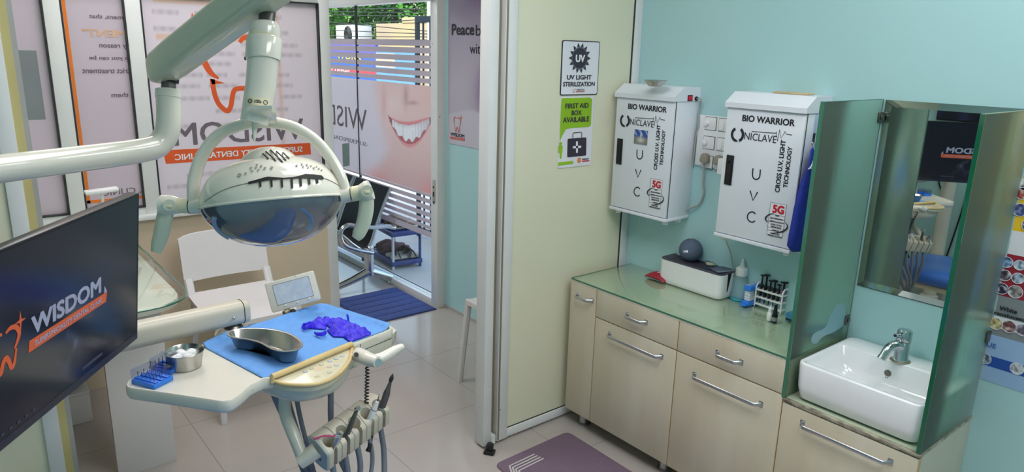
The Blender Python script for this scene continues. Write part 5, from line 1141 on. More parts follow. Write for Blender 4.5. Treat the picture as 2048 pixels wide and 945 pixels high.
circs = [((140, 362), 24, (110, 150, 200)), ((197, 375), 22, (170, 190, 214)), ((132, 420), 24, (96, 84, 100)), ((190, 433), 24, (176, 190, 212)), ((118, 478), 25, (50, 40, 74)), ((178, 492), 28, (150, 140, 140)), ((92, 632), 26, (206, 186, 120)), ((150, 645), 27, (140, 82, 82)), ((210, 660), 26, (120, 108, 130)), ((200, 132), 28, (84, 96, 160)), ((210, 60), 26, (170, 70, 60)), ((236, 200), 26, (90, 80, 80)), ((218, 20), 26, (240, 240, 236)), ((45, 786), 24, (130, 150, 170)), ((185, 830), 26, (196, 204, 214))]
circs = [(q(x, y), r_*.4558*proj(FC.w(q(x, y).x, q(x, y).y))[2]/FPX, col) for (x, y), r_, col in circs]
ue = max(c_[0].x for c_ in circs)+.055
for v_, n_, col in ((1.45, 5, (120, 140, 120)), (q(200, 132).y, 5, (170, 90, 70)), (q(197, 375).y, 5, (150, 170, 200)), (q(190, 433).y, 5, (110, 110, 140)), (q(178, 492).y, 5, (150, 140, 140)), (q(150, 645).y, 4, (140, 100, 90)), ((zz0+zz1)/2, 4, (160, 180, 200))):
    circs += [(V((ue+.055*k_, v_)), .021, col) for k_ in range(n_)]
for c0, ru, col in circs:
    def fn(u, v, c0=c0, ru=ru, col=col):
        n_ = noise.noise(V((u*90, v*90, col[0]))); return mixc(col, (236, 238, 240) if n_ > 0 else (50, 46, 60), min(1, abs(n_)*1.5))
    b = bmesh.new(); ly = b.verts.layers.float_color.new('paint'); ctr_ = b.verts.new(FC.w(c0.x, c0.y, .002)); ctr_[ly] = (*lin(fn(c0.x, c0.y)), 1); prev = [ctr_]
    for j in range(1, 5):
        ring = []
        for k in range(20):
            u, v = c0.x+ru*j/4*math.cos(k*math.pi/10), c0.y+ru*j/4*math.sin(k*math.pi/10); w_ = b.verts.new(FC.w(u, v, .002)); w_[ly] = (*lin(fn(u, v)), 1); ring.append(w_)
        for k in range(20):
            if j == 1: b.faces.new((ctr_, ring[k], ring[(k+1) % 20]))
            else: b.faces.new((prev[k], ring[k], ring[(k+1) % 20], prev[(k+1) % 20]))
        prev = ring
    b.transform(WM[pc.name].inverted()); me = bpy.data.meshes.new('picture'); b.to_mesh(me); b.free(); o = bpy.data.objects.new('picture', me); COL.objects.link(o); me.materials.append(MT['print']); o.parent = pc; WM[o.name] = WM[pc.name]
    strokes(FC, [[tuple(p) for p in circ(c0, ru, 24)]+[tuple(circ(c0, ru, 24)[0])]], .0016, 'picture_rim', 'paper', o, h=.0022)
# ================================================================== INSTRUMENT TRAY UNIT
ZR = .88                                       # tray rim height
def tz(x, y, z=ZR): return onZ(230+x*.3386, 520+y*.3386, z)
tr_out = [(62, 742), (75, 715), (120, 688), (300, 590), (520, 497), (660, 438), (900, 372), (1205, 272), (1240, 272), (1420, 330), (1628, 392), (1640, 405), (1625, 418), (1400, 502), (1150, 605), (925, 695), (880, 702), (800, 742), (735, 800), (690, 828), (640, 838), (590, 832), (300, 788), (110, 762), (75, 755)]
OUT = [tz(*p) for p in tr_out]
ctr = sum((V(p) for p in OUT), V())/len(OUT)
iu = empty('instrument_unit', (ctr.x, ctr.y, ZR-.05), 'cream dental instrument tray unit on a thick arm, with holders and hoses below', 'dental unit')
ring = lambda z, k, dz=0: [V((ctr.x+(p.x-ctr.x)*k, ctr.y+(p.y-ctr.y)*k, z)) for p in OUT]
def off(d, z):                                 # inset outline by d metres
    o = []; n = len(OUT)
    for i in range(n):
        a, b_, c = OUT[i-1], OUT[i], OUT[(i+1) % n]; t = (c-a).normalized(); nn = V((t.y, -t.x, 0)); nn = nn if nn.dot(ctr-b_) > 0 else -nn
        o.append(V((b_.x+nn.x*d, b_.y+nn.y*d, z)))
    return o
TH = .034
MB().rings([off(.012, ZR-TH), off(.003, ZR-TH+.004), off(0, ZR-TH+.012), off(0, ZR-.003), off(.002, ZR), off(.006, ZR), off(.0085, ZR-.003), off(.010, ZR-.0075), off(.02, ZR-.008)]).build('tray', 'tray', iu, ang=50)
ZS_ = ZR-.008
# lower body under the right half, bulging out below the keypad
lb_ = [(880, 560), (1205, 290), (1625, 405), (1610, 470), (1405, 560), (1385, 615), (1330, 680), (1230, 735), (1100, 765), (980, 760), (900, 735), (845, 700)]
LBp = [tz(x, y+6, ZR-.03) for x, y in lb_]; lc = sum((V(p) for p in LBp), V())/len(LBp)
LBs = spline([V((p.x, p.y, 0)) for p in LBp], 3, True)[0]
lr_ = lambda z, k: [V((lc.x+(p.x-lc.x)*k, lc.y+(p.y-lc.y)*k, z)) for p in LBs]
MB().rings([lr_(ZR-.074, .74), lr_(ZR-.070, .88), lr_(ZR-.058, .96), lr_(ZR-.042, 1.0), lr_(ZR-.020, 1.005)]).build('body', 'tray_body', iu, ang=60)
# side box at the right with a seam
Q = [tz(1402, 505), tz(1636, 412)]
sdir = (Q[1]-Q[0]).normalized(); sn = V((sdir.y, -sdir.x, 0)); sn = sn if sn.dot(ctr-Q[0]) < 0 else -sn
SB = Matrix(((sdir.x, -sn.x, 0, Q[0].x), (sdir.y, -sn.y, 0, Q[0].y), (0, 0, 1, 0), (0, 0, 0, 1)))
Ls = (Q[1]-Q[0]).length
b = MB(); b.prism([(.0, ZR-.066), (Ls*.55, ZR-.074), (Ls*.93, ZR-.070), (Ls*.992, ZR-.050), (Ls*.995, ZR-.004), (0, ZR-.004)], .012, Matrix.Rotation(math.pi/2, 4, 'X') @ Matrix.Translation((0, 0, -.012)), .003); b.bm.transform(SB); b.build('side_box', 'tray_body', iu)
b = MB(); b.bx(.028, Ls*.985, -.0008, .002, ZR-.027, ZR-.0255); b.bx(.027, .0285, -.0008, .002, ZR-.027, ZR-.006); b.bm.transform(SB); b.build('seam', 'frame_dark', iu, smooth=False)
# keypad: yellow cover over a half moon panel
A, B_ = tz(928, 697), tz(1398, 503); kd = (B_-A).normalized(); kn = V((kd.y, -kd.x, 0)); kn = kn if kn.dot(ctr-A) < 0 else -kn
KL = (B_-A).length
MB().tube([A+V((0, 0, -.012))+kn*.003, A+V((0, 0, .002)), B_+V((0, 0, .002)), B_+V((0, 0, -.012))+kn*.003], .0075, 12).build('cover_edge', 'yellow_cover', iu)
kz = ZR-.010
half = [(948, 722), (1000, 738), (1100, 745), (1200, 736), (1290, 700), (1350, 648), (1385, 595), (1398, 545), (1396, 512), (1160, 606), (935, 700)]
HP = [tz(x, y, kz) for x, y in half]
FK = Fr((A.x, A.y, kz), kd, V((0, 0, 1)).cross(kd))
if FK.n.z < 0: FK = Fr((A.x, A.y, kz), kd, -V((0, 0, 1)).cross(kd))
ku = lambda x, y: FK.uv(230+x*.3386, 520+y*.3386)
hp2 = [ku(*p) for p in half]; hp3 = spline([V((p.x, p.y, 0)) for p in hp2[:9]], 4)[0]+[V((p.x, p.y, 0)) for p in hp2[9:]]
kp = MB().prism([(p.x, p.y) for p in hp3], .020, FK.mat(-.018), .004).build('keypad', 'panel_cream', iu)
MB().tube([FK.w(p.x, p.y, .001) for p in spline([V((q_.x, q_.y, 0)) for q_ in hp2[:9]], 4)[0]], .0052, 10).build('cover_rim', 'yellow_cover', kp)
q3 = lambda x, y: ku((530+x*.14815-230)/.3386, (660+y*.14815-520)/.3386)
kpx = proj(A)[2]/FPX
for (x, y, m_) in ((1043, 370, 'btn_blue'), (960, 405, 'btn_blue'), (876, 438, 'btn_blue'), (965, 492, 'btn_blue'), (868, 514, 'btn_pink'), (762, 483, 'btn_olive'), (872, 588, 'btn_olive'), (630, 537, 'btn_olive'), (543, 578, 'btn_blue')):
    c_ = q3(x, y); bt = MB().prism(circ(c_, .0062, 18), .0014, FK.mat(.0018), .0004).build('button', m_, kp); MB().prism(circ(c_, .0038, 14), .0006, FK.mat(.0030)).build('button_face', 'btn_core', bt)
c_ = q3(705, 645); MB().prism([(c_.x-.006, c_.y-.005), (c_.x+.006, c_.y-.005), (c_.x+.006, c_.y+.005), (c_.x-.006, c_.y+.005)], .0006, FK.mat(.002)).build('indicator', 'btn_olive', kp, smooth=False)
c_ = q3(740, 540); MB().prism(circ(c_, .016, 20, .011), .0004, FK.mat(.0019)).build('worn_patch', mat('worn_pink', (214, 192, 164), .4), kp, smooth=False)
# knobs on the front face
for x, y in ((990, 766), (1050, 771)):
    p = tz(x, y-8, ZR-.045); p = p+kn*.0
    pr_ = atD(230+x*.3386, 520+y*.3386, proj(p)[2]-.004)
    k_ = MB().lathe([(.0075, -.012), (.0075, .002), (.006, .004), (0, .0042)], Matrix.Translation(pr_) @ (kn+V((0, 0, -.2))).to_track_quat('Z', 'Y').to_matrix().to_4x4(), 18).build('socket' if x < 1000 else 'toggle', 'rubber', iu)
    if x > 1000: MB().cyl(pr_, pr_+kn*.010+V((0, 0, -.012)), .0016).build('lever', 'chrome', k_)
# handle at the right
dH = proj(tz(1420, 560))[2]
hp = lambda x, y, d=0: atD(230+x*.3386, 520+y*.3386, dH+d)
MB().tube([hp(1440, 565, .03), hp(1478, 580, .0), hp(1505, 592, -.015), hp(1552, 605, -.03)], [.021, .0195, .018, .0145], 18).build('handle_hub', 'enamel', iu)
MB().cyl(hp(1550, 605, -.028), hp(1556, 607, -.034), .0095).build('screw', 'chrome', iu)
MB().tube([hp(1500, 588, -.012), hp(1560, 585, -.012), hp(1610, 562, 0), hp(1655, 535, .012), hp(1690, 516, .02)], [.012, .0145, .014, .0125, .0095], 16, smooth=4).build('handle', 'enamel', iu)
MB().ball(hp(1690, 517, .02), .0095, 16).build('handle_tip', 'enamel', iu)
MB().cyl(hp(1428, 563, -.002), hp(1424, 561, -.012), .006).build('bolt', 'gunmetal', iu)
# support arm
zA = .925
ax0, ax1 = onZ(486, 622, zA), onZ(262, 672, zA); ad_ = (ax1-ax0).normalized(); ra = 23.5*proj(ax0)[2]/FPX
af = ax1+ad_*.80
def sq(c, r, z0=0):
    s_ = ad_.cross(V((0, 0, 1))); return [c+s_*(p[0])+V((0, 0, p[1])) for p in rrect(r*1.7, r*1.95, r*.62, 5)]
MB().rings([sq(ax0-ad_*.012, ra*.86), sq(ax0-ad_*.008, ra*.97), sq(ax0, ra), sq(ax1, ra*1.04), sq(af, ra*1.06)]).build('arm', 'enamel_old' if False else 'holder', iu)
b = MB(); cc_ = ax0-ad_*-.008; b.tube([p for p in sq(ax0+ad_*.006, ra*1.003)], .0012, 6, closed=True); b.build('arm_cap_seam', 'frame_dark', iu)
vp_ = atD(468, 637, proj(ax0)[2]-.055); MB().ball(vp_, .0045, 12).build('arm_screw', 'chrome', iu)
pv = onZ(458, 668, ZR-.01)
MB().lathe([(.024, ZR-.02), (.026, ZR+.004), (.020, ZR+.012), (.016, ZR+.014), (.016, zA-ra*.7)], Matrix.Translation((ax0.x+ad_.x*.03, ax0.y+ad_.y*.03, 0)), 24).build('pivot', 'steel_dark', iu)
MB().lathe([(.05, ZR-.06), (.05, ZR-.012), (.038, ZR+.001), (.03, ZR+.003)], Matrix.Translation((ax0.x+ad_.x*.03, ax0.y+ad_.y*.03, 0)), 24).build('pivot_base', 'enamel', iu)
MB().lathe([(.06, 0), (.06, .03), (.045, .04), (.045, zA+.08), (0, zA+.085)], Matrix.Translation((af.x, af.y, 0)), 28).build('pedestal', 'enamel', iu)
# film viewer on the back edge
dv = proj(tz(1010, 318))[2]
vc = atD(585.5, 584, dv+.01); ang = math.atan2(-(541-567), 623-528); vx = (CR*math.cos(ang)+CU*math.sin(ang)+CF*.12).normalized(); vy = (CU*math.cos(ang)-CR*math.sin(ang)); vy = (vy-vx*vy.dot(vx)).normalized(); vn = vx.cross(vy)
kv = (dv+.01)/FPX; vw, vh = 98*kv, 61*kv
VM = Matrix(((vx.x, vy.x, vn.x, vc.x), (vx.y, vy.y, vn.y, vc.y), (vx.z, vy.z, vn.z, vc.z), (0, 0, 0, 1)))
fvw = MB().prism(rrect(vw, vh, .006, 4), .026, VM @ Matrix.Translation((0, 0, -.022)), .004).build('film_viewer', 'tray', iu)
MB().bx(-vw*.36, vw*.38, -vh*.30, vh*.36, 0, .0012).bm if False else None
b = MB(); b.bx(-vw*.35, vw*.38, -vh*.30, vh*.36, .0036, .0046); b.bm.transform(VM); b.build('viewer_screen', mat('viewer_screen', (206, 214, 222), .25, c2=(188, 198, 210), scale=60), fvw, smooth=False)
b = MB(); b.tube([(-vw*.355, -vh*.305, .004), (vw*.385, -vh*.305, .004), (vw*.385, vh*.365, .004), (-vw*.355, vh*.365, .004)], .0009, 4, closed=True); b.bm.transform(VM); b.build('viewer_rim', 'gunmetal', fvw)
for k in (-.2, .05, .29): 
    b = MB(); b.lathe([(.0028, .004), (.0028, .007), (0, .0072)], Matrix.Translation((vw*k, -vh*.36, 0)), 12); b.bm.transform(VM); b.build('viewer_clip', 'white_paint', fvw)
b = MB(); b.cyl(atD(569, 628, dv-.0), atD(577, 622, dv+.012), .009); b.build('viewer_joint', 'brass', iu); MB().cyl(tz(1010, 335, ZR-.01), atD(580, 618, dv+.012), .008).build('viewer_stem', 'brass', iu); MB().ball(atD(586, 624, dv), .009, 14).build('viewer_knob', 'rubber', iu)
# drop pipe and holder block
dp = proj(tz(1000, 740, ZR-.06))[2]+.0
pp = lambda x, y, d=0: atD(560+x*.2275, 730+y*.2275, dp+d)
MB().tube([pp(42, 270, .03), pp(42, 380, .03), pp(60, 470, .025), pp(120, 620, .01), pp(190, 790, 0), pp(200, 830, 0)], .0158, 18, smooth=5).build('drop_pipe', 'tray_body', iu)
hub0, hub1 = pp(172, 862, -.006), pp(330, 745, .004)
MB().tube([hub0, hub1], [.0185, .0225], 22).build('pivot_hub', 'tray_body', iu)
# block local frame: u along holders (to the far right), v toward the viewer's left-front, w up
hA, hB = pp(400, 760, -.004), None
uD = (kd*1).normalized()
h0, h1 = pp(352, 782), pp(905, 360)
tgt = None
for s_ in [i*.002 for i in range(60, 160)]:      # length along the keypad direction that reaches the far end
    x_, y_, _ = proj(h0+uD*s_); 
    if tgt is None or abs(x_-proj(h1)[0]) < tgt[0]: tgt = (abs(x_-proj(h1)[0]), s_, y_)
HLn = tgt[1]; dz_ = 0
x_, y_, _ = proj(h0+uD*HLn)
uD2 = (uD*HLn+CU*((y_-proj(h1)[1])*proj(h0)[2]/FPX)).normalized()
fr_ = kn; wD = V((0, 0, 1)); vD = (fr_-uD2*fr_.dot(uD2)).normalized(); wD = uD2.cross(vD); wD = wD if wD.z > 0 else -wD
tilt = 0; vD, wD = vD*math.cos(tilt)+wD*math.sin(tilt), wD*math.cos(tilt)-vD*math.sin(tilt)
HO = h0
HM = Matrix(((uD2.x, vD.x, wD.x, HO.x), (uD2.y, vD.y, wD.y, HO.y), (uD2.z, vD.z, wD.z, HO.z), (0, 0, 0, 1)))
prof_h = [(-.028, .033), (-.003, .037), (.028, .009), (.018, -.036), (.006, -.036), (-.022, -.024)]
prof_h = [(p.x*1.32, p.y*1.25) for p in rndpoly(prof_h, [.006, .010, .006, .005, .004, .006], 3)]
NS = 5; seg_l = HLn/NS; cups = []
for k in range(NS):
    b = MB(); b.rings([[V((u, p[0]*(s_), p[1]*s_)) for p in prof_h] for u, s_ in ((k*seg_l+.0006, .97), (k*seg_l+.002, 1), ((k+1)*seg_l-.002, 1), ((k+1)*seg_l-.0006, .97))])
    cu = (k+.5)*seg_l; rc = seg_l*.36
    cb1 = MB(); cb1.lathe([(rc*.72, -.03), (rc*.85, 0), (rc*1.2, .03), (rc*1.2, .06)], Matrix.Translation((cu, .010, .012)) @ Matrix.Rotation(-.35, 4, 'X'), 22)
    cb2 = MB(); cb2.bx(cu-rc*.36, cu+rc*.36, .012, .07, -.09, .07)
    ms = []
    for q_, nm in ((b, 'a'), (cb1, 'b'), (cb2, 'c')):
        me = bpy.data.meshes.new(nm); bmesh.ops.recalc_face_normals(q_.bm, faces=q_.bm.faces[:]); q_.bm.to_mesh(me); q_.bm.free(); o = bpy.data.objects.new(nm, me); COL.objects.link(o); ms.append(o)
    for o in ms[1:]:
        md = ms[0].modifiers.new('cut', 'BOOLEAN'); md.object = o; md.operation = 'DIFFERENCE'; md.solver = 'EXACT'
    bpy.context.view_layer.update()
    dg = bpy.context.evaluated_depsgraph_get(); me2 = bpy.data.meshes.new_from_object(ms[0].evaluated_get(dg)); print('holder', len(me2.polygons))
    for o in ms: m_ = o.data; bpy.data.objects.remove(o); bpy.data.meshes.remove(m_)
    q_ = MB(); q_.bm.from_mesh(me2); bpy.data.meshes.remove(me2); q_.bm.transform(HM); q_.build('holder', 'holder', iu, ang=35)
    cups.append(cu)
b = MB(); b.rings([[HM @ V((u, p[0]*s_, p[1]*s_)) for p in prof_h] for u, s_ in ((-.005, .93), (-.001, 1), (.0004, 1))]); b.build('holder_end_plate', 'holder_grey', iu, ang=50)
MB().lathe([(.0028, 0), (.0028, .001), (0, .0012)], HM @ Matrix.Translation((-.005, .004, -.014)) @ Matrix.Rotation(-math.pi/2, 4, 'Y'), 12).build('end_screw', 'gunmetal', iu)
# hoses: each leaves a holder, hangs in a loop and returns to the tray body
hsp = [(612, 795, 604), (634, 792, 628), (662, 775, 672), (572, 870, 556), (606, 830, 594)]
bodyp = [tz(960, 740, ZR-.070), tz(1070, 735, ZR-.070), tz(1270, 690, ZR-.070), tz(930, 690, ZR-.070), tz(1010, 700, ZR-.070)]
for k in range(5):
    a_ = HM @ V((cups[k], .012, -.042)); c_ = bodyp[[3, 0, 4, 1, 2][k]]
    lowz = .34+.02*k; m1_ = a_.lerp(c_, .3); m2_ = a_.lerp(c_, .75)
    o1 = kn*(.02+.01*k)
    MB().tube([a_, a_+V((0, 0, -.08))+o1*.2, V((m1_.x, m1_.y, lowz+.06))+o1, V(((m1_.x+m2_.x)/2, max(.68, (m1_.y+m2_.y)/2), lowz))+o1, V((m2_.x, max(.67, m2_.y), lowz+.10)), V((c_.x, (c_.y+max(c_.y, .66))/2, c_.z-.16)), c_+V((0, 0, -.05)), c_], .0078 if k not in (3,) else .006, 10, smooth=6).build('hose', 'hose', iu)
# coiled cord at the right
ca, cb2 = atD(735, 727, dH+.01), atD(733, 806, dH+.075)
pts = []; n_ = 150
for i in range(n_+1):
    s_ = i/n_; c_ = ca.lerp(cb2, s_); a_ = s_*2*math.pi*12; pts.append(c_+CR*(.0048*math.cos(a_))+CF*(.0048*math.sin(a_)))
MB().tube([atD(737, 720, dH+.01)]+pts+[atD(736, 830, dH+.10), atD(742, 868, dH+.10)], .0019, 6).build('coiled_cord', 'black', iu)
MB().tube([atD(745, 866, dH+.10), atD(741, 880, dH+.09), atD(739, 895, dH+.08), atD(736, 903, dH+.08)], [.004, .006, .0055, .0075], 12).build('cord_plug', 'black', iu)
# handpieces resting in the holders
def hpz(x, y, d=0): return atD(560+x*.2275, 730+y*.2275, d)
def inst(nm, k, tip, prof, m, lab):
    base = HM @ V((cups[k], .016, -.004)); dt = proj(base)[2]; tp_ = hpz(*tip, dt-.01); ax_ = tp_-base; L = ax_.length; Q_ = Matrix.Translation(base) @ ax_.to_track_quat('Z', 'Y').to_matrix().to_4x4()
    t = empty(nm, base, lab, 'dental handpiece'); return t, Q_, L, tp_, dt
t, Q_, L, tp_, dt = inst('air_water_syringe', 0, (525, 610), None, None, 'chrome air water syringe with a bent pink tip in the nearest holder')
MB().lathe([(.006, -.03), (.007, 0), (.0085, L*.4), (.0095, L*.8), (.009, L*.95), (.006, L*1.03), (0, L*1.04)], Q_, 20).build('body', 'steel', t)
MB().cyl(hpz(520, 625, dt-.014), hpz(478, 632, dt-.024), .0062, .0055).build('nozzle', 'chrome', t)
for k in range(2): MB().cyl(hpz(530+14*k, 600+8*k, dt-.014), hpz(533+14*k, 592+8*k, dt-.020), .0034).build('button', 'chrome', t)
MB().tube([hpz(490, 632, dt-.022), hpz(440, 628, dt-.024), hpz(390, 625, dt-.024), hpz(345, 640, dt-.024), hpz(298, 656, dt-.024)], .0022, 8).build('tip', 'pink', t)
t, Q_, L, tp_, dt = inst('handpiece', 1, (678, 392), None, None, 'slim chrome turbine handpiece in the second holder')
MB().lathe([(.0075, -.035), (.0078, 0), (.0082, L*.25), (.0065, L*.35), (.0075, L*.5), (.0052, L*.86), (.0045, L*.95)], Q_, 20).build('body', 'steel_dark', t)
MB().cyl(hpz(672, 392, dt-.008), hpz(690, 384, dt-.018), .0062).build('head', 'chrome', t)
t, Q_, L, tp_, dt = inst('scaler_handpiece', 3, (858, 318), None, None, 'white scaler handpiece with a thin steel point in the fourth holder')
MB().lathe([(.0082, -.03), (.0088, 0), (.0088, L*.6), (.0086, L*.62), (.0082, L*.66), (.0050, L*.96), (0, L)], Q_, 20).build('body', 'white_plastic', t); MB().lathe([(.0089, L*.615), (.0089, L*.64)], Q_, 20, caps=False).build('band', 'ink', t)
MB().tube([tp_, hpz(864, 300, dt-.01), hpz(872, 258, dt-.01)], [.0022, .0016, .0006], 8).build('point', 'gunmetal', t)
t, Q_, L, tp_, dt = inst('straight_handpiece', 4, (988, 95), None, None, 'dark grey straight handpiece standing tall in the farthest holder')
MB().lathe([(.0085, -.03), (.0092, 0), (.0095, L*.22), (.0088, L*.26), (.0092, L*.30), (.0098, L*.55), (.0070, L*.66), (.0048, L*.80), (.004, L*.84), (.0046, L*.85)], Q_, 20).build('body', 'gunmetal', t)
MB().lathe([(.0045, L*.845), (.0058, L*.90), (.0055, L*.95), (.001, L*1.04)], Q_, 16).build('cap', 'rubber', t)
MB().lathe([(.0098, -.01), (.0102, 0), (.0102, L*.18), (.0096, L*.2)], Q_, 20).build('collar', 'steel', t)
# ================================================================== ON THE TRAY
ZD = ZS_+.0012
dq = [(522, 516), (660, 452), (900, 385), (1210, 276), (1250, 280), (1440, 342), (1628, 396), (1622, 410), (1405, 494), (1160, 600), (925, 692), (872, 702), (700, 610)]
dpoly = [tz(x, y, ZD) for x, y in dq]; rd_ = random.Random(2)
def inside(p, poly):
    c = False; n = len(poly)
    for i in range(n):
        a, b_ = poly[i], poly[i-1]
        if (a[1] > p[1]) != (b_[1] > p[1]) and p[0] < (b_[0]-a[0])*(p[1]-a[1])/(b_[1]-a[1])+a[0]: c = not c
    return c
def edge_dist(p, poly):
    m = 9
    for i in range(len(poly)):
        a, b_ = V(poly[i][:2]), V(poly[i-1][:2]); q_ = V(p[:2]); ab = b_-a; t = max(0, min(1, (q_-a).dot(ab)/max(1e-9, ab.length_squared))); m = min(m, (a+ab*t-q_).length)
    return m
def sheet(poly, step, fz, ez=None):
    b = bmesh.new(); n = len(poly); pts = [V((p[0], p[1], 0)) for p in poly]
    dense = []
    for i in range(n):
        a, c_ = pts[i], pts[(i+1) % n]; k = max(1, int((c_-a).length/step)); dense += [a.lerp(c_, j/k) for j in range(k)]
    f = b.faces.new([b.verts.new(p) for p in dense]); bmesh.ops.triangulate(b, faces=[f])
    for _ in range(7):
        long_ = [e for e in b.edges if e.calc_length() > step*1.5]
        if not long_: break
        bmesh.ops.subdivide_edges(b, edges=long_, cuts=1); bmesh.ops.triangulate(b, faces=[q_ for q_ in b.faces if len(q_.verts) > 3])
        bmesh.ops.beautify_fill(b, faces=b.faces[:], edges=[e for e in b.edges if not e.is_boundary])
    for v in b.verts: v.co.z = fz(v.co.x, v.co.y)
    if b.faces and sum(f_.normal.z for f_ in b.faces) < 0: bmesh.ops.reverse_faces(b, faces=b.faces[:])
    return b
pl2 = [(p.x, p.y) for p in dpoly]
def drz(x, y):
    e_ = edge_dist((x, y), pl2); a_ = (V((x, y, 0))-A).dot(kd)
    z_ = ZD+.0008+.0016*max(0, noise.noise(V((x*16, y*16, 3))))+.0016*math.exp(-((a_-KL*.55)/.004)**2)
    rim = min(9, min(edge_dist((x, y), [(p.x, p.y) for p in OUT]), 9)); return z_+(.0118)*(1-sst(.004, .019, rim))
q_ = MB(); q_.bm.free(); q_.bm = sheet(pl2, .012, drz)
o = q_.build('paper_drape', 'drape', None, ang=80); md = o.modifiers.new('thick', 'SOLIDIFY'); md.thickness = .0006; md.offset = 1
tag(o, 'light blue disposable drape covering the right half of the instrument tray', 'drape')
ZK = ZD+.0035
# kidney dish
kr = [(660, 437), (678, 420), (715, 408), (790, 402), (880, 404), (960, 414), (1035, 436), (1090, 468), (1110, 500), (1092, 524), (1045, 537), (990, 540), (945, 533), (905, 515), (860, 490), (800, 472), (740, 464), (690, 456), (666, 447)]
kzr = ZK+.042
KR, _ = spline([V((tz(x, y, kzr).x, tz(x, y, kzr).y, 0)) for x, y in kr], 3, True)
kc = sum(KR, V())/len(KR)
def kof(d, z):
    o_ = []; n = len(KR)
    for i in range(n):
        t_ = (KR[(i+1) % n]-KR[i-1]).normalized(); nn = V((-t_.y, t_.x, 0)); nn = nn if ksg > 0 else -nn; o_.append(V((KR[i].x+nn.x*d, KR[i].y+nn.y*d, z)))
    return o_
ar = sum(KR[i].x*KR[(i+1) % len(KR)].y-KR[(i+1) % len(KR)].x*KR[i].y for i in range(len(KR))); ksg = 1 if ar > 0 else -1
kdh = empty('kidney_dish', (kc.x, kc.y, ZK), 'stainless steel kidney dish on the blue drape', 'dish')
MB().rings([kof(.026, ZK), kof(.022, ZK+.001), kof(.0185, ZK+.004), kof(.006, kzr-.003), kof(.002, kzr-.0015), kof(-.0005, kzr-.0022), kof(0, kzr-.0002), kof(.003, kzr), kof(.006, kzr-.001), kof(.020, ZK+.006), kof(.024, ZK+.003), kof(.028, ZK+.0022)]).build('shell', 'steel', kdh, ang=70)
# gloves
def glove(poly, lab, seed, hh):
    P_ = [(onZ(590+x*.12697, 600+y*.12698, ZD+.006)) for x, y in poly]; pl_ = [(p.x, p.y) for p in P_]
    cx = sum(p[0] for p in pl_)/len(pl_); cy2 = sum(p[1] for p in pl_)/len(pl_)
    def fz(x, y):
        e_ = edge_dist((x, y), pl_); n1 = noise.noise(V((x*42, y*42, seed))); n2 = abs(noise.noise(V((x*85, y*60, seed+5))))
        return ZD+.0042+hh*sst(0, .02, e_)*(.55+.45*n1)+.007*n2*sst(0, .006, e_)
    q_ = MB(); q_.bm.free(); q_.bm = sheet(pl_, .0055, fz); t = empty('glove', (cx, cy2, ZD), lab, 'glove', 'crumpled gloves on the drape')
    o = q_.build('palm', 'glove', t, ang=28); md = o.modifiers.new('thick', 'SOLIDIFY'); md.thickness = .0012; md.offset = 1; return t
G1 = glove([(500, 470), (560, 440), (500, 400), (480, 380), (700, 300), (760, 320), (850, 345), (990, 410), (1095, 475), (1190, 500), (1195, 540), (1040, 600), (880, 650), (840, 640), (760, 580), (600, 575), (540, 520)], 'crumpled blue violet glove lying to the right on the blue drape', 1.3, .022)
gp = lambda x, y, z=.02: onZ(590+x*.12697, 600+y*.12698, ZD+z)
MB().tube([gp(840, 330, .012), gp(835, 290, .022), gp(828, 250, .03), gp(822, 235, .03)], [.004, .0052, .0056, .002], 8, flat=.6, smooth=3).build('finger', 'glove', G1)
G2 = glove([(195, 400), (215, 350), (280, 335), (330, 290), (420, 275), (455, 310), (590, 290), (690, 310), (660, 345), (480, 385), (495, 440), (470, 462), (300, 450), (210, 440)], 'crumpled blue violet glove with its fingers pointing left on the blue drape', 4.1, .018)
for F_ in ([(250, 415), (190, 430), (140, 455), (115, 440)], [(230, 370), (180, 395), (140, 400), (118, 425)], [(480, 520), (420, 545), (350, 545), (308, 520)], [(520, 300), (510, 285), (485, 275), (462, 285)]):
    MB().tube([gp(x, y, .010+.004*i) if i < 2 else gp(x, y, .010) for i, (x, y) in enumerate(F_)], [.0065, .0062, .006, .004], 8, flat=.55, smooth=3).build('finger', 'glove', G2)
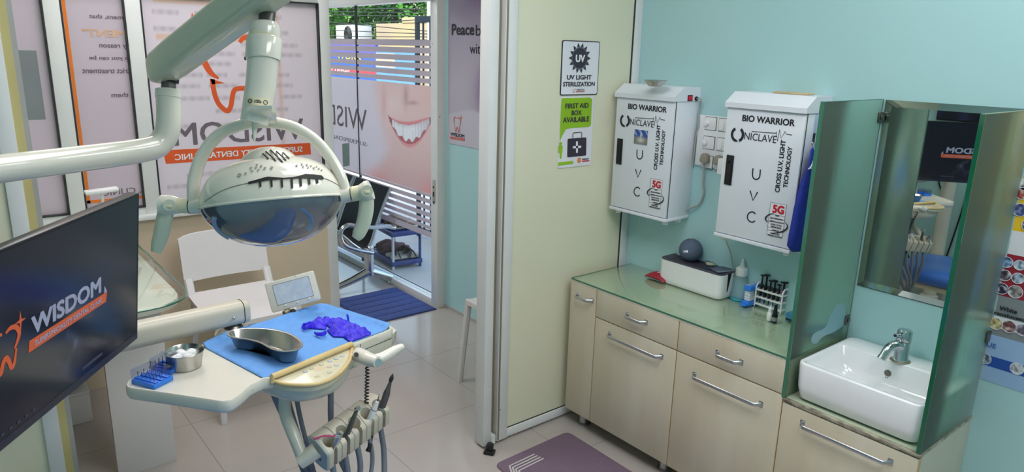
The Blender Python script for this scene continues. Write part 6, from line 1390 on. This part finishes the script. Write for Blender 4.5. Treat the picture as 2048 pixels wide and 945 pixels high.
# bowl of cotton
bc = onZ(367, 742, ZS_); rim = onZ(368.5, 703, ZS_+.042); bc = V((rim.x, rim.y, ZS_)); kb_ = proj(rim)[2]/FPX; R0 = 37.5*kb_
cbw = empty('cotton_bowl', bc, 'small stainless steel bowl holding white cotton on the tray', 'bowl'); T_ = Matrix.Translation((bc.x, bc.y, 0))
zb_, zr_ = ZS_+.0004, ZS_+.043
MB().lathe([(0, zb_), (R0*.74, zb_), (R0*.80, zb_+.003), (R0*.96, zr_-.002), (R0*.985, zr_-.001), (R0, zr_), (R0*.985, zr_+.0008), (R0*.95, zr_-.001), (R0*.78, zb_+.004), (R0*.72, zb_+.002), (0, zb_+.002)], T_, 36).build('shell', 'steel', cbw)
rn = random.Random(11); lay = []
for k, (a_, rr_, zz_, kind) in enumerate([(0, .0, .012, 0), (1.0, .5, .014, 0), (2.1, .5, .014, 1), (3.2, .5, .014, 0), (4.2, .5, .014, 1), (5.3, .5, .014, 0), (.4, .42, .030, 1), (1.9, .40, .031, 0), (3.4, .42, .030, 0), (4.9, .40, .031, 1), (2.6, .02, .033, 1)]):
    c_ = bc+V((math.cos(a_)*R0*rr_, math.sin(a_)*R0*rr_, zz_)); wh = ['front', 'right', 'back', 'left'][k % 4]
    if kind: b = MB(); d_ = V((math.cos(a_*1.7), math.sin(a_*1.7), .05))*.014; b.tube([c_-d_, c_-d_*.95, c_+d_*.95, c_+d_], [.006, .0082, .0082, .006], 12)
    else: b = MB(); b.ball(c_, .0125, 14, (1.1, 1, .85))
    o = b.build('cotton_roll' if kind else 'cotton_ball', 'cotton'); tag(o, 'white cotton roll lying in the small steel bowl' if kind else 'white cotton ball lying in the small steel bowl', 'cotton', 'cotton rolls in the bowl' if kind else 'cotton balls in the bowl')
# bur boxes
def burbox(pa, pb, pc_, lab):
    a_, b_, c_ = [onZ(*p, ZS_) for p in (pa, pb, pc_)]; ex = (b_-a_); Lx = ex.length; ex.normalize(); ey = V((0, 0, 1)).cross(ex); ey = ey if ey.dot(c_-b_) > 0 else -ey; Ly = (c_-b_).dot(ey)
    M0 = Matrix(((ex.x, ey.x, 0, a_.x), (ex.y, ey.y, 0, a_.y), (0, 0, 1, ZS_+.0004), (0, 0, 0, 1)))
    if ex.cross(ey).z < 0: pass
    t = empty('bur_box', M0.translation, lab, 'bur box', 'bur boxes on the tray', M=M0)
    def pb_(nm, m, fn, **kw):
        b = MB(); fn(b); bmesh.ops.recalc_face_normals(b.bm, faces=b.bm.faces[:]); b.bm.transform(M0); bmesh.ops.recalc_face_normals(b.bm, faces=b.bm.faces[:]); return b.build(nm, m, t, **kw)
    pb_('base', 'blue_plastic', lambda b: b.bx(0, Lx, 0, Ly, 0, .012, .001))
    for r_ in range(3): pb_('step', 'blue_plastic', lambda b: b.bx(.002, Lx-.002, Ly*(.1+.3*r_), Ly*(.28+.3*r_), .012, .015, .0006))
    for r_ in range(3):
        for k in range(5):
            x, y = Lx*(.14+.18*k), Ly*(.19+.3*r_); pb_('bur', 'gunmetal', lambda b: b.lathe([(.0008, .014), (.0008, .024+.002*((k+r_) % 3)), (.0013, .026), (.0011, .029), (0, .0295)], Matrix.Translation((x, y, 0)), 8))
    hh = .036
    def lid(b):
        w_ = .0014
        b.bx(0, Lx, -.0004, w_, .0125, hh); b.bx(0, Lx, Ly-w_, Ly, .0125, hh); b.bx(0, w_, w_, Ly-w_, .0125, hh); b.bx(Lx-w_, Lx, w_, Ly-w_, .0125, hh); b.bx(0, Lx, 0, Ly, hh, hh+w_)
    ld = pb_('lid', 'acrylic', lid, smooth=False)
    for (x, y) in ((0, 0), (Lx, 0), (Lx, Ly), (0, Ly)): pb_('lid_corner', 'acrylic', lambda b: b.cyl((x, y, .013), (x, y, hh+.001), .0009, seg=6))
    return t
burbox((264, 769), (309, 781), (337, 759), 'blue bur box with a clear lid at the left corner of the tray')
burbox((302, 746), (343, 751), (363, 735), 'blue bur box with a clear lid touching the small steel bowl')
# ================================================================== DENTAL LAMP
dl_ = empty('dental_lamp', atD(545, 405, 1.17), 'white dental operating lamp on a jointed ceiling style arm', 'dental lamp')
dl_['label'] = 'white dental operating lamp with a curved yoke hanging from a jointed arm'
DE, DA = 1.30, 1.12
L0 = [atD(-420, 395, .86), atD(-200, 365, .95), atD(0, 338, 1.06), atD(160, 318, 1.17), atD(290, 300, 1.27), atD(322, 285, 1.295), atD(337, 250, 1.30), atD(337, 185, 1.30)]
MB().tube(L0, .0215, 24, smooth=6).build('arm_tube', 'enamel', dl_)
MB().tube([atD(337, 196, 1.30), atD(337, 180, 1.30)], .0226, 24).build('collar', 'enamel', dl_)
MB().tube([atD(337, 185, 1.30), atD(337, 140, 1.30)], .0125, 20).build('pin', 'gunmetal', dl_)
MB().tube([atD(341, 165, 1.30), atD(343, 150, 1.30)], .014, 20).build('pin_cap', 'black', dl_)
# spring arm: rounded box beam
sA, sB = atD(322, 137, 1.30), atD(600, -75, 1.06); sd_ = (sB-sA).normalized(); sv = (CU-sd_*CU.dot(sd_)).normalized(); ss = sd_.cross(sv)
def beam(c, w_, h_): return [c+ss*p[0]+sv*p[1] for p in rrect(w_, h_, .012, 5)]
MB().rings([beam(sA-sd_*.020, .026, .032), beam(sA-sd_*.014, .040, .048), beam(sA, .046, .058), beam(sA+sd_*.05, .048, .062), beam(sB, .050, .064), beam(sB+sd_*.02, .044, .055)]).build('spring_arm', 'enamel_green', dl_, ang=50)
MB().rings([[sA+ss*(-.0245+p[0])+sv*(p[1]-.008) for p in rrect(.004, .010, .0018, 3)], [sB+ss*(-.0262+p[0])+sv*(p[1]-.008) for p in rrect(.004, .010, .0018, 3)]]).build('arm_rib', 'enamel_green', dl_)
dpst = 1.12
MB().tube([atD(549, -40, dpst+.02), atD(536, 20, dpst+.01), atD(531, 60, dpst)], .0125, 20).build('post_pin', 'gunmetal', dl_)
MB().tube([atD(546, -10, dpst+.02), atD(545, 4, dpst+.02)], .021, 20).build('pin_boot', 'black', dl_)
kp_ = dpst/FPX
pa = lambda x, y: atD(x, y, dpst)
MB().tube([pa(531, 46), pa(531, 49), pa(530, 56), pa(530, 66), pa(529, 76)], [24*kp_, 27.5*kp_, 29.5*kp_, 30*kp_, 30*kp_], 28).build('post_cap', 'enamel', dl_)
MB().tube([pa(529.5, 70), pa(528, 80)], 30.6*kp_, 28).build('cap_ring', 'cream_ring', dl_)
MB().tube([pa(529, 76), pa(529, 78), pa(526, 118), pa(526, 120)], [32*kp_, 34*kp_, 34*kp_, 32.5*kp_], 28).build('sleeve', 'enamel', dl_)
MB().tube([pa(527, 110), pa(522, 170), pa(513, 225), pa(508, 246)], [30*kp_, 29.5*kp_, 28.5*kp_, 27*kp_], 28, flat=1.0).build('post', 'enamel', dl_)
MB().tube([pa(510, 240), pa(509, 262), pa(508.5, 282)], [8*kp_, 5*kp_, 2*kp_], 12).build('post_tip', 'enamel', dl_)
MB().cyl(atD(493, 117, dpst+.0), atD(489.5, 117, dpst+.0), 3.5*kp_).build('set_screw', 'black', dl_)
FI = Fr(atD(516, 208, dpst), CR-CU*.05, CU+CR*.05); rl_ = 29.0*kp_+.0010
def onpost(t_, dy, lift=0): return FI.o+FI.ux*((rl_+lift)*math.sin(t_))+FI.n*((rl_+lift)*math.cos(t_))+FI.uy*(dy*kp_)
b = MB(); b.rings([[onpost(t_, -8), onpost(t_, 8), onpost(t_, 8, -.002), onpost(t_, -8, -.002)] for t_ in [-.42+1.5*j/14 for j in range(15)]]); st_ = b.build('icon_label', 'cream_ring', dl_)
for k, t0_ in enumerate((-.15, .33, .82)):
    if k == 0: L_ = [[(math.cos(a_)*r_, math.sin(a_)*r_) for a_, r_ in [(j*math.pi/8, 5 if j % 2 else 2.5) for j in range(17)]]]
    elif k == 1: L_ = [[(math.cos(t_)*6, math.sin(t_)*4.5-2) for t_ in [math.pi*j/8 for j in range(9)]]+[(6, -2)], [(-2, 0), (2, 0)]]
    else: L_ = [[(math.cos(a_)*4, math.sin(a_)*4) for a_ in [j*math.pi/7 for j in range(15)]]]
    b = MB()
    for Q in L_: b.tube([onpost(t0_+x/29, y, .0006) for x, y in Q], .0005, 5)
    b.build(['sun_icon', 'gauge_icon', 'ring_icon'][k], 'ink', st_)
# head
DH = 1.17; HC_ = atD(546, 399, DH); rl = math.radians(6)
e1 = (CR*math.cos(rl)+CU*math.sin(rl)).normalized(); e3 = (CU*math.cos(rl)-CR*math.sin(rl)); ti = math.radians(1.5); e3 = (e3*math.cos(ti)-CF*math.sin(ti)).normalized(); e2 = e3.cross(e1)   # e2 away from the viewer
kh = DH/FPX; RH = 139*kh
def hw(x, y, z): return HC_+e1*x+e2*y+e3*z
def shell(th, t):                                # t 0 rim .. 1 top
    r_ = RH*(1-.10*0)*math.cos(t*math.pi/2)**.62; z_ = .068*math.sin(t*math.pi/2)**1.15; fl = .9
    return r_*math.cos(th), r_*fl*math.sin(th), z_
NTH = 64
MB().rings([[hw(RH*1.0*math.cos(a_), RH*.9*math.sin(a_), -.006) for a_ in [2*math.pi*k/NTH for k in range(NTH)]]]+[[hw(*shell(2*math.pi*k/NTH, t_/18)) for k in range(NTH)] for t_ in range(18)]).build('head_shell', 'enamel', dl_, ang=80)
# lens dome under the shell, deeper on the viewer's side
MB().rings([[hw(RH*.992*s_*math.cos(a_), RH*.892*s_*math.sin(a_), -.004-.074*(1-s_**2.2)**.62) for a_ in [2*math.pi*k/NTH for k in range(NTH)]] for s_ in (1.0, .985, .96, .92, .86, .78, .66, .5, .34, .18, .05)]).build('lens', 'lens', dl_, ang=80)
MB().tube([hw(RH*1.0*math.cos(a_), RH*.9*math.sin(a_), -.005) for a_ in [2*math.pi*k/NTH for k in range(NTH)]], .0022, 8, closed=True).build('lens_rim', 'enamel', dl_)
# pale reflector ring seen through the lens
ring_m = mat('reflector_pale', (150, 168, 184), .15, metal=.3)
for sg_ in (-1, 1):
    pts = []
    for k in range(13):
        t_ = -1.05+2.0*k/12; x = sg_*RH*(.70*math.cos(t_)-.06); z = -.038+.034*math.sin(t_)
        s_ = (1-((-z-.004)/.074)**(1/.62))**(1/2.2)
        if s_*RH > abs(x) and s_ < .955 and z > -.058: pts.append(hw(x*.992, -math.sqrt(s_*s_*RH*RH-x*x)*.892, z))
    if len(pts) > 3: MB().tube(pts, .0055, 8, flat=.22, up=tuple(e1), smooth=3).build('reflector_arc', ring_m, dl_)
# top vent hump
MB().rings([[hw(.004+.050*s_*math.cos(a_), -.012+.043*s_*math.sin(a_), .052+.033*max(0, 1-s_**2.6)**.7-(.004 if s_ > 1 else 0)) for a_ in [2*math.pi*k/40 for k in range(40)]] for s_ in (1.12, 1.0, .95, .88, .78, .64, .46, .26, .06)]).build('vent_hump', 'enamel', dl_, ang=80)
def on_head(px, py):                             # point of the head shell seen at a pixel
    r_ = ray(px, py).normalized(); best = None
    for i in range(0, 700):
        p = CO+r_*(1.0+i*.0004); d_ = p-HC_; x, y, z = d_.dot(e1), d_.dot(e2), d_.dot(e3); rr_ = math.hypot(x, y/.9)
        hx, hy = (x-.004)/.050, (y+.012)/.043; s_ = math.hypot(hx, hy); hump = .052+.033*(1-s_**2.6)**.7 if s_ < 1 else -1
        zs = .068*math.sin(math.acos(min(1, (rr_/RH)**(1/.62))))**1.15 if rr_ < RH else -1
        if 0 <= z <= max(zs, hump): return p, r_
    return None, r_
def patch(polys, name, m, lift=.0028, grid=7, lines=None):
    b = bmesh.new()
    for P_ in polys:
        vs = []
        for (x, y) in P_:
            p, r_ = on_head(380+x*.2328, 280+y*.2328)
            if p is None: break
            vs.append(b.verts.new(p-r_*lift))
        else:
            if len(vs) > 2: b.faces.new(vs)
    q_ = MB(); q_.bm.free(); q_.bm = b; return q_.build(name, m, dl_, smooth=False)
top = [(498, 362), (560, 345), (640, 322), (670, 315), (740, 322), (810, 326), (880, 320), (940, 308), (990, 292), (1060, 296), (1130, 305), (1148, 322)]
bot = [(502, 382), (565, 368), (640, 352), (675, 346), (745, 343), (815, 340), (885, 335), (945, 330), (995, 328), (1060, 334), (1130, 338), (1148, 340)]
quads = [[top[i], top[i+1], bot[i+1], bot[i]] for i in range(len(top)-1)]
for x, y0, y1 in ((603, 350, 408), (700, 340, 408), (790, 338, 412), (876, 332, 420), (952, 328, 402), (1025, 326, 386), (1094, 332, 376)): quads.append([(x-14, y0), (x+8, y0), (x+11, y1-5), (x+3, y1), (x-5, y1-3)])
patch(quads, 'front_vent', 'dark_slot')
for (x0, y0, x1, y1) in ((622, 116, 675, 165), (650, 98, 738, 180), (690, 84, 796, 192), (740, 96, 826, 176), (795, 106, 852, 160)): patch([[(x0-6, y0+3), (x0+5, y0-3), (x1+6, y1-3), (x1-5, y1+4)]], 'hump_slot', 'dark_slot', .0024)
patch([circ((x, y), r_, 10, r_*.85) for x, y, r_ in ((425, 301, 18), (477, 288, 11), (534, 268, 11), (525, 240, 11), (566, 237, 11), (588, 256, 11), (576, 213, 9), (613, 224, 11), (644, 241, 12), (703, 237, 13), (917, 219, 11), (962, 207, 9), (973, 228, 10), (1005, 214, 9), (1016, 235, 9), (1040, 222, 8), (1065, 240, 9), (1088, 228, 7), (1108, 246, 8), (1132, 258, 8))], 'vent_hole', mat('vent_hole', (150, 150, 138), .6))
sp_ = []
for x, y in ((125, 535), (170, 500), (240, 455), (330, 415), (420, 390), (500, 371)): 
    p, r_ = on_head(380+x*.2328, 280+y*.2328)
    if p is not None: sp_.append(p-r_*.0004)
if len(sp_) > 2: MB().tube(sp_, .0008, 6, smooth=3).build('shell_seam', 'taupe', dl_)
sp_ = []
for x, y in ((1145, 330), (1190, 345), (1240, 370), (1280, 395), (1300, 418)):
    p, r_ = on_head(380+x*.2328, 280+y*.2328)
    if p is not None: sp_.append(p-r_*.0004)
if len(sp_) > 2: MB().tube(sp_, .0008, 6, smooth=3).build('shell_seam', 'taupe', dl_)
# yoke
yk = [(195, 735), (196, 660), (222, 575), (275, 500), (345, 462), (440, 444), (545, 458), (630, 505), (690, 572), (728, 640), (747, 702)]
yp = [atD(280+x*.5503, y*.5503, DH-.004*math.sin(i/10*math.pi)-.0) for i, (x, y) in enumerate(yk)]
MB().tube(yp, [.0090]*3+[.0088]*6+[.0090]*2, 14, smooth=5, flat=1.15).build('yoke', 'enamel', dl_)
yc_ = lambda x, y, d=0: atD(280+x*.5503, y*.5503, DH+d)
b = MB(); rs = []
for (x0, x1, y, d_) in ((406, 486, 388, -.079), (411, 486, 400, -.077), (411, 486, 425, -.055), (408, 492, 440, -.022), (398, 500, 452, -.004), (395, 505, 462, 0)):
    a_, c_ = yc_(x0, y, d_), yc_(x1, y, d_); rs.append([a_-CF*.009, c_-CF*.009, c_+CF*.012, a_+CF*.012])
b.rings(rs).build('yoke_bracket', 'enamel', dl_)
for side, J in ((-1, [(236, 752), (186, 750), (143, 748), (70, 745)]), (1, [(733, 712), (768, 706), (803, 700), (848, 690)])):
    MB().cyl(yc_(J[0][0], J[0][1]), yc_(J[1][0], J[1][1]), .0128, seg=24).build('pivot_barrel', 'enamel', dl_)
    MB().tube([yc_(J[1][0]+side*2, J[1][1]), yc_(J[1][0]+side*3, J[1][1])], .0131, 24).build('pivot_gap', 'frame_dark', dl_)
    MB().cyl(yc_(J[1][0]+side*3, J[1][1]), yc_(J[2][0], J[2][1]), .0125, seg=24).build('pivot_ring', 'cream_ring', dl_)
    ex_ = [(J[2][0], J[2][1]), ((J[2][0]+J[3][0])/2, (J[2][1]+J[3][1])/2), (J[3][0]+side*-8, J[3][1])]
    hn = MB().tube([yc_(*p) for p in ex_], [.0135, .0175, .0165], 20, smooth=3).build('handle_boss', 'enamel', dl_)
    bcx, bcy = ex_[1]; MB().tube([yc_(bcx, bcy, -.0172), yc_(bcx, bcy, -.0186)], .0095, 20).build('boss_dish', 'enamel_green', hn); MB().box(yc_(bcx, bcy+4, -.0192), (.0095, .0048, .003), Matrix((CR, CU, -CF)).transposed(), .001).build('clip', 'cream_ring', hn)
    bl = [(95, 760, 29), (88, 800, 31), (78, 850, 30), (66, 890, 26), (58, 918, 18)] if side < 0 else [(824, 705, 26), (822, 760, 28), (812, 810, 27), (795, 850, 24), (783, 868, 16)]
    MB().tube([yc_(x, y) for x, y, w_ in bl], [w_*.55*kh for x, y, w_ in bl], 16, flat=.5, up=tuple(CR), smooth=5).build('handle', 'enamel_green', hn)
# ================================================================== MONITOR
mTR = CO+ray(277, 386)*1.63; mBR = CO+ray(273.5, 677)*1.72
hx_ = V((.80, -.60, 0)); my = (mTR-mBR); MH = my.length; my.normalize(); hx_ = (hx_-my*hx_.dot(my)).normalized(); MW = .615
# screen axes: ux runs from the viewer's left (near) to right (far); right edge is the far one
ux = -hx_; uy = my; FM_ = Fr(mBR+hx_*MW, ux, uy)
mo = empty('monitor', FM_.w(MW/2, 0), 'large black flat monitor at the left showing a white and orange clinic logo', 'monitor')
MF = FM_.mat()
def mbx(nm, m, *a, **kw):
    b = MB(); b.bx(*a, kw.pop('bev', 0)); b.bm.transform(MF); return b.build(nm, m, mo, smooth=kw.get('smooth', True))
mbx('casing', 'bezel', 0, MW, 0, MH, -.022, -.001, bev=.003)
mbx('bezel', 'bezel_edge', 0, MW, 0, .017, -.001, .0015)
for a_ in ((0, MW, MH-.004, MH), (0, .004, .017, MH-.004), (MW-.004, MW, .017, MH-.004)): mbx('bezel', 'bezel', *a_, -.001, .0012)
sc_ = mbx('screen', 'screen', .004, MW-.004, .017, MH-.004, -.001, .0004)
mbx('back_housing', 'bezel', MW*.25, MW*.75, .06, MH*.7, -.055, -.022, bev=.01)
w0 = FM_.w(MW*.62, MH*.32, -.05); w1 = V((-1.98, -.02, 1.05))
MB().tube([FM_.w(MW*.5, MH*.4, -.05), FM_.w(MW*.5, MH*.38, -.10), V((-1.62, -.42, 1.12)), V((-1.62, YL+.012, 1.12))], .02, 14).build('mount_arm', 'bezel', mo)
MB().bx(-1.68, -1.56, YL+.001, YL+.02, 1.04, 1.20, .004).build('wall_plate', 'bezel', mo)
s_ = lambda x, y: (x*.2328, 540+y*.2328)
A, B_ = FM_.uv(*s_(290, 555)), FM_.uv(*s_(862, 190)); T_ = FM_.uv(*s_(257, 405))
text(FM_, 'WISDOM', FM_.uv(*s_(262, 480)).x, (A.y+B_.y)/2, B_.x-FM_.uv(*s_(262, 480)).x, abs(FM_.uv(*s_(862, 55)).y-B_.y), 'scr_white', sc_, bold=.04, h=.0012)
ob = [FM_.uv(*s_(*p)) for p in ((245, 618), (914, 185), (905, 272), (238, 718))]
vb, vt = (ob[2].y+ob[3].y)/2, (ob[0].y+ob[1].y)/2
flat_shape(FM_, [[(ob[3].x, vb), (ob[2].x, vb), (ob[1].x, vt), (ob[0].x, vt)]], 'banner', 'scr_orange', sc_, h=.0010, px=False)
flat_shape(FM_, [[(ob[1].x, vt+.001), (ob[1].x-.012, vt+.001), (ob[1].x-.010, vt+.016)]], 'flag', 'scr_white', sc_, h=.0010, px=False)
a_, b_ = FM_.uv(*s_(290, 650)), FM_.uv(*s_(868, 280)); text(FM_, 'SUPERSPECIALITY DENTAL CLINIC', a_.x, vb+(vt-vb)*.28, b_.x-a_.x, (vt-vb)*.46, 'scr_white', sc_, bold=.01, h=.0022)
tr_, tb_ = FM_.uv(*s_(158, 560)), FM_.uv(*s_(60, 860)); top_ = FM_.uv(*s_(95, 490)).y
twd = .075; tooth(FM_, tr_.x-twd, tb_.y, twd, top_-tb_.y, 'scr_orange', sc_, h=.0012, th=.13)
a_, b_ = FM_.uv(*s_(700, 885)), FM_.uv(*s_(872, 745)); flat_shape(FM_, [[(a_.x, .030), (b_.x, .030), (b_.x, .037), (a_.x, .037)]], 'taskbar', 'scr_dim', sc_, h=.0012, px=False)
rn = random.Random(4)
def smoke(u, v):
    a_ = 0
    for (cu, cv, su, sv_, k) in sm: 
        a_ += k*math.exp(-((u-cu-.02*math.sin(v*60+cu*99))/su)**2-((v-cv)/sv_)**2)*(.5+.9*abs(noise.noise(V((u*60, v*35, 2)))))
    return mixc((20, 21, 34), (84, 92, 112), a_)
c1_, c2_, c3_ = FM_.uv(*s_(620, 600)), FM_.uv(*s_(600, 720)), FM_.uv(*s_(525, 810))
sm = [(c1_.x, c1_.y, .014, .028, .65), (c2_.x, c2_.y, .012, .035, .4), (c3_.x, c3_.y, .008, .035, .4), (c3_.x+.07, c3_.y-.01, .02, .03, .25)]
MT['scr_art'] = painted('screen_art', .2, .4)
paint(FM_, .005, MW-.005, .018, MH-.005, 120, 70, smoke, 'screen_art', 'scr_art', sc_, h=.0009)
for k in range(9): flat_shape(FM_, [[(.03+k*.022, .026), (.038+k*.022, .026), (.038+k*.022, .031), (.03+k*.022, .031)]], 'task_icon', 'scr_dim', sc_, h=.0012, px=False)
# cables on the wall behind the chair, seen in the mirror
vy = 2*YW-(YL+.012)
def mcab(L_): 
    o_ = [onY(1780+x*.2963, 360+y*.2963, vy) for x, y in L_]; return [V((p.x, YL+.012, p.z)) for p in o_]
for L_, lb in (([(330, -60), (338, 30), (372, 110), (395, 200), (385, 310), (352, 420), (352, 530), (358, 640)], 'black cable hanging in a wavy line on the wall behind the patient chair'), ([(560, 20), (510, 140), (480, 240), (420, 420), (380, 540), (366, 660)], 'black cable hanging in a straight slant on the wall behind the patient chair')):
    P_ = mcab(L_); P_.append(V((P_[-1].x, YL+.012, .01))) if P_[-1].z > .03 else None
    o = MB().tube(P_, .0055, 8, smooth=6).build('wall_cable', 'black'); tag(o, lb, 'cable')
# ================================================================== PATIENT CHAIR AND DISPLAY (seen in the mirror)
pcq = empty('dental_chair', (-.9, .33, 0), 'blue upholstered dental patient chair seen in the mirror below the tray', 'dental chair')
cp = [(-1.76, .43), (-1.70, .475), (-1.2, .475), (-.75, .49), (-.55, .50)]
rs = []
for i in range(25):
    s_ = i/24; x = -1.78+1.25*s_; z_ = .40+.03*s_; hw_ = .27*(1-.45*max(0, (.12-s_)/.12)**2); cth = .075*(1-.5*max(0, (.06-s_)/.06)**2)
    rs.append([V((x, .33+hw_*p[0], z_+cth*p[1])) for p in [(.92, 0), (1, .25), (1, .7), (.93, .95), (.6, 1.04), (.25, .98), (0, .94), (-.25, .98), (-.6, 1.04), (-.93, .95), (-1, .7), (-1, .25), (-.92, 0)]])
MB().rings(rs).build('seat_cushion', 'blue_vinyl', pcq, ang=60)
rs = []
for i in range(17):
    s_ = i/16; x = -.56+.50*s_; z_ = .43+.34*s_**1.3; hw_ = .27*(1-.30*max(0, s_-.7)/.3)
    rs.append([V((x-.05*p[1], .33+hw_*p[0]*.98, z_+.085*p[1])) for p in [(.92, 0), (1, .25), (1, .7), (.93, .95), (.5, .92), (0, .86), (-.5, .92), (-.93, .95), (-1, .7), (-1, .25), (-.92, 0)]])
MB().rings(rs).build('backrest', 'blue_vinyl', pcq, ang=60)
MB().bx(-1.72, -.30, .11, .55, .365, .398, .012).build('frame', 'enamel_old', pcq)
MB().bx(-1.25, -.45, .15, .51, .05, .365, .03).build('pedestal', 'trim_grey', pcq); MB().bx(-1.45, -.2, .07, .59, 0, .05, .012).build('base', 'trim_grey', pcq)
FT = Fr((0, YL+.03, 0), (-1, 0, 0), (0, 0, 1))
tv = empty('wall_display', (-1.5, YL, 1.25), 'dark wall display whose lower edge shows at the top of the mirror', 'display')
MB().bx(-2.10, -1.10, YL+.001, YL+.03, 1.25, 1.81, .004).build('casing', 'bezel', tv)
def tvf(u, v): n_ = noise.noise(V((u*7, v*2, 1))); return mixc((14, 16, 34), (70, 84, 150), max(0, n_)*1.3)
paint(FT, 1.11, 2.09, 1.262, 1.80, 60, 20, tvf, 'screen', 'tv', tv, h=.0008)
